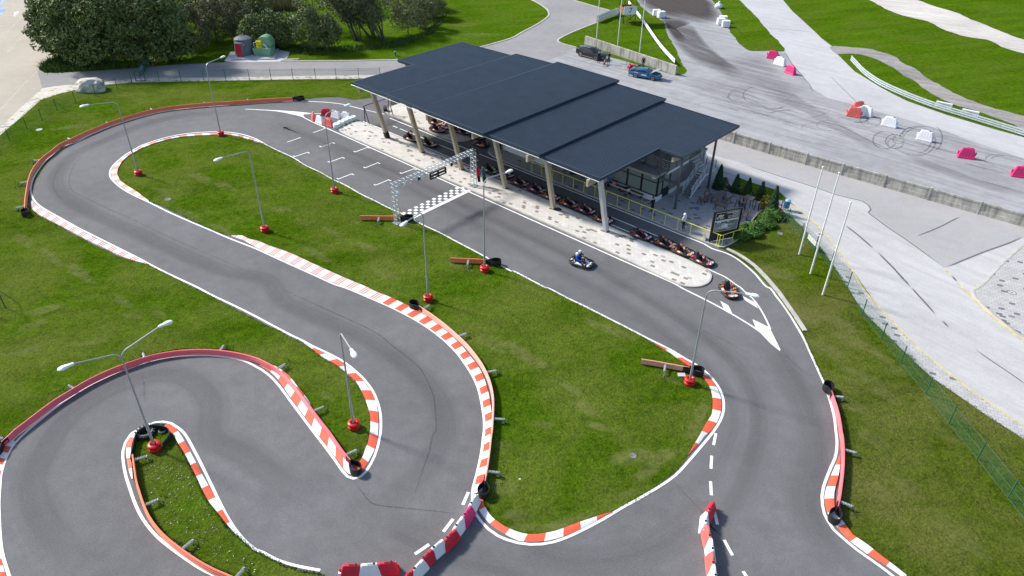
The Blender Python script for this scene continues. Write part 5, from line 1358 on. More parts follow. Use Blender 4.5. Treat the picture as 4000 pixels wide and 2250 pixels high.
roof_panel([(-21.27,17.53),(-18.63,17.60),(-18.37,27.9),(-21.05,27.83)], 5.995, skip=(1,))
for (a, b, z) in (((14.46,9.16),(14.66,17.98),5.54),((-18.9,8.85),(-18.63,17.6),5.94)):
    q = MB(); q.beam(q_(*a, z), q_(*b, z), .07, .20); q.beam(q_(*a, z+.12), q_(*b, z+.12), .15, .02); q.build('edge_trim', M['trim'], bt)
roof_panel([(14.66,17.98),(17.2,17.93),(17.42,28.18),(14.9,28.23)], 5.595, skip=(3,))
g = MB()
for (a, b), z in ((((-18.9,8.78),(1.37,8.37)),5.86),(((.9,8.93),(7.93,8.81)),5.62),(((7.5,9.22),(14.46,9.08)),5.37)):
    g.tube([q_(*a, z-.06), q_(*b, z-.06)], .035, 8)
g.build('gutter', M['galvl'], bt)
# timber columns and beams
ctop = [(-15.85,9.15,5.75),(-10.05,9.2,5.75),(-3.95,9.15,5.8),(2.15,9.25,5.6),(8.4,9.35,5.35),(14.25,9.5,5.35)]
for i, (u, v) in enumerate([(-15.61,10.52),(-9.8,10.51),(-3.68,10.43),(2.49,10.42),(8.69,10.35),(14.81,10.35)]):
    q = MB(); a, b = q_(u, v, .09), q_(*ctop[i])
    q.beam(a, b, .34, .42, up=(0, 1, 0))
    o = q.build('timber_column', M['timberg'] if i == 5 else M['timber'], bt, bevel=.01)
    q = MB(); q.box(a+Vector((0, 0, .05)), (.46, .46, .06)); q.build('base_plate', M['dark'], o)
    if i == 0:
        q = MB(); q.beam(a+Vector((0, 0, .02)), a.lerp(b, .13), .40, .48, up=(0, 1, 0)); q.build('rubber_wrap', M['rubber'], o)
for u, v in ((-18.11,9.54),(-12.57,9.25),(-6.79,9.15),(-.2,9.0),(6.62,9.1),(13.39,9.25)):
    z = 5.42 if u < 0 else (5.18 if u < 7 else 4.98)
    q = MB(); q.beam(q_(u, v-.42, z-.06), q_(u+.2, 28, z-.06), .24, .62); o = q.build('timber_beam', M['timber'], bt)
q = MB(); q.beam(q_(16.2, 18.05, 4.95), q_(16.4, 27.8, 4.95), .22, .5); q.build('timber_beam', M['timber'], bt)
q = MB(); q.beam(q_(-20.3, 17.8, 5.4), q_(-20.2, 27.6, 5.4), .22, .6); q.build('timber_beam', M['timber'], bt)
for u, v, z0 in ((17.15,24.3,0),(17.05,18.3,0),(14.86,18.36,2.7)):
    q = MB(); q.beam(q_(u, v, z0+.09), q_(u, v, 5.35), .17, .17); q.box(q_(u, v, z0+.1), (.3, .3, .03)); q.build('steel_column', M['steelg'], bt)
q = MB(); q.beam(q_(14.95, 18.36, 2.62), q_(17.05, 18.33, 2.62), .12, .26); q.build('steel_beam', M['steelg'], bt)
for u, v in ((-15.5,26),(-9.6,26),(-18,18.5)):
    q = MB(); q.beam(q_(u, v, .09), q_(u, v+.6, 5.7), .3, .4, up=(0, 1, 0)); q.build('timber_column', M['timber'], bt)
# ground floor block
w_ = MB()
w_.box(q_(-.85, 17.15, 1.43), (6.3, .2, 2.66)); w_.box(q_(2.2, 17.68, 1.43), (.2, .85, 2.66))
w_.box(q_(3.35, 18.2, 1.43), (2.5, .2, 2.66)); w_.box(q_(7.75, 18.2, 1.43), (3.0, .2, 2.66)); w_.box(q_(5.4, 18.2, 2.45), (1.7, .2, .6))
w_.box(q_(-3.95, 22, 1.43), (.2, 9.5, 2.66))
w_.build('wall', M['render'], bt)
w_ = MB(); w_.box(q_(12.1, 18.24, .34), (5.8, .22, .50)); w_.box(q_(14.9, 18.75, .34), (.22, .8, .50)); w_.box(q_(14.9, 23.8, .30), (.22, 6.6, .42)); w_.build('plinth', M['render'], bt)
w_ = MB(); w_.box(q_(14.88, 23.75, 1.63), (.2, 6.5, 2.22)); w_.build('side_wall', M['greyren'], bt)
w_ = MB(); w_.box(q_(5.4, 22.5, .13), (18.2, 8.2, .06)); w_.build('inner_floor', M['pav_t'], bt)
w_ = MB(); w_.box(q_(5.5, 27.0, 1.6), (18.6, .2, 3.0)); w_.build('back_wall', M['greyren'], bt)
w_ = MB(); w_.box(q_(12, 21.6, 1.5), (5.5, .1, 2.6)); w_.box(q_(9.2, 20, 1.5), (.1, 3.4, 2.6)); w_.build('inner_wall', M['greyslab'], bt)
# dark gate opening with its leaf swung out
q = MB(); q.add([q_(5.95,18.1,.1), q_(5.25,17.25,.1), q_(5.25,17.25,2.1), q_(5.95,18.1,2.1), q_(5.99,18.06,.1), q_(5.29,17.21,.1), q_(5.29,17.21,2.1), q_(5.99,18.06,2.1)], [(0,1,2,3),(4,7,6,5),(0,4,5,1),(1,5,6,2),(2,6,7,3),(3,7,4,0)])
dr = q.build('door', M['blackp'], bt)
q = MB(); q.tube([q_(5.34,17.24,.95), q_(5.40,17.20,.95), q_(5.40,17.20,1.2), q_(5.34,17.24,1.2)], .018, 6); q.build('handle', M['galv'], dr)
# glazing: front and end
def window(a, b, z0, z1, tr, name='window'):
    a, b = q_(*a, 0), q_(*b, 0); d = (b-a).normalized(); L = (b-a).length
    f = MB()
    for x in (0, L): f.beam(a+d*x+Vector((0,0,z0)), a+d*x+Vector((0,0,z1)), .09, .10)
    for z in (z0+.05, tr, z1-.05): f.beam(a+d*.05+Vector((0,0,z)), a+d*(L-.05)+Vector((0,0,z)), .085, .10)
    o = f.build(name, M['blackp'], bt)
    p = MB(); nn = Vector((d.y, -d.x, 0))*.01
    p.add([a+Vector((0,0,z0))+nn, b+Vector((0,0,z0))+nn, b+Vector((0,0,z1))+nn, a+Vector((0,0,z1))+nn, a+Vector((0,0,z0))-nn, b+Vector((0,0,z0))-nn, b+Vector((0,0,z1))-nn, a+Vector((0,0,z1))-nn], [(0,1,2,3),(4,7,6,5),(0,4,5,1),(1,5,6,2),(2,6,7,3),(3,7,4,0)])
    p.build('pane', M['glass'], o)
    return o
for a, b in ((9.3,11.4),(11.5,13.05),(13.15,14.85)): window((a, 18.3), (b, 18.3), .6, 2.62, 2.0)
window((14.88, 18.4), (14.88, 19.15), .6, 2.62, 2.0)
d_ = window((14.88, 19.25), (14.88, 20.4), .12, 2.62, 1.0, 'door')
q = MB(); q.box(q_(14.89, 19.83, .55), (.06, 1.0, .8)); q.build('door_panel', M['blackp'], d_)
q = MB(); q.tube([q_(14.96, 20.2, .95), q_(15.02, 20.2, .95), q_(15.02, 20.2, 1.35), q_(14.96, 20.2, 1.35)], .018, 6); q.build('handle', M['galvl'], d_)
# canopy, balcony, upper floor
q = MB(); q.box(q_(11.6, 18.55, 2.78), (6.7, 1.35, .24)); q.build('canopy', M['greyslab'], bt, bevel=.01)
q = MB(); q.box(q_(14.55, 18.02, 2.60), (.35, .18, .14)); q.build('floodlight', M['white'], bt)
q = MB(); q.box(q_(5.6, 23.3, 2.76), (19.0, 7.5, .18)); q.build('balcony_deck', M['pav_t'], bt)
q = MB(); q.box(q_(15.13, 21.4, 2.74), (.06, 3.7, .24)); q.box(q_(14.6, 19.53, 2.62), (1.1, .05, .22)); q.build('deck_fascia', M['render'], bt)
q = MB(); q.box(q_(2.5, 23.2, 4.2), (11.5, 7.0, 2.6)); q.build('upper_wall', M['greyren'], bt)
def railing(pts, H, bars, parent, name='balcony_railing', step=1.3, mat='galvl', pm='dark'):
    P = [Vector(p) for p in pts]
    r = MB()
    for k in range(bars):
        z = H*(k+1)/bars
        r.tube([p+Vector((0,0,z)) for p in P], .022 if k < bars-1 else .028, 6)
    o = r.build(name, M[mat], parent)
    p_ = MB()
    for a, b in zip(P, P[1:]):
        n = max(1, round((b-a).length/step))
        for k in range(n+1):
            c = a.lerp(b, k/n); p_.beam(c, c+Vector((0,0,H)), .045, .045)
    p_.build('railing_posts', M[pm], o)
    return o
railing([q_(8.6,19.66,2.85), q_(15.08,19.66,2.85), q_(15.08,23.6,2.85)], 1.0, 5, bt)
# stairs: one flight, a landing, a short second flight
st = MB()
n = 10
for k in range(n):
    v = 21.1+2.65*k/n; z = .12+1.66*(k+1)/n
    st.box(q_(16.5, v+.14, z-.03), (.96, .30, .06))
so = st.build('staircase', plain('stair_tread', (.24,.23,.22), .8), bt)
sg = MB()
for u in (16.02, 16.98): sg.beam(q_(u, 21.05, .12), q_(u, 23.75, 1.72), .05, .24)
sg.box(q_(16.5, 24.65, 1.72), (1.1, 1.85, .14))
for k in range(4): sg.box(q_(15.75-.24*k, 24.6, 1.95+.24*k), (.28, 1.3, .07))
sg.build('stringer', M['render'], so)
railing([q_(16.02,21.08,.15), q_(16.02,23.75,1.78)], .95, 6, so, 'stair_railing', .75)
railing([q_(16.98,21.08,.15), q_(16.98,23.75,1.78), q_(16.98,25.5,1.78), q_(15.95,25.5,1.78), q_(15.1,25.5,2.85)], .95, 6, so, 'stair_railing', .75)
# ------------------------------------------------------------------ yellow handrail along the terrace
yt = thing('yellow_railing', B(12, 15.12, .1), 'long yellow handrail on slim posts along the terrace edge', 'handrail', None, UANG)
def y_(u, v, z): return Vector((u-12, v-15.12, z))
ub = [1.85,3.2,4.65]+[5.95+1.33*k for k in range(14)]
q = MB(); q.tube([y_(1.75,17.0,1.0), y_(1.75,15.12,1.02), y_(23.55,15.12,1.02), y_(24.35,17.6,1.02)], .032, 8); q.build('handrail', M['yellow'], yt, smooth=True)
for u in ub+[23.45]:
    q = MB(); q.tube([y_(u,15.12,0), y_(u,15.12,1.02)], .026, 6); q.box(y_(u,15.12,.01), (.12,.12,.02)); q.build('post', M['yellow'], yt)
for u, v in ((23.65,15.3),(24.0,16.5),(24.32,17.5),(1.75,16.9),(3.0,16.9)):
    q = MB(); q.tube([y_(u,v,0), y_(u,v,1.02)], .026, 6); q.build('post', M['yellow'], yt)
q = MB(); q.tube([y_(3.0,16.9,1.02), y_(3.0,16.2,1.02), y_(3.6,17.0,1.02)][:2], .026, 6); q.build('end_rail', M['yellow'], yt)
# ------------------------------------------------------------------ information board
sa, sb_ = B(22.58, 15.05, .1), B(23.88, 17.45, .1)
it = thing('information_board', sa.lerp(sb_, .5), 'black framed information board with opening hours and a kart picture', 'sign board')
e = (sb_-sa).normalized(); LB = (sb_-sa).length
nf = Vector((e.y, -e.x, 0))                    # towards the track
HB = 3.0
q = MB()
for p in (sa, sb_): q.beam(p, p+Vector((0,0,HB)), .15, .15)
q.beam(sa+e*.075+Vector((0,0,HB-.05)), sb_-e*.075+Vector((0,0,HB-.05)), .15, .10); q.build('frame', M['blackp'], it, world=True)
q = MB(); q.beam(sa+e*.075+Vector((0,0,(HB-.1+.9)/2)), sb_-e*.075+Vector((0,0,(HB-.1+.9)/2)), .06, HB-1.0); q.build('panel', plain('board_black', (.03,.03,.033), .4), it, world=True)
q = MB(); q.beam(sa+e*.075+Vector((0,0,.48)), sb_-e*.075+Vector((0,0,.48)), .05, .84); q.build('skirt', M['dark'], it, world=True)
def bp_(x, z, off=.034): return sa+e*x+Vector((0,0,z))+nf*off
def brect(mb, x0, x1, z0, z1, mi=0, off=.034, sh=0.0): mb.add([bp_(x0,z0,off), bp_(x1,z0,off), bp_(x1+sh,z1,off), bp_(x0+sh,z1,off)], [(0,1,2,3)], mi)
q = MB()
x0, x1 = .16, LB-.16
for a in ((x0,x1,2.80,2.83),(x0,x1,2.02,2.06),(x0,x1,.93,.96),(x0,x0+.03,.93,2.83),(x1-.03,x1,.93,2.83)): brect(q, *a, 0, .036)
q.build('border', M['white'], it, world=True, fix=False)
pm = [plain('print_%s' % n_, c, .5) for n_, c in (('sky',(.62,.66,.68)),('trees',(.10,.13,.13)),('track',(.20,.22,.23)),('pale',(.66,.68,.70)),('kart',(.42,.36,.38)),('black',(.03,.03,.03)),('mint',(.45,.70,.58)),('rose',(.55,.33,.33)))]
q = MB()
brect(q, x0+.03, x1-.03, 1.9, 2.02, 0); brect(q, x0+.03, x1-.03, 1.76, 1.9, 1); brect(q, x0+.03, x1-.03, .96, 1.76, 2)
rr = random.Random(3)
for k in range(16):
    z = 1.0+.75*k/16; a = rr.uniform(x0+.05, 1.4); L_ = rr.uniform(.4, 1.1)
    brect(q, a, min(a+L_, x1-.05), z, z+rr.uniform(.015, .04), 3 if k % 3 else 1, .0352, .0)
for c, w2, z0, z1, mi in ((.55,.10,1.8,1.98,0),(.75,.06,1.78,2.0,3),(1.5,.1,1.8,1.9,3),(1.9,.12,1.78,1.87,1)): brect(q, c-w2, c+w2, z0, z1, mi, .0356)
def bpoly(pts, mi, off): q.add([bp_(x, z, off) for x, z in pts], [tuple(range(len(pts)))], mi)
bpoly([(.78,1.10),(1.75,1.06),(1.85,1.18),(1.7,1.3),(.95,1.32),(.76,1.2)], 4, .0366); bpoly([(.72,1.02),(1.5,1.0),(1.6,1.06),(.76,1.12)], 5, .0370)
bpoly([(1.15,1.26),(1.6,1.24),(1.55,1.55),(1.4,1.66),(1.22,1.62)], 3, .0374); bpoly([(1.30,1.64),(1.48,1.64),(1.5,1.78),(1.4,1.84),(1.29,1.77)], 5, .0378)
bpoly([(.95,1.3),(1.12,1.3),(1.16,1.52),(1.02,1.6),(.93,1.5)], 3, .0374); bpoly([(1.85,1.42),(2.2,1.42),(2.25,1.5),(2.1,1.62),(1.9,1.56)], 4, .0374); bpoly([(1.95,1.56),(2.08,1.56),(2.06,1.72),(1.96,1.7)], 5, .0378)
q.build('picture', pm, it, world=True, fix=False)
q = MB()
for pts, mi in (([(.30,2.28),(.62,2.42),(.60,2.50),(.28,2.38)],0),([(.42,2.46),(.75,2.56),(.74,2.66),(.46,2.58)],0),([(.62,2.36),(.98,2.48),(.96,2.60),(.66,2.50)],3),([(.55,2.28),(.92,2.34),(.9,2.42),(.58,2.36)],7),([(.6,2.16),(1.05,2.24),(1.0,2.31),(.62,2.25)],6),([(.28,2.2),(.5,2.24),(.52,2.31),(.3,2.28)],6)):
    bpoly(pts, mi, .0366)
q.build('emblem', pm, it, world=True, fix=False)
zdir = Vector((0, 0, 1))
for s_, sz, z_ in (('HOBIKARDIRADA', .155, 2.64), ('AVATUD', .155, 2.48), ('E-N 16.00-22.00', .155, 2.31), ('R-P 12.00-22.00', .155, 2.15)):
    text(s_, sz, M['white'], it, bp_(LB-.26, z_, .038), e, zdir, .001, 'lettering', 'RIGHT', 1.0, 0.0, True, 1.0, .004)
# ------------------------------------------------------------------ start gantry
gt = thing('start_gantry', B(-.1, -1.39, 0), 'silver truss gantry over the chequered start line carrying black lights', 'gantry', None, UANG)
def g_(u, v, z): return Vector((u+.1, v+1.39, z))
def truss(name, a, b, w_=.38, bay=.45, up=(0, 0, 1)):
    a, b = Vector(a), Vector(b); d = (b-a).normalized()
    x = d.cross(Vector(up)).normalized(); y = x.cross(d)
    c = [(-1,-1),(1,-1),(1,1),(-1,1)]
    L = (b-a).length; n = max(2, round(L/bay))
    q = MB()
    for i, j in c: q.tube([a+x*i*w_/2+y*j*w_/2, b+x*i*w_/2+y*j*w_/2], .026, 6)
    for s in range(4):
        i0, j0 = c[s]; i1, j1 = c[(s+1) % 4]
        for k in range(n):
            p = a+d*L*k/n; r_ = a+d*L*(k+1)/n
            A_, B_ = (x*i0+y*j0)*w_/2, (x*i1+y*j1)*w_/2
            q.tube([p+A_, r_+B_] if k % 2 == 0 else [p+B_, r_+A_], .014, 4)
            q.tube([p+A_, p+B_], .012, 4)
    return q.build(name, M['galvl'], gt)
truss('truss_leg', g_(-.1,-1.39,0), g_(-.1,-1.45,3.66), up=(0,1,0))
truss('truss_leg', g_(-.1,8.55,.1), g_(-.1,8.55,3.66), up=(0,1,0))
truss('truss_beam', g_(-.1,-1.64,3.85), g_(-.1,8.74,3.85))
for v in (-1.39, 8.55):
    q = MB(); q.box(g_(-.1, v, .03 if v < 0 else .13), (.7, .7, .04)); q.build('base_plate', M['galv'], gt)
q = MB()
for k in range(4): q.tube([g_(.22+.12*(k % 2), 2.6, 3.60-.16*k), g_(.22+.12*(k % 2), 4.5, 3.60-.16*k)], .065, 8)
for v in (2.6, 3.55, 4.5): q.box(g_(.27, v, 3.36), (.22, .05, .62))
for k in range(14): q.box(g_(.13, 2.65+.14*k, 3.68), (.28, .025, .03))
q.build('light_bar', M['blackp'], gt)
for v in (1.3, 5.4, 8.9, -1.2):
    q = MB(); M_ = Matrix.Rotation(R(35), 3, 'Y')
    q.lathe([(.05,-.14),(.12,-.10),(.14,.10),(.11,.12),(.0,.08)], g_(.16, v, 3.54 if v != -1.2 else 3.1), 10, M=M_)
    q.tube([g_(-.02, v, 3.67 if v != -1.2 else 3.15), g_(.16, v, 3.57 if v != -1.2 else 3.1)], .02, 5); q.build('spotlight', M['blackp'] if v != -1.2 else M['lamp'], gt, smooth=True)
q = MB()
for k in range(6):
    v = -.9+.75*k; q.tube([g_(.1,v,3.66), g_(.12,v+.18,3.48), g_(.12,v+.4,3.48), g_(.1,v+.62,3.66)], .018, 5)
q.build('cable', M['lamp'], gt)
# flags hanging by the right leg
def flag(p, rz, c1, c2, label):
    t = thing('flag', p, label, 'flag', 'flags beside the gantry', rz)
    q = MB(); q.tube([(0,0,0),(0,.05,2.05)], .02, 6); q.build('pole', M['white'], t)
    q = MB(); N = 10; Z = [1.95-.19*k for k in range(9)]
    grid = []
    for z in Z:
        row = []
        for i in range(N+1):
            s = i/N; wv = .42-.12*abs(z-1.1)
            row.append(Vector((wv*s+.02, .10*math.sin(s*7+z*3)+.03, z-.12*s*s)))
        grid.append(row)
    vs = [v for r_ in grid for v in r_]
    fs = [(j*(N+1)+i, j*(N+1)+i+1, (j+1)*(N+1)+i+1, (j+1)*(N+1)+i) for j in range(len(Z)-1) for i in range(N)]
    q.add(vs, fs); q.m = [0 if (f // N) < 5 else 1 for f in range(len(fs))]
    o = q.build('cloth', [c1, c2], t, smooth=True, fix=False)
    sm = o.modifiers.new('thick', 'SOLIDIFY'); sm.thickness = .01
flag(B(-.05, 8.95, .11), UANG+R(10), M['c_red'], M['c_black'], 'drooping flag, red above and black below, at the right leg of the gantry')
M['c_teal'] = cloth('teal_cloth', (.03,.13,.15))
flag(B(.5, 9.15, .11), UANG+R(25), M['c_teal'], M['c_navy'], 'drooping dark teal flag next to the red and black one')
# fringe net across the pit entry
nt_ = thing('fringe_gate', B(-20.6, 13.4, 0), 'black trestle carrying a net of pale pink ribbons across the pit lane entry', 'net barrier', None, UANG)
def n_(u, v, z): return Vector((u+20.6, v-13.4, z))
for v in (11.6, 15.23):
    q = MB(); zb = .12 if v > 15 else .1
    for u in (-20.93, -20.15): q.beam(n_(u, v, zb), n_(-20.85, v, 2.1), .07, .07)
    q.build('trestle', M['blackp'], nt_)
q = MB(); q.tube([n_(-20.85,11.5,2.1), n_(-20.85,15.33,2.1)], .045, 6); q.build('top_bar', M['blackp'], nt_)
q = MB(); rr = random.Random(4)
M['ribbon'] = plain('pale_ribbon', (.66,.55,.60), .8)
for k in range(26):
    v = 11.75+3.35*k/25; z = 2.06; L_ = rr.uniform(.95, 1.3); s = 1
    P = []
    for i in range(7): P.append(n_(-20.85+.02*s, v+.055*s, z-L_*i/6)); s = -s
    q.tube(P, .017, 4)
q.build('ribbon_net', M['ribbon'], nt_)
p = B(-22.0, 15.6, .1)
t = thing('tyre_stack', p, 'stack of black tyres behind the ribbon net at the end of the paved island', 'tyre stack')
for k in range(4):
    q = MB(); q.lathe([(.14,k*.15),(.24,k*.15-.005),(.28,k*.15+.04),(.28,k*.15+.11),(.24,k*.15+.148),(.14,k*.15+.14)], n=16, cap=False); q.build('tyre', M['tyre'], t, smooth=True)
# ------------------------------------------------------------------ benches, tables, chairs, bin
def slab(q, c, d, rz=0, M_=None): q.box(c, d, rz, M=M_)
bl_ = thing('long_bench', B(11.6, 17.78, .1), 'long wooden bench against the glazed front, pale front edge', 'bench', None, UANG)
q = MB(); q.box((0,.05,.43), (4.2,.44,.05)); q.build('seat', M['bwood'], bl_)
q = MB(); q.box((0,-.20,.43), (4.2,.05,.09)); q.build('front_edge', plain('pale_edge', (.58,.54,.45), .7), bl_)
for x in (-1.9,-.6,.6,1.9):
    q = MB(); q.box((x,.05,.205), (.08,.36,.40)); q.build('leg', M['dark'], bl_)
def table(p, rz, L, W_, H, label):
    t = thing('outdoor_table', p, label, 'table', None, rz)
    q = MB()
    for k in range(5): q.box((0, -W_/2+W_*(k+.5)/5, H-.02), (L, W_/5-.012, .045))
    q.build('tabletop', M['bwood'], t)
    for x in (-1, 1):
        for y in (-1, 1):
            q = MB(); q.beam((x*(L/2-.14), y*(W_/2-.12), H-.04), (x*(L/2-.06), y*(W_/2-.08), 0), .06, .06); q.build('leg', M['dark'], t)
    q = MB(); q.box((0,0,H-.09), (L-.3,.06,.08)); q.build('rail', M['dark'], t)
    return t
def seat(p, rz, L, label, back=True, H=.45, W_=.44, name='garden_chair', cat='chair', group=None):
    t = thing(name, p, label, cat, group, rz)
    q = MB()
    for k in range(3): q.box((0, -W_/2+W_*(k+.5)/3, H), (L, W_/3-.012, .04))
    q.build('seat', M['bwood'], t)
    for x in (-1, 1):
        for y in (-1, 1):
            q = MB(); q.beam((x*(L/2-.08), y*(W_/2-.07), H-.01), (x*(L/2+.02), y*(W_/2+.05), 0), .05, .05); q.build('leg', M['dark'], t)
    if back:
        q = MB(); q.beam((-L/2+.05, W_/2+.10, H+.36), (L/2-.05, W_/2+.10, H+.36), .04, .22); q.build('backrest', M['bwood'], t)
        q = MB()
        for x in (-1, 1): q.beam((x*(L/2-.12), W_/2-.03, H), (x*(L/2-.12), W_/2+.11, H+.42), .04, .04)
        q.build('back_post', M['dark'], t)
    return t
table(B(19.32, 22.2, .1), UANG+R(90), 1.35, .78, .75, 'low brown slatted table on the terrace, between two benches')
seat(B(18.45, 22.1, .1), UANG+R(90), 1.2, 'brown bench with backrest on the stairs side of the low table', True, .45, .42, 'garden_bench', 'bench')
seat(B(20.15, 22.3, .1), UANG-R(90), 1.25, 'brown bench with backrest on the hedge side of the low table', True, .45, .42, 'garden_bench', 'bench')
seat(B(18.35, 20.85, .1), UANG+R(170), .46, 'single brown chair standing alone at the foot of the outdoor stairs')
seat(B(19.35, 23.35, .1), UANG+R(5), .46, 'brown chair at the far end of the low table')
seat(B(20.35, 21.0, .1), UANG+R(185), 1.1, 'brown bench half hidden behind the information board', True, .45, .42, 'garden_bench', 'bench')
seat(B(22.75, 21.2, .1), UANG-R(70), 1.1, 'brown bench tilted beside the juniper hedge, right of the information board', True, .45, .42, 'garden_bench', 'bench')
table(B(21.98, 23.3, .1), UANG, .85, .80, 1.08, 'tall brown bar table by the juniper hedge')
for (u, v), lb in (((21.15,23.55),'tall brown stool on the left of the bar table'),((21.85,22.55),'tall brown stool in front of the bar table'),((22.8,23.5),'tall brown stool on the hedge side of the bar table'),((21.2,22.75),'tall brown stool at the left front corner of the bar table')):
    seat(B(u, v, .1), UANG+R(20), .40, lb, False, .76, .36, 'bar_stool', 'stool', 'stools round the bar table')
bn = thing('waste_bin', B(-4.2, 16.75, .11), 'black round waste bin at the left end of the white wall', 'bin')
q = MB(); q.lathe([(.20,0),(.22,.05),(.23,.9),(.25,.92),(.25,1.0)], n=16); q.build('bin_body', M['blackp'], bn, smooth=True)
q = MB(); q.lathe([(.25,1.0),(.25,1.03),(.14,1.05),(.13,1.0)], n=16); q.build('bin_rim', M['galv'], bn, smooth=True)
bn = thing('litter_bin', G(*T(3,1,[(180,668)])[0]), 'bright blue litter bin on a post at the end of the paved strip', 'bin')
q = MB(); q.lathe([(.20,.25),(.24,.3),(.26,1.0)], n=16); q.build('bin_body', M['blue'], bn, smooth=True)
q = MB(); q.lathe([(.28,1.0),(.28,1.05),(.18,1.16),(.02,1.2)], n=16); q.build('lid', plain('lid_blue', (.20,.52,.70), .3), bn, smooth=True)
q = MB(); q.beam((-.26,.1,0), (-.26,.1,1.2), .05, .05); q.build('post', M['galv'], bn)
for p, lb, r_, mt in ((G(2000+460/2.576, 562+675/2.576), 'black rubber pad lying at the foot of a timber column', .30, 'rubber'),):
    q = MB(); q.loft([[p+Vector((math.cos(a)*r_*k*(1.2 if c < 1 else 1), math.sin(a)*r_*k*.7, z)) for a in [i*math.pi/5 for i in range(10)]] for k, z, c in ((1,.11,0),(1,.2,0),(.6,.33,1),(.2,.38,1))]); o = q.build('rubber_pad', M[mt], None, smooth=True); tag(o, lb, 'rubber pad')
q = MB(); q.beam(B(22.2,14.95,.12), B(21.7,15.6,.12), .25, .04); q.beam(B(22.2,14.95,.12), B(21.9,15.35,.45), .05, .3); o = q.build('leaning_board', M['greyslab'], None); tag(o, 'grey board lying by the foot of the information board', 'board')
bo = thing('bench_board', G(*T(3,1,[(430,1030)])[0]), 'small white board on two legs behind the flagpoles', 'board')
p0, p1 = GP(T(3,1,[(388,990),(482,1090)])); Lc = bo.location
q = MB(); q.beam(p0+Vector((0,0,.62)), p1+Vector((0,0,.62)), .05, .42); q.build('panel', M['whitep'], bo, world=True)
for f in (.12, .88):
    q = MB(); q.beam(p0.lerp(p1, f), p0.lerp(p1, f)+Vector((0,0,.5)), .05, .05); q.build('leg', M['galv'], bo, world=True)
# manhole covers and small slabs lying flush
for (c, r, x, y), rad, mt, lb in (((0,0,395,1306),.34,'pad','pale round manhole cover in the lawn below the left fence'),((0,1,1690,560),.30,'tyregrey','grey manhole cover on the infield near the tip kerb'),((2,3,1212,245),.22,'tyregrey','dark manhole cover in the right part of the infield'),((3,2,2448,58),.36,'bwood','brown manhole cover in the paved corner'),((3,1,120,905),.26,'tyregrey','grey manhole cover beside the green fence end post'),((2,3,78,480),.07,'pad','small pale lid in the lower infield')):
    q = MB(); q.lathe([(rad,.0),(rad,.045),(rad*.86,.05),(rad*.8,.042),(0,.046)], n=20, cap=False); o = q.build('manhole_cover', M[mt], None, smooth=True); o.location = G(*T(c,r,[(x,y)])[0])+Vector((0,0,.105-.05 if c == 3 and r == 2 else 0)); tag(o, lb, 'manhole cover')
q = MB(); q.box((0,0,.06), (.5,.35,.10)); o = q.build('concrete_slab', M['pad'], None); o.location = G(*T(2,2,[(1705,885)])[0]); tag(o, 'small concrete slab in the grass beside the short barrier and red lamp base', 'slab')
# ------------------------------------------------------------------ karts: x forward, origin at the ground centre
KP = {'orange': ((.66,.17,.03),(.60,.20,.10)), 'red': ((.52,.05,.07),(.58,.16,.14)), 'yellow': ((.66,.48,.06),(.30,.34,.12)), 'white': ((.70,.72,.73),(.66,.70,.72)), 'black': ((.05,.05,.055),(.62,.25,.08))}
def livery(name, c, dark, sc):
    q = NT(name)
    f = q.noise(sc, 2, .5, q.mapped(.5, (4.5, 1.6, 2.5)))
    q.col(q.ramp(f, [(.42, dark), (.46, c), (.60, c), (.63, (.62, .60, .58)), (.68, (.62, .60, .58)), (.70, c)])); q.rough(.32)
    return q.mat
for k, (a, b) in KP.items():
    M['kp_'+k] = livery('kart_panel_'+k, a, (.02, .02, .022), 1.0); M['kq_'+k] = livery('kart_trim_'+k, b, (.03, .02, .022), 1.3)
_kart = {}
def superell(cx, cy, a, b, n, z, k=28, x0=None):
    out = []
    for i in range(k):
        t = 2*math.pi*i/k
        c, s = math.cos(t), math.sin(t)
        out.append(Vector((cx+a*math.copysign(abs(c)**(2/n), c), cy+b*math.copysign(abs(s)**(2/n), s), z)))
    return out
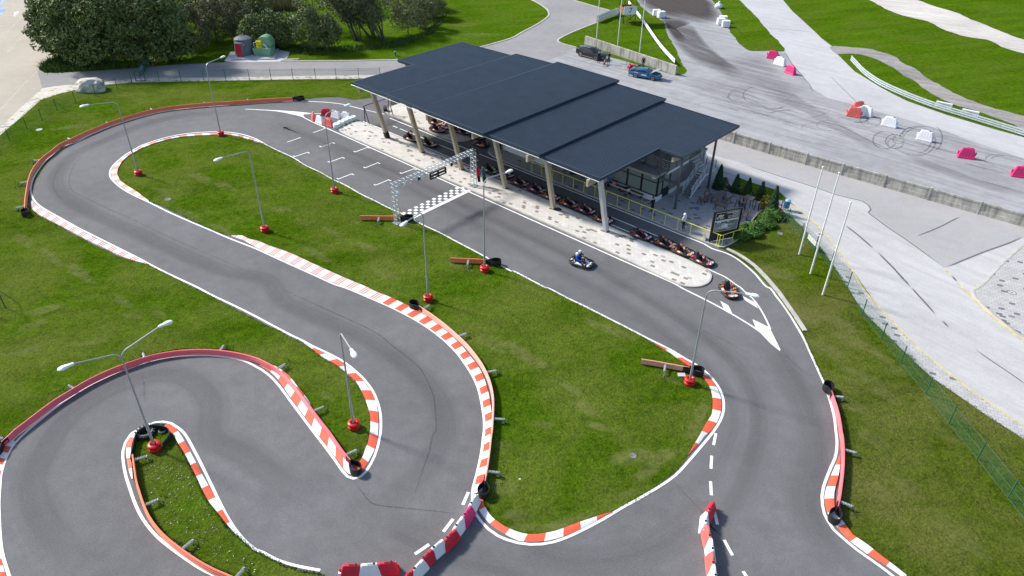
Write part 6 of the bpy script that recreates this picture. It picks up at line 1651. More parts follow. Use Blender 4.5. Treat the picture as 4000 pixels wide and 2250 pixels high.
def kart(p, rz, col, label, group='rental karts in the pit lane', seats=1, z=.03):
    key = (col, seats)
    if key in _kart:
        return copy_tree(_kart[key], Vector((p[0], p[1], z)), rz, label, group)
    t = thing('go_kart', Vector((p[0], p[1], z)), label, 'go-kart', group, rz)
    _kart[key] = t
    A, Bm = M['kp_'+col], M['kq_'+col]
    wdt = .66 if seats == 1 else .74
    # wrap-round bumper: waisted ring of thick black plastic
    ring = []
    for i in range(56):
        th = 2*math.pi*i/56
        c, s = math.cos(th), math.sin(th)
        x = 1.0*math.copysign(abs(c)**.62, c); y = wdt*math.copysign(abs(s)**.62, s)
        if c > 0: y *= 1-.10*c
        y *= 1-.07*math.exp(-((x-.28)/.18)**2)
        ring.append(Vector((x, y, .17)))
    q = MB()
    n = len(ring)
    cs = [(-.05,-.09),(.03,-.10),(.06,-.03),(.06,.05),(.02,.10),(-.05,.09)]
    rings = []
    for i in range(n):
        tn = (ring[(i+1) % n]-ring[i-1]).normalized(); nn = Vector((tn.y, -tn.x, 0))
        rings.append([ring[i]+nn*a+Vector((0,0,b)) for a, b in cs])
    rings.append(rings[0])
    q.loft(rings, cap=False); q.build('bumper', M['blackp'], t, smooth=True)
    q = MB()
    q.prism([(-.9,-.42),(-.5,-.46),(.5,-.34),(.88,-.22),(.88,.22),(.5,.34),(-.5,.46),(-.9,.42)], .05, .10); q.box((.15,0,.13), (1.2,.10,.06)); q.tube([(-.85,.3,.14),(.7,.22,.14)], .022, 6); q.tube([(-.85,-.3,.14),(.7,-.22,.14)], .022, 6)
    q.build('chassis', M['dark'], t)
    for s in (1, -1):       # side pods with an angled top
        q = MB()
        q.loft([[Vector((x, s*(y0), .10)), Vector((x, s*y1, .10)), Vector((x, s*y1, .10+h*.65)), Vector((x, s*(y0+.08), .10+h))] for x, y0, y1, h in ((-.38,.36,.58,.12),(-.3,.34,.62,.24),(.0,.34,.60,.22),(.25,.34,.54,.12))])
        o = q.build('side_pod', A if s > 0 else Bm, t, smooth=True)
        q = MB(); q.add([Vector((-.22,s*.50,.335)), Vector((-.02,s*.48,.325)), Vector((-.02,s*.58,.265)), Vector((-.22,s*.605,.275))], [(0,1,2,3)]); q.build('number_patch', M['white'], o, fix=False)
        q = MB(); q.loft([[Vector((x, s*y0, .15)), Vector((x, s*y1, .15)), Vector((x, s*y1, z1-.05)), Vector((x, s*y0, z1))] for x, y0, y1, z1 in ((-.92,.20,.50,.34),(-.70,.22,.60,.48),(-.46,.30,.58,.42),(-.38,.34,.52,.24))]); q.build('rear_pod', A if s < 0 else Bm, t, smooth=True)
    q = MB()
    q.loft([[Vector((x, -y, z0)), Vector((x, y, z0)), Vector((x, y*.8, z1)), Vector((x, -y*.8, z1))] for x, y, z0, z1 in ((.56,.30,.15,.22),(.74,.46,.15,.28),(.90,.42,.15,.25),(.97,.30,.15,.20))])
    no = q.build('nose_panel', A, t, smooth=True)
    q = MB(); q.add([Vector((.80,-.34,.283)), Vector((.93,-.26,.243)), Vector((.93,-.05,.243)), Vector((.80,-.05,.283)), Vector((.80,.05,.283)), Vector((.93,.05,.243)), Vector((.93,.26,.243)), Vector((.80,.34,.283))], [(0,1,2,3),(4,5,6,7)]); q.build('nose_decal', M['white'] if col != 'white' else M['blackp'], no, fix=False)
    q = MB(); q.loft([[Vector((x, -y, z)), Vector((x, y, z)), Vector((x-.03, y, z+.02)), Vector((x-.03, -y, z+.02))] for x, y, z in ((.72,.10,.22),(.55,.13,.36),(.40,.15,.50),(.34,.10,.56))]); fo = q.build('front_fairing', Bm, t, smooth=True)
    q = MB(); q.add([Vector((.60,-.10,.335)), Vector((.60,.10,.335)), Vector((.46,.11,.465)), Vector((.46,-.11,.465))], [(0,1,2,3)]); q.build('number_plate', M['white'], fo, fix=False)
    for y in ((0,) if seats == 1 else (.24, -.24)):
        q = MB(); hw = .21 if seats == 1 else .19
        rings = []
        for x, z, a, b in ((.02,.16,.12,.10),(-.15,.15,hw,.16),(-.34,.18,hw,.24),(-.44,.36,hw*.98,.14),(-.52,.62,hw*.85,.05),(-.55,.74,hw*.6,.03)):
            rings.append([Vector((x-.02, y-a, z+b)), Vector((x+.05, y-a*.8, z+.02)), Vector((x+.05, y+a*.8, z+.02)), Vector((x-.02, y+a, z+b)), Vector((x-.06, y+a*1.05, z+b)), Vector((x-.01, y+a*.8, z-.03)), Vector((x-.01, y-a*.8, z-.03)), Vector((x-.06, y-a*1.05, z+b))])
        q.loft(rings); q.build('seat', M['blackp'], t, smooth=True)
        q = MB(); c = Vector((.22, y, .50)); Mx = Matrix.Rotation(R(-38), 3, 'Y')
        P = [c+Mx @ Vector((0, .145*math.cos(a), .145*math.sin(a))) for a in [i*math.pi/8 for i in range(16)]]
        q.tube(P, .017, 5, closed=True); q.tube([c, Vector((.50,y*.6,.22))], .016, 5); q.beam(P[0], P[8], .03, .012); q.build('steering_wheel', M['blackp'], t)
    for x, wr, ww, ty in ((.52,.125,.125,.50),(-.60,.14,.20,.50)):
        for s in (1, -1):
            q = MB(); Mx = Matrix.Rotation(R(90), 3, 'X')
            q.lathe([(wr*.55,-ww/2),(wr*.92,-ww/2),(wr,-ww/2+.02),(wr,ww/2-.02),(wr*.92,ww/2),(wr*.55,ww/2)], (x, s*ty, wr), 14, M=Mx)
            wo = q.build('wheel', M['tyre'], t, smooth=True)
            q = MB(); q.lathe([(.0,ww*.3),(wr*.5,ww*.52),(wr*.5,-ww*.52),(0,-ww*.3)], (x, s*ty, wr), 10, M=Mx, cap=False); q.build('rim', M['rim'], wo)
    q = MB(); q.box((-.62,-.30,.28), (.30,.24,.26)); q.box((-.66,-.30,.44), (.2,.18,.08)); q.tube([(-.72,-.2,.34),(-.86,-.05,.34),(-.86,.22,.34)], .045, 8); q.build('engine', M['steelg'], t, bevel=.01)
    q = MB(); q.tube([(-.86,-.40,.30),(-.94,-.30,.42),(-.94,.30,.42),(-.86,.40,.30)], .022, 6); q.tube([(-.62,-.16,.20),(-.66,-.15,.78),(-.66,.15,.78),(-.62,.16,.20)], .020, 6); q.build('roll_bar', M['dark'], t)
    return t
E1 = UANG
def Tz(tile, x, y):
    return {'t1': (1850+x/6.44, 500+y/6.44), 't5': (1400+x/5.152, 380+y/5.152), 't21': (2000+x/2.576, 562+y/2.576), 'tk': (2440+x/3.64, 870+y/3.64)}[tile]
for tile, x, y, da, col, lb in (
    ('tk', 1105, 548, -2, 'red', 'red and black kart at the front of the queue, near the pit exit'),
    ('tk', 830, 418, 0, 'orange', 'orange kart second from the front of the queue, nose close to the red one'),
    ('tk', 575, 300, 2, 'orange', 'orange kart third from the front, touching the next orange one'),
    ('tk', 235, 190, 0, 'red', 'red kart fourth from the front, alone before the gap at the last timber column'),
    ('t21', 915, 765, 0, 'orange', 'orange kart partly hidden behind the rightmost timber column'),
    ('t21', 742, 672, 0, 'red', 'red kart just left of the orange one behind the last column'),
    ('t21', 578, 608, 2, 'orange', 'orange kart right of the fifth timber column, behind a red one'),
    ('t21', 395, 537, 0, 'orange', 'orange kart crossed by the fifth timber column'),
    ('t21', 245, 462, 0, 'red', 'red kart left of the fifth timber column, showing a white number'),
    ('t21', 82, 398, 0, 'red', 'red kart in the dense part of the queue, two before the fifth column'),
    ('t1', 800, 1185, 0, 'red', 'red kart crossed by the fourth timber column'),
    ('t1', 430, 1075, 0, 'yellow', 'yellow kart at the back of the queue by the flags'),
    ('t5', 1075, 840, 0, 'black', 'black and orange kart left of the second timber column in the pit lane'),
    ('t5', 1425, 950, 0, 'yellow', 'yellow nosed kart right of the second timber column in the pit lane')):
    p = G(*Tz(tile, x, y), .1)
    kart(p, E1+R(da), col, lb)
for tile, x, y, da, col, lb in (
    ('t5', 1570, 520, 0, 'orange', 'orange kart parked at the back on the cream paved island'),
    ('t5', 1595, 662, 2, 'red', 'red kart parked in front of the orange one on the cream paved island'),
    ('t5', 1830, 610, 180, 'red', 'red kart half hidden by the third timber column on the cream paved island'),
    ('t5', 2115, 705, 0, 'red', 'dark red kart parked at the right end of the cream paved island'),
    ('t5', 2400, 800, 10, 'black', 'dark kart mostly hidden under the roof edge beyond the paved island')):
    p = G(*Tz(tile, x, y), .2)
    kart(p, E1+R(da), col, lb, 'karts parked on the paved island', 1, .125)
kart(G(*Tz('t1', 175, 420), .1), E1+R(178), 'orange', 'orange kart facing the other way in the shade under the roof')
kart(G(2848, 1140, .1), R(-80), 'orange', 'orange kart leaving the pits beside the white nose marking', 'rental karts in the pit lane')
tk = G(2273, 1028, .1)
kart(tk, E1+R(8), 'white', 'white two seater kart driving on the main straight', 'rental karts in the pit lane', 2)
# ------------------------------------------------------------------ people: one skinned body each
def person(loc, rz, label, J, mats, hair='hair', helmet=None, cap=None, scale=1.0, extra=None, hood=None):
    """J: joint positions (x right, y forward, z up) for the pose"""
    t = thing('person', loc, label, 'person', None, rz)
    t.scale = (scale,)*3
    names = ['pelvis','waist','chest','neck','head','crown','shL','elL','wrL','shR','elR','wrR','hipL','knL','anL','toL','hipR','knR','anR','toR']
    rad = dict(pelvis=(.155,.12),waist=(.135,.10),chest=(.165,.115),neck=(.058,.058),head=(.078,.092),crown=(.07,.078),shL=(.075,.075),elL=(.047,.047),wrL=(.034,.034),shR=(.075,.075),elR=(.047,.047),wrR=(.034,.034),hipL=(.092,.092),knL=(.06,.06),anL=(.043,.05),toL=(.045,.038),hipR=(.092,.092),knR=(.06,.06),anR=(.043,.05),toR=(.045,.038))
    edges = [('pelvis','waist'),('waist','chest'),('chest','neck'),('neck','head'),('head','crown'),('chest','shL'),('shL','elL'),('elL','wrL'),('chest','shR'),('shR','elR'),('elR','wrR'),('pelvis','hipL'),('hipL','knL'),('knL','anL'),('anL','toL'),('pelvis','hipR'),('hipR','knR'),('knR','anR'),('anR','toR')]
    V = [Vector(J[n]) for n in names]
    E = [(names.index(a), names.index(b)) for a, b in edges]
    rr = [rad[n] for n in names]
    bone = {}
    # hands: five short finger chains rooted in the palm
    for s in ('L', 'R'):
        w_ = Vector(J['wr'+s]); d = (w_-Vector(J['el'+s])).normalized()
        wi = names.index('wr'+s)
        pi = len(V); V.append(w_+d*.075); rr.append((.036,.02)); E.append((wi, pi))
        sd = d.cross(Vector((0, 1, .3))).normalized()
        for k, (off, L) in enumerate(((-.028,.07),(-.010,.08),(.010,.075),(.028,.058))):
            a = len(V); V.append(w_+d*(.085+L*.5)+sd*off); rr.append((.010,.010)); E.append((pi, a))
            V.append(w_+d*(.085+L)*.97+sd*off+Vector((0,.012,-.012))); rr.append((.008,.008)); E.append((a, a+1))
        a = len(V); V.append(w_+d*.06+sd*.045*(1 if s == 'L' else -1)+Vector((0,.02,0))); rr.append((.011,.011)); E.append((wi, a))
    me = bpy.data.meshes.new('body'); me.from_pydata([tuple(v) for v in V], E, [])
    ob = bpy.data.objects.new('body', me); COL.objects.link(ob)
    sk = ob.modifiers.new('skin', 'SKIN'); sk.use_smooth_shade = True
    for i, sv in enumerate(me.skin_vertices[0].data):
        sv.radius = rr[i]; sv.use_root = (i == 0)
    sb = ob.modifiers.new('sub', 'SUBSURF'); sb.levels = 2; sb.render_levels = 2
    dg = bpy.context.evaluated_depsgraph_get()
    m2 = bpy.data.meshes.new_from_object(ob.evaluated_get(dg))
    bpy.data.objects.remove(ob)
    top, leg, shoe, skin = mats[0], mats[1], mats[2], M['skin']
    sleeve = mats[3] if len(mats) > 3 else 1.0       # share of the arm that is covered
    short = mats[4] if len(mats) > 4 else 1.0        # share of the leg that is covered
    for m_ in (skin, top, leg, shoe): m2.materials.append(m_)
    segs = [(a, b) for a, b in edges]
    A = np.array([J[a] for a, b in segs]); Bv = np.array([J[b] for a, b in segs]); Dv = Bv-A; LL = (Dv**2).sum(1)
    for f in m2.polygons:
        c = np.array(f.center); tt = np.clip(((c-A)*Dv).sum(1)/LL, 0, 1.0)
        dd = ((A+Dv*tt[:, None]-c)**2).sum(1); k = int(dd.argmin()); a, b = segs[k]; u = tt[k]
        mi = 1
        if b in ('head', 'crown') or (a == 'neck'): mi = 0
        elif b == 'neck': mi = 0 if u > .75 else 1
        elif b in ('elL', 'elR'): mi = 1 if u < sleeve*2 else 0
        elif b in ('wrL', 'wrR'): mi = 1 if (sleeve >= 1 and u < .93) or (.5+u*.5) < sleeve else 0
        elif b in ('hipL', 'hipR'): mi = 2
        elif a == 'pelvis': mi = 2 if u < .3 else 1
        elif b in ('knL', 'knR'): mi = 2 if u < short*2 else 0
        elif b in ('anL', 'anR'): mi = (2 if (.5+u*.5) < short+.01 else 0) if u < .90 else 3
        elif b in ('toL', 'toR'): mi = 3
        f.material_index = mi; f.use_smooth = True
    body = bpy.data.objects.new('body', m2); COL.objects.link(body); body.parent = t
    H = Vector(J['head']); Cn = Vector(J['crown']); up = (Cn-H).normalized()
    fw_ = Vector(J.get('face', (0, 1, 0))); fw_ = (fw_-up*fw_.dot(up)).normalized(); sx = fw_.cross(up)
    Mx = Matrix((sx, fw_, up)).transposed()
    def headshell(name, mat, sx_, sy_, sz_, cz, zmin, back=0.0, fy=-9):
        q = MB(); rings = []
        for k in range(9):
            a = -math.pi/2+math.pi*k/8
            rings.append([(Vector((math.cos(a)*math.cos(b)*sx_, math.cos(a)*math.sin(b)*sy_-back, math.sin(a)*sz_+cz))) for b in [i*math.pi/8 for i in range(16)]])
        for r_ in rings:
            for i, v in enumerate(r_):
                if v.z < zmin and v.y > fy: v.y = min(v.y, -.01)
                r_[i] = H+Mx @ v
        q.loft(rings); o = q.build(name, mat, t, smooth=True); return o
    if helmet:
        headshell('helmet', helmet, .135, .155, .145, .035, -9)
        q = MB(); P = [H+Mx @ Vector((.118*math.sin(a), .150*math.cos(a)*.98+.01, z)) for z in (.0, .07) for a in [R(x) for x in (-60,-40,-20,0,20,40,60)]]
        q.add(P, [(i, i+1, i+8, i+7) for i in range(6)]); q.build('visor', M['blackp'], t, fix=False)
    else:
        headshell('hair', M[hair], .098, .112, .105, .058, .05, .012, -.02)
        q = MB()
        q.lathe([(.0,-.014),(.013,-.01),(.008,.02),(0,.03)], H+Mx @ Vector((0,.097,.02)), 8); q.build('nose', M['skin'], t, smooth=True)
        q = MB()
        for s in (-1, 1): q.box(H+Mx @ Vector((s*.032,.088,.045)), (.022,.012,.012), M=Mx)
        q.build('eyes', M['c_black'], t)
        q = MB(); q.box(H+Mx @ Vector((0,.092,-.028)), (.045,.01,.01), M=Mx); q.build('mouth', plain('lips', (.4,.15,.12), .6), t)
        q = MB()
        for s in (-1, 1): q.box(H+Mx @ Vector((s*.082,-.005,.03)), (.014,.03,.05), M=Mx)
        q.build('ears', M['skin'], t)
    if cap:
        headshell('cap', cap, .104, .118, .10, .075, .06, .0, -9)
    return t
def stand(**k):
    J = dict(pelvis=(0,0,.94),waist=(0,0,1.08),chest=(0,.0,1.32),neck=(0,.01,1.50),head=(0,.03,1.60),crown=(0,.035,1.72),
             shL=(-.17,0,1.41),elL=(-.22,-.02,1.14),wrL=(-.23,.06,.90),shR=(.17,0,1.41),elR=(.22,-.02,1.14),wrR=(.23,.06,.90),
             hipL=(-.09,0,.90),knL=(-.10,.02,.50),anL=(-.11,-.02,.09),toL=(-.13,.14,.045),hipR=(.09,0,.90),knR=(.10,.02,.50),anR=(.11,-.02,.09),toR=(.13,.14,.045))
    J.update(k); return J
def face_to(p, q): d = Vector(q)-Vector(p); return math.atan2(d.y, d.x)-math.pi/2
CAMP = Vector((0, 0, 0))
TZ = .112
w2 = M['c_white']
p = G(*T(2,1,[(1405,700)])[0], TZ); person(Vector((p.x,p.y,TZ)), UANG+R(75), 'person all in black with white shoes looking down at a phone by the yellow handrail', stand(elL=(-.22,.02,1.16),wrL=(-.10,.26,1.22),elR=(.22,.02,1.16),wrR=(.08,.27,1.20),head=(0,.06,1.59),crown=(0,.10,1.71),face=(0,.8,-.5)), (M['c_black'], M['c_black'], w2))
p = G(*T(2,1,[(1718,872)])[0], TZ); person(Vector((p.x,p.y,TZ)), UANG+R(80), 'person with a white helmet and pale hooded top standing by the yellow handrail', stand(elL=(-.23,.04,1.15),wrL=(-.12,.20,1.05),elR=(.23,.04,1.15),wrR=(.1,.22,1.08),face=(.3,1,0)), (w2, M['c_navy'], w2), helmet=M['white'])
p = B(8.85, 16.9, TZ); person(p, UANG-R(60), 'person in black trousers walking a shaggy dog, head hidden by the roof edge', stand(knL=(-.1,.12,.52),anL=(-.1,.16,.10),toL=(-.11,.32,.05),knR=(.1,.02,.50),anR=(.1,-.18,.12),toR=(.11,-.04,.05)), (M['c_black'], M['c_black'], w2))
def sit(seat_h=.48, lean=.0, **k):
    J = dict(pelvis=(0,0,seat_h+.11),waist=(0,-lean*.3,seat_h+.26),chest=(0,-lean*.6,seat_h+.50),neck=(0,-lean*.8+.01,seat_h+.68),head=(0,-lean*.8+.03,seat_h+.78),crown=(0,-lean*.8+.035,seat_h+.90),
             shL=(-.17,-lean*.7,seat_h+.59),elL=(-.23,.04,seat_h+.34),wrL=(-.14,.26,seat_h+.24),shR=(.17,-lean*.7,seat_h+.59),elR=(.23,.04,seat_h+.34),wrR=(.14,.26,seat_h+.24),
             hipL=(-.09,.04,seat_h+.08),knL=(-.12,.44,seat_h+.06),anL=(-.12,.46,.10),toL=(-.13,.62,.05),hipR=(.09,.04,seat_h+.08),knR=(.12,.44,seat_h+.06),anR=(.12,.46,.10),toR=(.13,.62,.05))
    J.update(k); return J
p = B(9.75, 17.72, .1); person(p, UANG+R(180), 'person in a blue top and black trousers sitting on the end of the long bench', sit(.46, .04), (M['c_blue'], M['c_black'], M['c_black']), hair='blond')
p = B(7.15, 17.55, .1); person(p, UANG+R(175), 'person with a pink top bending by the white wall behind the shaggy dog', stand(chest=(0,.2,1.22),neck=(0,.33,1.32),head=(0,.42,1.36),crown=(0,.52,1.42),shL=(-.17,.2,1.30),shR=(.17,.2,1.30),elL=(-.2,.35,1.05),wrL=(-.15,.5,.85),elR=(.2,.35,1.05),wrR=(.15,.5,.85)), (M['c_pink'], M['c_black'], w2))
# people by the parked cars
p = G(2220+342/2.912, 150+282/2.912); person(p, R(-20), 'person in black with pale shoes standing at the front wing of the black estate car', stand(elL=(-.2,.06,1.15),wrL=(-.06,.22,1.12),elR=(.2,.06,1.15),wrR=(.06,.24,1.1)), (M['c_black'], M['c_black'], w2), hair='blond')
p = G(2220+456/2.912, 150+292/2.912); person(p, R(150), 'person in a black jacket with a brown dog at the black estate car', stand(elR=(.24,.1,1.2),wrR=(.18,.34,1.2),elL=(-.24,.1,1.2),wrL=(-.18,.34,1.15)), (M['c_black'], M['c_black'], w2))
p = G(2220+685/2.912, 150+430/2.912); person(p, R(-55), 'person in a red T-shirt and grey trousers standing behind the blue coupe', stand(elL=(-.26,.0,1.14),wrL=(-.24,.14,.94),elR=(.24,.05,1.15),wrR=(.16,.22,1.0),knL=(-.1,.06,.5),anL=(-.12,-.06,.09)), (M['c_red'], M['c_grey'], w2, .45), cap=M['c_black'])
p = G(2220+845/2.912, 150+362/2.912)+Vector((.15,.9,0)); person(p, R(160), 'person in black leaning over behind the roof of the blue coupe', stand(chest=(0,.12,1.28),neck=(0,.2,1.44),head=(0,.25,1.53),crown=(0,.3,1.64)), (M['c_black'], M['c_black'], M['c_black']))
# riders of the two seater kart
d_ = Vector((math.cos(E1+R(8)), math.sin(E1+R(8)), 0)); n_2 = Vector((-d_.y, d_.x, 0))
def ride(p, label, mats, hm): 
    J = sit(.14, .14, knL=(-.16,.42,.42),anL=(-.13,.70,.20),toL=(-.13,.80,.28),knR=(.16,.42,.42),anR=(.13,.70,.20),toR=(.13,.80,.28),elL=(-.25,.14,.52),wrL=(-.13,.40,.52),elR=(.25,.14,.52),wrR=(.13,.40,.52))
    person(p, E1+R(8)-math.pi/2, label, J, mats, helmet=hm)
M['helm2'] = plain('helmet_white_blue', (.66,.72,.76), .25)
ride(Vector((tk.x, tk.y, .05))-d_*.28-n_2*.24, 'kart rider with white helmet and bright blue top, nearer seat of the two seater', (M['c_racer'], M['c_black'], w2, 1.0, .55), M['white'])
ride(Vector((tk.x, tk.y, .05))-d_*.28+n_2*.24, 'kart rider with white and blue helmet and dark top, farther seat of the two seater', (M['c_navy'], M['c_black'], w2, .5), M['helm2'])
# dogs
def dog(loc, rz, label, fur, L=.75, H=.6, fluffy=.0):
    t = thing('dog', loc, label, 'dog', None, rz)
    r1 = .115+fluffy
    N = dict(rump=(-L*.48,0,H*.82), loin=(-L*.22,0,H*.82), chest=(L*.22,0,H*.76), withers=(L*.36,0,H*.92), neck=(L*.50,0,H*1.10), head=(L*.60,0,H*1.22), muz=(L*.76,0,H*1.17), nose=(L*.84,0,H*1.15),
             tail1=(-L*.62,0,H*.95), tail2=(-L*.72,0,H*1.12))
    rd = dict(rump=r1*.8, loin=r1*.85, chest=r1*1.15, withers=r1*.9, neck=r1*.7, head=r1*.66, muz=r1*.40, nose=.03, tail1=.035+fluffy*.5, tail2=.03+fluffy*.5)
    E_ = [('rump','loin'),('loin','chest'),('chest','withers'),('withers','neck'),('neck','head'),('head','muz'),('muz','nose'),('rump','tail1'),('tail1','tail2')]
    for s, y in (('l', .09), ('r', -.09)):
        N['fe'+s] = (L*.24,y,H*.52); N['fw'+s] = (L*.26+.04*(s == 'l'),y,H*.26); N['fp'+s] = (L*.27+.05*(s == 'l'),y,.03); N['ft'+s] = (L*.33+.05*(s == 'l'),y,.025)
        N['hk'+s] = (-L*.36,y,H*.55); N['hh'+s] = (-L*.55-.03*(s == 'r'),y,H*.30); N['hp'+s] = (-L*.50-.04*(s == 'r'),y,.03); N['ht'+s] = (-L*.43-.04*(s == 'r'),y,.025)
        N['ea'+s] = (L*.56,y*.55,H*1.33); N['eb'+s] = (L*.54,y*.75,H*1.36 if not fluffy else H*1.22)
        for k, r_ in (('fe',.055),('fw',.034),('fp',.030),('ft',.03),('hk',.075),('hh',.035),('hp',.03),('ht',.03),('ea',.03),('eb',.016)): rd[k+s] = r_+fluffy*.5
        E_ += [('chest','fe'+s),('fe'+s,'fw'+s),('fw'+s,'fp'+s),('fp'+s,'ft'+s),('rump','hk'+s),('hk'+s,'hh'+s),('hh'+s,'hp'+s),('hp'+s,'ht'+s),('head','ea'+s),('ea'+s,'eb'+s)]
    nm = list(N); me = bpy.data.meshes.new('body'); me.from_pydata([N[k] for k in nm], [(nm.index(a), nm.index(b)) for a, b in E_], [])
    ob = bpy.data.objects.new('body', me); COL.objects.link(ob); ob.modifiers.new('skin', 'SKIN').use_smooth_shade = True
    for i, sv in enumerate(me.skin_vertices[0].data): sv.radius = (rd[nm[i]],)*2; sv.use_root = (nm[i] == 'loin')
    sb = ob.modifiers.new('sub', 'SUBSURF'); sb.levels = 2
    m2 = bpy.data.meshes.new_from_object(ob.evaluated_get(bpy.context.evaluated_depsgraph_get())); bpy.data.objects.remove(ob)
    m2.materials.append(M[fur]); m2.materials.append(M['fur_grey'])
    for f in m2.polygons:
        f.use_smooth = True
        if fluffy and f.center.z < H*.5: f.material_index = 1
    o = bpy.data.objects.new('body', m2); COL.objects.link(o); o.parent = t
    return t
dog(B(8.05, 16.95, TZ), UANG+R(-5), 'shaggy tan and grey dog on the terrace behind the yellow handrail', 'fur_tan', .85, .62, .03)
dog(G(2220+408/2.912, 150+306/2.912), R(75), 'reddish brown dog standing by the two people at the black estate car', 'fur_tan', .8, .58)
# things left on the bench
q = MB(); q.loft([[Vector((math.cos(a)*r_*1.2, math.sin(a)*r_, z)) for a in [i*math.pi/5 for i in range(10)]] for r_, z in ((.17,0),(.21,.1),(.19,.22),(.08,.3))]); o = q.build('pink_bag', M['c_pink'], None, smooth=True); o.location = B(10.35,17.8,.565); tag(o, 'pink bag on the long bench beside the person in blue', 'bag')
q = MB(); q.loft([[Vector((math.cos(a)*r_*1.5, math.sin(a)*r_, z)) for a in [i*math.pi/5 for i in range(10)]] for r_, z in ((.20,0),(.22,.05),(.14,.12),(.05,.15))]); o = q.build('folded_jacket', M['c_black'], None, smooth=True); o.location = B(11.75,17.85,.565); tag(o, 'black jacket left on the middle of the long bench', 'jacket')
q = MB(); q.loft([[Vector((math.cos(a)*r_*1.5, math.sin(a)*r_, z)) for a in [i*math.pi/5 for i in range(10)]] for r_, z in ((.12,0),(.13,.05),(.09,.10),(.02,.12))]); o = q.build('white_cloth', M['c_white'], None, smooth=True); o.location = B(12.12,17.72,.565); tag(o, 'white cloth next to the black jacket on the long bench', 'cloth')
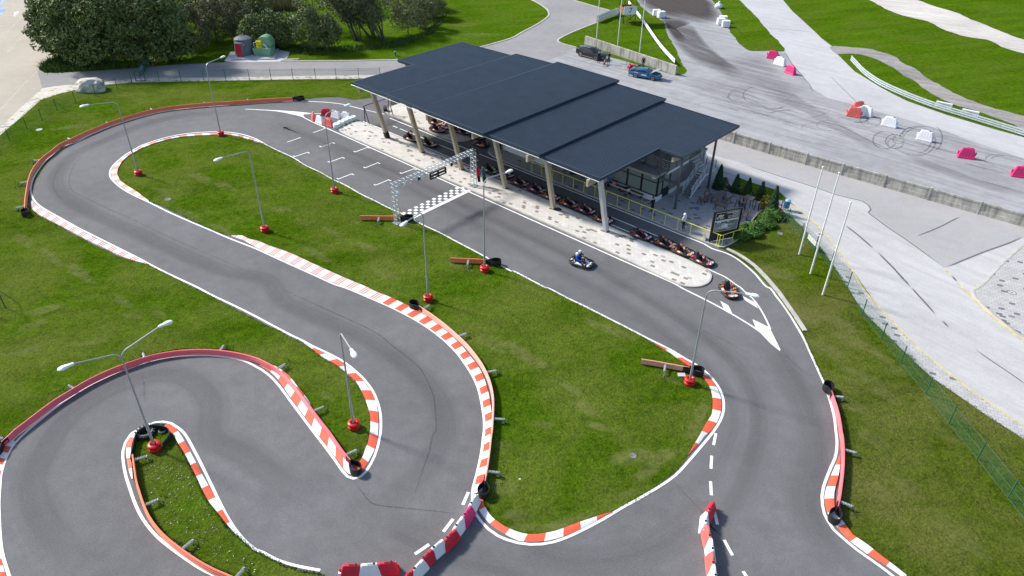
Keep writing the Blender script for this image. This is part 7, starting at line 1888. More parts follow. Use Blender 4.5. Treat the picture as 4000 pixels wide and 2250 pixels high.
# ------------------------------------------------------------------ cars: x forward, origin on the ground at the centre
def car(p, rz, label, paint, S, wb, tw, wr, bonnet_open=False):
    """S: stations (x, half width, z sill, z belt, z roof or None, half width of roof)"""
    t = thing('parked_car', p, label, 'car', None, rz)
    q = MB(); rings = []
    for x, hw, zs, zb, zr, rw in S:
        h = zb-zs
        pts = [(-hw*.80, zs), (-hw*.96, zs+h*.10), (-hw, zs+h*.45), (-hw*.985, zs+h*.72), (-hw*.93, zb-.02), (-hw*.80, zb+.012), (0, zb+.035), (hw*.80, zb+.012), (hw*.93, zb-.02), (hw*.985, zs+h*.72), (hw, zs+h*.45), (hw*.96, zs+h*.10), (hw*.80, zs)]
        rings.append([Vector((x, a, b)) for a, b in pts])
    q.loft(rings)
    # cabin shell: pillars and roof
    C = [s for s in S if s[4]]
    cr = []
    for x, hw, zs, zb, zr, rw in C:
        cr.append([Vector((x, -hw*.90, zb-.02)), Vector((x, -rw-.03, zr-.09)), Vector((x, -rw*.85, zr-.015)), Vector((x, 0, zr+.015)), Vector((x, rw*.85, zr-.015)), Vector((x, rw+.03, zr-.09)), Vector((x, hw*.90, zb-.02))])
    q.loft(cr)
    q.build('body', paint, t, smooth=True)
    def pane(name, pts, mat='carglass'):
        m_ = MB(); n = len(pts); m_.add([Vector(v) for v in pts], [tuple(range(n))]); o = m_.build(name, M[mat], t, fix=False)
        sd = o.modifiers.new('thick', 'SOLIDIFY'); sd.thickness = .012; sd.offset = 0
        return o
    i0, i1 = C[0], C[-1]              # rear and front of the cabin (sorted by x)
    C2 = C
    roofs = [c for c in C2 if c[4] > max(k[4] for k in C2)-.12]
    rr_, rf = roofs[0], roofs[-1]
    def sp(c, f, s, e=.012):           # point on the cabin side, f 0 belt .. 1 roof
        hw, zb, zr, rw = c[1]*.90, c[3]-.02, c[4]-.09, c[5]+.03
        return (c[0], s*(hw+(rw-hw)*f+e), zb+(zr-zb)*f)
    mid = [c for c in C2 if rr_[0] <= c[0] <= rf[0]]
    for s in (-1, 1):
        lo = [sp(c, .10, s) for c in C2[1:-1]] if len(C2) > 4 else [sp(c, .1, s) for c in C2]
        hi = [sp(c, .95, s) for c in mid]
        full = [sp(C2[0], .35, s)] + [sp(c, .10, s) for c in C2[1:-1]] + [sp(C2[-1], .2, s)] + hi[::-1]
        pane('side_window', full)
        m_ = MB()
        for x in ((rr_[0]+rf[0])/2-.05,):
            c = min(C2, key=lambda k: abs(k[0]-x))
            a, b = Vector(sp(c, .06, s, .02)), Vector(sp(c, .97, s, .02)); m_.beam(a, b, .07, .025)
        m_.build('pillar', M['blackp'], t)
    fz = lambda c, f, e: [(c[0], -(c[5]*.82), c[4]+e), (c[0], c[5]*.82, c[4]+e)]
    b0, b1 = C2[-1], rf
    pane('windscreen', [(b0[0]-.02, -b0[1]*.78, b0[3]+.07), (b1[0]+.06, -b1[5]*.82, b1[4]-.005), (b1[0]+.06, b1[5]*.82, b1[4]-.005), (b0[0]-.02, b0[1]*.78, b0[3]+.07)])
    b0, b1 = C2[0], rr_
    pane('rear_window', [(b0[0]-.015, -b0[1]*.74, max(b0[3]+.08, b0[4]-.25)), (b1[0]-.07, -b1[5]*.80, b1[4]-.0), (b1[0]-.07, b1[5]*.80, b1[4]-.0), (b0[0]-.015, b0[1]*.74, max(b0[3]+.08, b0[4]-.25))])
    Mx = Matrix.Rotation(R(90), 3, 'X')
    for x in (-wb/2, wb/2):
        for s in (-1, 1):
            m_ = MB(); m_.lathe([(wr*.66,-.10),(wr*.95,-.10),(wr,-.07),(wr,.07),(wr*.95,.10),(wr*.66,.10)], (x, s*(tw), wr), 20, M=Mx); wo = m_.build('wheel', M['tyre'], t, smooth=True)
            m_ = MB()
            m_.lathe([(0,.05),(wr*.2,.07),(wr*.24,.04)], (x, s*tw, wr), 14, M=Mx, cap=False) if False else None
            for k in range(7):
                a = 2*math.pi*k/7; c0 = Vector((x, s*(tw+.095), wr)); m_.beam(c0+Vector((math.cos(a)*.03, 0, math.sin(a)*.03)), c0+Vector((math.cos(a)*wr*.62, 0, math.sin(a)*wr*.62)), .06, .02, up=(0,1,0))
            ring = [Vector((x+math.cos(a)*wr*.64, s*(tw+.09), wr+math.sin(a)*wr*.64)) for a in [i*math.pi/9 for i in range(18)]]
            m_.tube(ring, .03, 6, closed=True); m_.build('rim', M['rim'], wo)
            m_ = MB(); m_.lathe([(wr+.07,-.12),(wr+.07,.105),(0,.105)], (x, s*tw, wr+.02), 22, M=Mx if s < 0 else Matrix.Rotation(R(-90), 3, 'X'), cap=False); m_.build('wheel_arch', M['blackp'], t)
    F, Rr = S[-1], S[0]
    for s in (-1, 1):
        m_ = MB(); m_.box((F[0]-.10, s*F[1]*.72, F[3]-.10), (.22, F[1]*.38, .13)); m_.build('headlight', plain('headlight_glass', (.55,.58,.6), .15) if 'headlight_glass' not in bpy.data.materials else bpy.data.materials['headlight_glass'], t, bevel=.02)
        m_ = MB(); m_.box((Rr[0]+.06, s*Rr[1]*.76, Rr[3]-.14), (.14, Rr[1]*.36, .16)); m_.build('tail_light', M['redflat'], t, bevel=.02)
        m_ = MB(); c = C2[-1]; m_.box((c[0]-.30, s*(c[1]+.09), c[3]+.09), (.12, .20, .13)); m_.build('wing_mirror', paint, t, bevel=.02)
        m_ = MB(); m_.box((rf[0]-1.0, s*(c[1]*1.0+.004), c[3]-.14), (.16, .02, .03)); m_.build('door_handle', M['rim'], t)
    m_ = MB(); m_.box((F[0]+.0, 0, F[2]+.20), (.06, F[1]*1.1, .16)); m_.build('grille', M['blackp'], t)
    return t
st = [(-2.38,.74,.42,.80,None,0),(-2.30,.84,.30,.98,None,0),(-2.12,.88,.24,1.02,1.12,.60),(-1.80,.90,.22,1.01,1.40,.64),(-1.2,.91,.20,.99,1.45,.66),(-.4,.915,.20,.97,1.48,.67),(.25,.91,.20,.95,1.45,.66),(.62,.91,.20,.94,1.30,.67),(1.12,.90,.20,.93,.97,.74),(1.6,.89,.20,.89,None,0),(2.05,.86,.24,.80,None,0),(2.28,.74,.30,.68,None,0),(2.36,.60,.40,.58,None,0)]
cp_ = Vector((11.15, 108.9, .012)); bc = car(cp_, R(-41.6), 'black estate car parked against the concrete wall', M['carblack'], st, 2.77, .80, .33)
q = MB()
for s in (-1, 1): q.tube([(-1.85,s*.60,1.46),(-1.2,s*.60,1.53),(.1,s*.60,1.53)], .018, 6)
q.build('roof_rail', M['rim'], bc)
q = MB()
for s in (-1, 1): q.beam((-1.0,s*.925,.26), (1.0,s*.925,.26), .03, .05)
q.build('sill_trim', M['rim'], bc)
su = [(-2.12,.72,.44,.72,None,0),(-2.05,.82,.30,.84,None,0),(-1.85,.86,.22,.88,.93,.66),(-1.25,.87,.20,.87,1.10,.58),(-.75,.87,.18,.86,1.22,.57),(-.35,.87,.18,.85,1.26,.57),(.10,.87,.18,.84,1.22,.57),(.35,.87,.18,.83,1.10,.60),(.72,.87,.18,.82,.86,.70),(.80,.86,.20,.66,None,0),(1.30,.85,.22,.60,None,0),(1.85,.82,.26,.56,None,0),(2.05,.74,.30,.52,None,0),(2.12,.62,.36,.46,None,0)]
bp2 = Vector((17.9, 100.27, .012)); bl = car(bp2, R(-26.8), 'blue coupe with its bonnet raised, person in red behind it', M['carblue'], su, 2.42, .76, .30)
for s in (-1, 1):
    q = MB(); q.loft([[Vector((x, s*y0, z0)), Vector((x, s*y1, z0)), Vector((x, s*y1, z1)), Vector((x, s*y0, z1))] for x, y0, y1, z0, z1 in ((.74,.70,.86,.5,.82),(1.3,.68,.85,.45,.76),(1.9,.62,.80,.42,.66))]); q.build('front_wing', M['carblue'], bl, smooth=True)
q = MB(); q.box((1.30,0,.63), (.8,.6,.16)); q.box((1.1,.3,.66), (.3,.25,.16)); q.box((1.55,-.3,.62), (.3,.3,.12)); q.tube([(1.0,-.4,.72),(1.5,-.1,.74),(1.7,.3,.68)], .04, 6); q.build('engine', M['steelg'], bl, bevel=.01)
q = MB(); q.loft([[Vector((x, -y, z)), Vector((x, y, z)), Vector((x-.01, y, z+.03)), Vector((x-.01, -y, z+.03))] for x, y, z in ((.78,.70,.86),(1.3,.68,1.14),(1.9,.60,1.44))]); q.build('bonnet', plain('bonnet_grey', (.30,.36,.42), .3, .2), bl)
q = MB(); q.add([Vector((-.5,-.885,.50)), Vector((.35,-.885,.50)), Vector((.25,-.885,.66)), Vector((-.3,-.885,.66))], [(0,1,2,3)]); q.add([Vector((-1.5,-.884,.72)), Vector((-.9,-.884,.70)), Vector((-.9,-.884,.8)), Vector((-1.5,-.884,.82))], [(0,1,2,3)]); q.build('door_decal', M['white'], bl, fix=False)
q = MB(); q.box((-1.95,0,.98), (.30,1.5,.03)); 
for s in (-1, 1): q.box((-1.95,s*.6,.92), (.1,.04,.12))
q.build('rear_spoiler', M['carblue'], bl)
q = MB(); q.beam((2.10,-.55,.36), (2.14,.55,.36), .08, .12); q.build('bumper_bar', M['blackp'], bl)
tr_ = thing('car_trailer', Vector((17.0, 103.2, .012)), 'low car trailer with a raised grey drawbar and red box behind the blue coupe', 'trailer', None, R(160))
q = MB(); q.box((0,0,.42), (2.4,1.5,.10)); q.build('bed', M['dark'], tr_)
q = MB(); q.tube([(1.2,.5,.45),(2.5,0,.7)], .035, 6); q.tube([(1.2,-.5,.45),(2.5,0,.7)], .035, 6); q.tube([(1.3,.4,.5),(1.7,.1,1.35),(1.3,-.4,.5)], .03, 6); q.build('drawbar', M['galv'], tr_)
q = MB(); q.box((.6,0,.6), (.7,.5,.28)); q.build('tool_box', M['redflat'], tr_, bevel=.02)
for s in (-1, 1):
    q = MB(); q.lathe([(.12,-.08),(.27,-.09),(.28,.09),(.12,.08)], (-.2,s*.82,.28), 16, M=Matrix.Rotation(R(90),3,'X')); q.build('wheel', M['tyre'], tr_, smooth=True)
# ------------------------------------------------------------------ fuel tanks on their concrete pads, boulder, small things
zt = lambda x, y, z=0: G(850+x/4.853, 120+y/4.853, z)
pd = thing('concrete_pad', zt(520,480), 'pale concrete pad carrying the grey tank and the green tank', 'concrete pad')
for nm, pts in (('pad', [(270,565),(790,545),(860,378),(690,372),(360,398)]), ('pad', [(795,553),(1095,552),(1168,365),(865,376)])):
    q = MB(); q.prism([(v.x, v.y) for v in [zt(*p) for p in pts]], .0, .20); q.build('slab', M['pad'], pd, world=True)
ap = MB(); ap.sheet([zt(*p) for p in [(130,575),(250,400),(360,395),(700,365),(1170,370),(1340,395),(1370,420),(1300,560),(1180,590),(600,600),(250,600)]], .033); struct('tank_apron', ap, M['pad'])
tg = thing('fuel_tank', zt(530,450)+Vector((0,0,.2)), 'grey ribbed round fuel tank with a bright red door', 'tank'); tg.scale = (1.12, 1.12, 1.22)
q = MB(); prof = []
for k in range(12): prof += [(1.22-.012*k, .02+.145*k), (1.25-.012*k, .07+.145*k), (1.22-.012*k, .12+.145*k)]
prof += [(1.10,1.78),(.75,1.93),(.25,2.02),(0,2.03)]
q.lathe(prof, n=26); q.build('tank_body', M['tankgrey'], tg, smooth=True)
q = MB()
for k in range(6):
    a = k*math.pi/3+.3; q.beam((math.cos(a)*.15,math.sin(a)*.15,2.04), (math.cos(a)*1.12,math.sin(a)*1.12,1.80), .06, .05)
q.build('lid_rib', M['tankgrey'], tg)
q = MB(); q.loft([[Vector((-.62,-1.50,z)), Vector((.20,-1.62,z)), Vector((.62,-.9,z)), Vector((-.7,-.8,z))] for z in (0, 1.55)]); q.build('cabinet', M['tankgrey'], tg, bevel=.03)
q = MB(); q.beam((-.56,-1.525,.78), (.15,-1.63,.78), .05, 1.40); do = q.build('door', M['redflat'], tg)
q = MB(); q.box((.1,-1.66,.9), (.05,.04,.14)); q.build('handle', M['blackp'], do)
q = MB(); q.lathe([(.07,0),(.07,.03),(0,.03)], (.42,-1.22,1.3), 10, M=Matrix.Rotation(R(90),3,'X')); q.build('gauge', M['white'], tg)
gn = thing('fuel_tank', zt(900,470)+Vector((0,0,.2)), 'green round ended fuel tank in a green basin with a yellow pump box', 'tank', None, R(-6)); gn.scale = (1.05, 1.0, 1.1)
q = MB(); q.loft([[Vector((-x,-y,z)), Vector((x,-y,z)), Vector((x,y,z)), Vector((-x,y,z))] for z, x, y in ((0,1.15,.85),(.95,1.25,.95),(.95,1.18,.88),(.88,1.15,.85))]); q.build('basin', M['tankgreen'], gn)
q = MB(); q.lathe([(.0,-.52),(.86,-.50),(1.0,-.44),(1.02,-.36),(1.02,1.1),(.6,1.3),(0,1.35)], (0.1,.45,1.25), 26, M=Matrix.Rotation(R(-90),3,'X')); q.build('tank_body', M['tankgreen'], gn, smooth=True)
q = MB(); q.beam((1.05,.3,.95), (1.05,.3,1.7), .6, .06); q.build('bracket_plate', M['tankgreen'], gn)
q = MB(); q.box((-.35,-.62,1.38), (.72,.36,.95)); yb = q.build('pump_box', M['kyel'], gn, bevel=.03)
q = MB(); q.lathe([(.08,0),(.08,.05),(0,.05)], (-.15,-.81,1.3), 12, M=Matrix.Rotation(R(90),3,'X')); q.build('dial', M['blackp'], yb)
q = MB(); q.tube([(.35,-.72,1.5),(.6,-.75,1.35),(.75,-.7,1.0),(.95,-.8,.95)], .07, 8); q.build('hose', M['white'], gn, smooth=True)
q = MB(); q.tube([(-1.1,-.5,.95),(-1.15,-.5,1.55),(-.95,-.6,1.62),(-.6,-.6,1.6)], .03, 6); q.build('pipe', M['white'], gn)
def rock(p, sx, sy, sz, label, seed=1):
    bm = bmesh.new(); bmesh.ops.create_icosphere(bm, subdivisions=3, radius=1.0)
    from mathutils import noise as nz
    for v in bm.verts:
        d = v.co.normalized()
        k = 1+.28*nz.noise(d*1.3+Vector((seed, 0, 0)))+.18*nz.noise(d*2.6+Vector((0, seed, 0)))+.10*nz.noise(d*6)
        for pl in ((.5,.2,.8,.80),(-.6,-.3,.7,.82),(.2,-.9,.3,.78),(.8,-.4,.2,.85),(-.8,.3,.3,.86),(0,.1,1,.74)):
            n_ = Vector(pl[:3]).normalized(); dd = d.dot(n_)
            if dd*k > pl[3]: k = pl[3]/dd+(k-pl[3]/dd)*.2
        v.co = Vector((d.x*k*sx, d.y*k*sy, max(-.15, d.z*k*sz+sz*.45)))
    me = bpy.data.meshes.new('boulder'); bm.to_mesh(me); bm.free(); me.materials.append(M['rock'])
    o = bpy.data.objects.new('boulder', me); COL.objects.link(o); o.location = p; tag(o, label, 'boulder'); return o
rock(G(360, 352), 1.95, 1.3, 1.25, 'big pale boulder with a dark split front beside the wire fence', 3)
q = MB(); q.lathe([(.14,0),(.14,.5),(.20,.52),(.20,.62),(.05,.72)], n=10); o = q.build('hydrant', plain('teal_paint', (.05,.22,.22), .5), None, smooth=True); o.location = G(1000+1403/2.576, 562/2.576); tag(o, 'small teal hydrant in the grass left of the roof corner', 'hydrant')
p0, p1 = GP(T(1,0,[(250,607),(425,600)])); q = MB(); q.beam(p0+Vector((0,0,.06)), p1+Vector((0,0,.06)), .16, .06); q.beam(p0+Vector((.3,.45,.05)), p1+Vector((.1,.3,.05)), .14, .06); o = q.build('timber_planks', plain('new_plank', (.58,.50,.36), .8), None); tag(o, 'pale timber planks lying at the road edge right of the tank pad', 'planks')
for (x, y), lb in (((1555,1325),'small dark ball on the pit lane line, left one'),((1688,1380),'small dark ball on the pit lane line, right one')):
    q = MB(); q.lathe([(0,0),(.09,.03),(.12,.11),(.09,.19),(0,.22)], n=12, cap=False); o = q.build('ball', M['tyregrey'], None, smooth=True); o.location = G(*T(1,0,[(x,y)])[0])+Vector((0,0,.02)); tag(o, lb, 'ball')
bm_ = MB(); bm_.sheet(GP([(0,34),(14,32),(22,40),(8,55),(-8,66),(-8,34)]), .026); bm_.sheet(GP([(2,30),(20,2),(34,-12),(20,-14),(4,8),(-6,24)]), .026)
struct('blue_marking', bm_, plain('blue_bay_paint', (.28,.42,.60), .8, 0, .3, .6))
# ------------------------------------------------------------------ trees, shrubs, hedges
def leafcloud(name, pts, nrm, size, mat, parent, asp=1.5, jitter=.6):
    """many leaf sized quads at pts (n,3), tilted at random round nrm"""
    n = len(pts)
    d = nrm+RNG.normal(0, jitter, (n, 3)); d /= np.linalg.norm(d, axis=1)[:, None]+1e-9
    r = RNG.normal(0, 1, (n, 3)); u = np.cross(d, r); u /= np.linalg.norm(u, axis=1)[:, None]+1e-9
    v = np.cross(d, u)
    s = (size*RNG.uniform(.6, 1.3, n))[:, None]
    P = np.stack([pts-u*s*asp*.5, pts+v*s*.32, pts+u*s*asp*.5, pts-v*s*.32], 1).reshape(-1, 3)
    me = bpy.data.meshes.new(name)
    me.vertices.add(4*n); me.vertices.foreach_set('co', P.ravel())
    me.loops.add(4*n); me.loops.foreach_set('vertex_index', np.arange(4*n, dtype=np.int32))
    me.polygons.add(n); me.polygons.foreach_set('loop_start', np.arange(0, 4*n, 4, dtype=np.int32)); me.polygons.foreach_set('loop_total', np.full(n, 4, dtype=np.int32))
    me.update(calc_edges=True); me.validate()
    me.materials.append(mat)
    o = bpy.data.objects.new(name, me); COL.objects.link(o); o.parent = parent
    return o
def crownpts(H, r, z0, n, clumps, flat=1.0, lean=(0, 0), cr=.26, seed=0):
    g = np.random.default_rng(seed)
    cs = []
    while len(cs) < clumps:
        d = g.normal(0, 1, 3); d /= np.linalg.norm(d)
        k = g.uniform(.45, 1.0)**.6
        t = (d[2]*k+1)/2
        wid = (math.sin(math.pi*min(.97, max(.06, t*.74+.22)))**.55)
        cs.append((d[0]*k*r*wid*1.05+lean[0]*t, d[1]*k*r*wid*flat*1.05+lean[1]*t, z0+(H-z0)*t))
    cs = np.array(cs); rad = r*cr*g.uniform(.7, 1.35, len(cs))
    w_ = rad**2; idx = g.choice(len(cs), n, p=w_/w_.sum())
    d = g.normal(0, 1, (n, 3)); d /= np.linalg.norm(d, axis=1)[:, None]
    k = g.uniform(.55, 1.05, n)**.5
    p = cs[idx]+d*(rad[idx]*k)[:, None]*np.array([1, 1, .85])
    p[:, 2] = np.maximum(p[:, 2], .05)
    return p, d, cs
def limb(mb, a, b, r0, r1, sag=.12, n=5):
    a, b = Vector(a), Vector(b); mid = a.lerp(b, .5)+Vector((random.uniform(-1, 1), random.uniform(-1, 1), random.uniform(-.3, .6)))*((b-a).length*sag)
    P = [a*((1-t)**2)+mid*(2*t*(1-t))+b*(t*t) for t in [i/n for i in range(n+1)]]
    mb.tube(P, [r0+(r1-r0)*i/n for i in range(n+1)], 6)
def tree(p, H, r, label, leaf, n=3800, clumps=70, z0=.5, size=.26, name='broadleaf_tree', group='trees and bushes along the top left', trunk=.18, lean=(0, 0), seed=0, cat='tree', flat=1.0, cr=.26):
    t = thing(name, p, label, cat, group)
    pts, nr, cs = crownpts(H, r, z0, n, clumps, flat, lean, cr, seed)
    leafcloud('crown', pts, nr, size, M[leaf], t)
    mb = MB()
    mb.tube([(0,0,-.1),(lean[0]*.2,lean[1]*.2,H*.25),(lean[0]*.5,lean[1]*.5,H*.55),(lean[0]*.8,lean[1]*.8,H*.85)], [trunk, trunk*.8, trunk*.5, trunk*.15], 8)
    for k in range(0, len(cs), max(1, len(cs)//14)):
        c = cs[k]; zz = max(.3, c[2]*.45); limb(mb, (lean[0]*zz/H, lean[1]*zz/H, zz), tuple(c), trunk*.35, trunk*.08)
    mb.build('trunk', M['bark'], t, smooth=True)
    return t
for i, (x, y, H, r, lb) in enumerate(((245,225,8.5,2.9,'dark green bushy tree at the left end of the clump, beside the car park'),(330,255,9.8,3.3,'big dark green tree in the front of the clump, second from the left'),(450,252,10.6,3.6,'tall dark green tree in the middle front of the clump'),(575,246,10.8,3.6,'tall dark green tree left of the sliding gate and tank pad'),(685,236,9.0,3.1,'dark green tree at the right end of the tall clump, next to brown shrubs'),(330,165,10.5,3.3,'dark green tree behind the front row at the left of the clump'),(480,150,11,3.6,'dark green tree behind the front row in the middle of the clump'),(620,140,11,3.5,'dark green tree behind the front row at the right of the clump'),(235,120,9,2.6,'smaller dark tree leaning towards the car park at the upper left'))):
    g = G(x, y); tree(g, H*1.12, r*1.06, lb, 'leaf_d', 6800, 80, .1, .34, seed=20+i, cr=.30)
for i, (x, y, H, r, leaf, lb) in enumerate(((770,205,5.6,2.2,'leaf_b','brownish shrub just right of the tall dark trees'),(850,165,5.8,2.4,'leaf_b','olive brown shrub behind the grey tank'),(930,150,5.0,2.3,'leaf_b','brownish shrub between the two fuel tanks, behind them'),(900,95,5.8,2.4,'leaf_b','brown shrub at the back near the top edge'),(800,110,6.5,2.5,'leaf_b','tall brown shrub behind the dark trees'),(1010,190,4.0,2.0,'leaf_d','low dark bush right behind the green tank'),(1065,180,4.4,2.2,'leaf_m','dark green bush right of the green tank'),(1125,180,4.0,2.0,'leaf_m','green bush in the row between green tank and willow'),(1010,110,4.2,2.2,'leaf_m','green bush in the back row behind the green tank'),(1215,195,5.2,2.2,'leaf_m','rounded green bush in front of the bare willow stems'),(1285,198,4.4,1.8,'leaf_m','green bush touching the lawn left of the willow'),(1235,120,6.0,2.6,'leaf_w','pale willow bush behind the rounded green bush'),(1595,135,5.0,2.2,'leaf_w','grey green willow shrub right of the bare stems'),(1650,110,4.4,2.0,'leaf_w','olive shrub near the right end of the willow thicket'),(1690,70,3.6,1.9,'leaf_w','low olive shrub ending the thicket at the mown lawn'),(1560,60,6.5,2.6,'leaf_w','tall grey green willow shrub behind the thicket'),(1640,30,5.0,2.2,'leaf_b','brown green shrub at the top right of the thicket'))):
    tree(G(x, y), H*1.22, r*1.12, lb, leaf, 4000, 62, .1, .24 if leaf != 'leaf_w' else .20, 'shrub', seed=60+i, trunk=.09, cat='shrub', cr=.27)
# multi stemmed willow with bare leaning stems
def willow(p, stems, label, n, seed):
    t = thing('willow_tree', p, label, 'tree', 'trees and bushes along the top left')
    g = random.Random(seed); mb = MB(); tips = []
    for k in range(stems):
        dx = g.uniform(-6.5, 1.6); dy = g.uniform(-1.0, 3.2); H = g.uniform(6.0, 9.5)
        b = Vector((g.uniform(-.6, .6), g.uniform(-.4, .4), 0)); e_ = Vector((dx, dy, H)); m_ = b.lerp(e_, .5)+Vector((0, 0, -.3))
        P = [b*((1-u)**2)+m_*(2*u*(1-u))+e_*(u*u) for u in [i/7 for i in range(8)]]
        mb.tube(P, [.11-.09*i/7 for i in range(8)], 6)
        for j in range(9):
            s = g.uniform(.42, 1.0); c = P[int(s*7)]; q_2 = c+Vector((g.uniform(-1.3, 1.0), g.uniform(-.9, .9), g.uniform(.1, 1.5)))
            mb.tube([c, c.lerp(q_2, .5)+Vector((0, 0, .15)), q_2], [.03, .02, .008], 4); tips.append((c, q_2))
    mb.build('trunk', M['bark'], t, smooth=True)
    T_ = np.array([[*a, *b] for a, b in tips]); idx = RNG.integers(0, len(T_), n); u = RNG.uniform(.1, 1.15, n)[:, None]
    pts = T_[idx, :3]*(1-u)+T_[idx, 3:]*u+RNG.normal(0, .5, (n, 3))
    leafcloud('crown', pts, RNG.normal(0, 1, (n, 3)), .20, M['leaf_w'], t, 2.2)
    return t
willow(G(1400, 158), 9, 'willow with dark bare stems leaning left, nearest the rounded bush', 7500, 3)
willow(G(1452, 145), 8, 'willow with long thin bare stems in the middle of the thicket', 7000, 5)
willow(G(1500, 158), 7, 'willow with a split dark trunk at the right of the bare stems', 6500, 8)
# tall weeds and reeds
def bladepatch(name, pts, h, wd, mat, seed=0, lean=.35):
    g = np.random.default_rng(seed); n = len(pts)
    P = np.array(pts); a = g.uniform(0, 6.283, n); u = np.stack([np.cos(a), np.sin(a), np.zeros(n)], 1)*wd*.5
    hh = h*g.uniform(.45, 1.15, n); tip = P+np.stack([g.normal(0, lean, n)*hh, g.normal(0, lean, n)*hh, hh], 1)
    co = np.stack([P-u, P+u, tip], 1).reshape(-1, 3)
    me = bpy.data.meshes.new(name); me.vertices.add(3*n); me.vertices.foreach_set('co', co.ravel())
    me.loops.add(3*n); me.loops.foreach_set('vertex_index', np.arange(3*n, dtype=np.int32)); me.polygons.add(n)
    me.polygons.foreach_set('loop_start', np.arange(0, 3*n, 3, dtype=np.int32)); me.polygons.foreach_set('loop_total', np.full(n, 3, dtype=np.int32))
    me.update(calc_edges=True); me.validate(); me.materials.append(mat)
    o = bpy.data.objects.new(name, me); COL.objects.link(o); return o
def scatter(poly, n, z=.0, seed=0):
    g = random.Random(seed); xs = [p.x for p in poly]; ys = [p.y for p in poly]; out = []
    def inside(x, y):
        c = False; j = len(poly)-1
        for i in range(len(poly)):
            if (poly[i].y > y) != (poly[j].y > y) and x < (poly[j].x-poly[i].x)*(y-poly[i].y)/(poly[j].y-poly[i].y)+poly[i].x: c = not c
            j = i
        return c
    while len(out) < n:
        x, y = g.uniform(min(xs), max(xs)), g.uniform(min(ys), max(ys))
        if inside(x, y): out.append((x, y, z))
    return out
o = bladepatch('tall_weeds', scatter(GP(T(0,0,[(395,700),(470,610),(620,600),(1300,640),(1560,655),(1300,685),(1000,705),(600,730),(450,730)])), 2600, .0, 1), .75, .16, M['blade'], 1, .4); tag(o, 'tall green weeds under the trees at the corner of the access road', 'weeds', None, 'stuff')
o = bladepatch('reeds', scatter(GP(T(1,0,[(-300,170),(0,130),(400,110),(450,60),(300,30),(0,50),(-300,60)])), 3800, .0, 2), 1.7, .13, M['leaf_b'], 2, .2); tag(o, 'brownish tall reeds between the bushes and the far lawn', 'reeds', None, 'stuff')
o = bladepatch('rough_grass', scatter(GP(T(1,0,[(300,520),(420,470),(850,470),(1300,440),(1700,330),(1900,130),(1940,120),(1800,330),(1500,470),(1000,520),(500,560)])), 3600, .0, 3), .45, .12, M['blade'], 3, .5); tag(o, 'rough grass fringe in front of the willow thicket', 'grass', None, 'stuff')
# thujas, shrubs and junipers at the terrace
def thuja(p, H, r, label):
    t = thing('thuja', p, label, 'conifer', 'thujas in a row beside the terrace')
    n = 1500; z = H*RNG.uniform(.03, 1, n)**1.0; k = z/H
    rad = r*np.minimum(1, (1-k)**.75*1.15)*RNG.uniform(.62, 1.06, n)
    a = RNG.uniform(0, 6.283, n); pts = np.stack([np.cos(a)*rad, np.sin(a)*rad, z], 1)
    leafcloud('crown', pts, np.stack([np.cos(a), np.sin(a), np.full(n, .5)], 1), .14, M['leaf_t'], t, 1.8, .5)
    mb = MB(); mb.tube([(0,0,0),(0,0,H*.8)], [.05,.01], 6); mb.build('trunk', M['bark'], t)
for (x, y), (x2, y2), H, lb in (((2066,455),0,2.6,'tallest thuja, nearest the outdoor stairs'),((2240,492),0,1.95,'thuja second from the stairs'),((2360,528),0,1.9,'thuja behind the low brown table, third from the stairs'),((2492,568),0,1.95,'thuja behind the bar table, fourth from the stairs')) if False else ():
    pass
for (x, y), H, lb in (((2066,458),2.65,'tallest thuja, nearest the outdoor stairs'),((2240,495),2.0,'slim thuja second from the outdoor stairs'),((2360,530),1.95,'slim thuja behind the low brown table, third from the stairs'),((2492,570),2.0,'slim thuja behind the bar table, fourth from the stairs'),((2612,690),2.75,'thuja beside the blue litter bin, at the end of the row')):
    thuja(G(*T(2,1,[(x, y)])[0]), H, .50 if H < 2.3 else .55, lb)
for i, (u, v, H, r, leaf, lb) in enumerate(((18.6,25.2,.75,.6,'leaf_m','low dark shrub between the first two thujas'),(20.2,25.3,.7,.55,'leaf_y','yellow green shrub between the second and third thuja'),(21.4,25.4,.7,.55,'leaf_m','low green shrub between the third and fourth thuja'),(22.8,25.2,.95,.7,'leaf_y','yellow leaved shrub right of the fourth thuja'),(23.4,24.3,.9,.65,'leaf_y','yellow leaved shrub behind the bar table'),(17.7,26.2,.8,.6,'leaf_m','dark low shrub under the outdoor stairs landing'))):
    tree(B(u, v, 0), H, r, lb, leaf, 700, 22, .05, .11, 'garden_shrub', 'low shrubs among the thujas', .03, seed=130+i, cat='shrub')
def juniper(p, r, label, seed):
    t = thing('juniper', p, label, 'shrub', 'spreading junipers along the terrace')
    n = 1100; g = np.random.default_rng(seed); a = g.uniform(0, 6.283, n); k = g.uniform(0, 1, n)**.6
    pts = np.stack([np.cos(a)*k*r, np.sin(a)*k*r*.85, .12+(.75-.5*k)*g.uniform(.3, 1.1, n)], 1)
    leafcloud('foliage', pts, np.stack([np.cos(a)*.5, np.sin(a)*.5, np.full(n, .9)], 1), .15, M['leaf_j'], t, 2.6, .45)
    mb = MB()
    for j in range(7): limb(mb, (0,0,0), (math.cos(j*.9)*r*.8, math.sin(j*.9)*r*.7, .35), .03, .01)
    mb.build('stems', M['bark'], t)
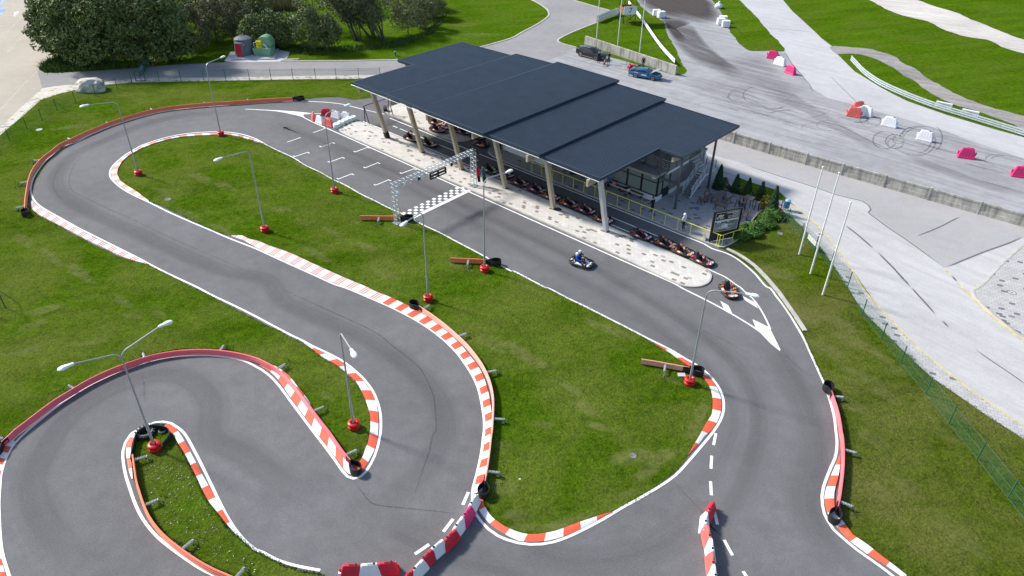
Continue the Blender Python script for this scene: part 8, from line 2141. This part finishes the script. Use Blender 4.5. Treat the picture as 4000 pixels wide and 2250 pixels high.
for i, (u, v, r, lb) in enumerate(((24.25,17.7,.75,'bright juniper nearest the information board'),(24.7,18.9,.85,'bright juniper second from the information board, spilling over the lawn'),(24.45,20.1,.85,'bright juniper third from the information board'),(24.9,21.3,.85,'bright juniper at the widest part of the hedge'),(24.4,22.4,.8,'juniper level with the bar table'),(25.0,23.2,.7,'juniper towards the blue litter bin'),(24.2,23.9,.7,'juniper at the far end of the hedge by the last thuja'),(23.9,19.0,.6,'small juniper at the terrace edge behind the board'))):
    juniper(B(u, v, .02), r, lb, 160+i)
# ------------------------------------------------------------------ turf fringe: short blades along the lawn edges and in the lawns
def edgepts(o, n, inner=.25, seed=0, z=LZ, keep=None):
    g = random.Random(seed); me = o.data
    from collections import Counter
    c = Counter(e for p in me.polygons for e in p.edge_keys)
    be = [e for e, k in c.items() if k == 1]
    E_ = [(me.vertices[a].co, me.vertices[b].co) for a, b in be]
    E_ = [(a, b) for a, b in E_ if abs(a.x) < 60 and 8 < a.y < 100]
    L = [(b-a).length for a, b in E_]; tot = sum(L); out = []
    for (a, b), l in zip(E_, L):
        for k in range(max(1, int(n*l/tot))):
            p = a.lerp(b, g.random()); out.append((p.x+g.gauss(0, .05), p.y+g.gauss(0, .05), z-.01))
    return out
ep_ = []
for k, nm in enumerate(('infield_lawn', 'island_lawn', 'field_lawn', 'verge_lawn')):
    ep_ += edgepts(bpy.data.objects[nm], 5200, seed=k)
o = bladepatch('turf_fringe', ep_, .085, .05, M['blade'], 7, .6); tag(o, 'short grass blades fringing the lawn edges', 'grass', None, 'stuff')
wp = []
for ob in list(bpy.data.objects):
    if ob.name.startswith('bracket') and ob.parent:
        c = ob.matrix_world.translation if False else ob.parent.location
        vs = [v.co for v in ob.data.vertices]; m_ = sum(vs, Vector((0,0,0)))/len(vs)+c
        for k in range(45): wp.append((m_.x+random.gauss(0, .35), m_.y+random.gauss(0, .35), LZ-.01))
o = bladepatch('weed_tufts', wp, .16, .06, M['blade'], 9, .5); tag(o, 'longer weeds growing round the barrier springs', 'weeds', None, 'stuff')
fl = [(p.x, p.y) for p in GP(T(0,3,[(1420,300),(1780,300),(1950,520),(2100,800),(2300,1150),(2500,1250),(2569,1420),(2250,1330),(1900,1130),(1600,900),(1460,600)]))]
fp = scatter([Vector((a, b, 0)) for a, b in fl], 170, LZ+.03, 12)
o = bladepatch('white_flowers', [q for q in fp for _ in (0, 1)], .05, .055, M['white'], 13, .8); tag(o, 'tiny white flowers scattered in the small island lawn', 'flowers', None, 'stuff')
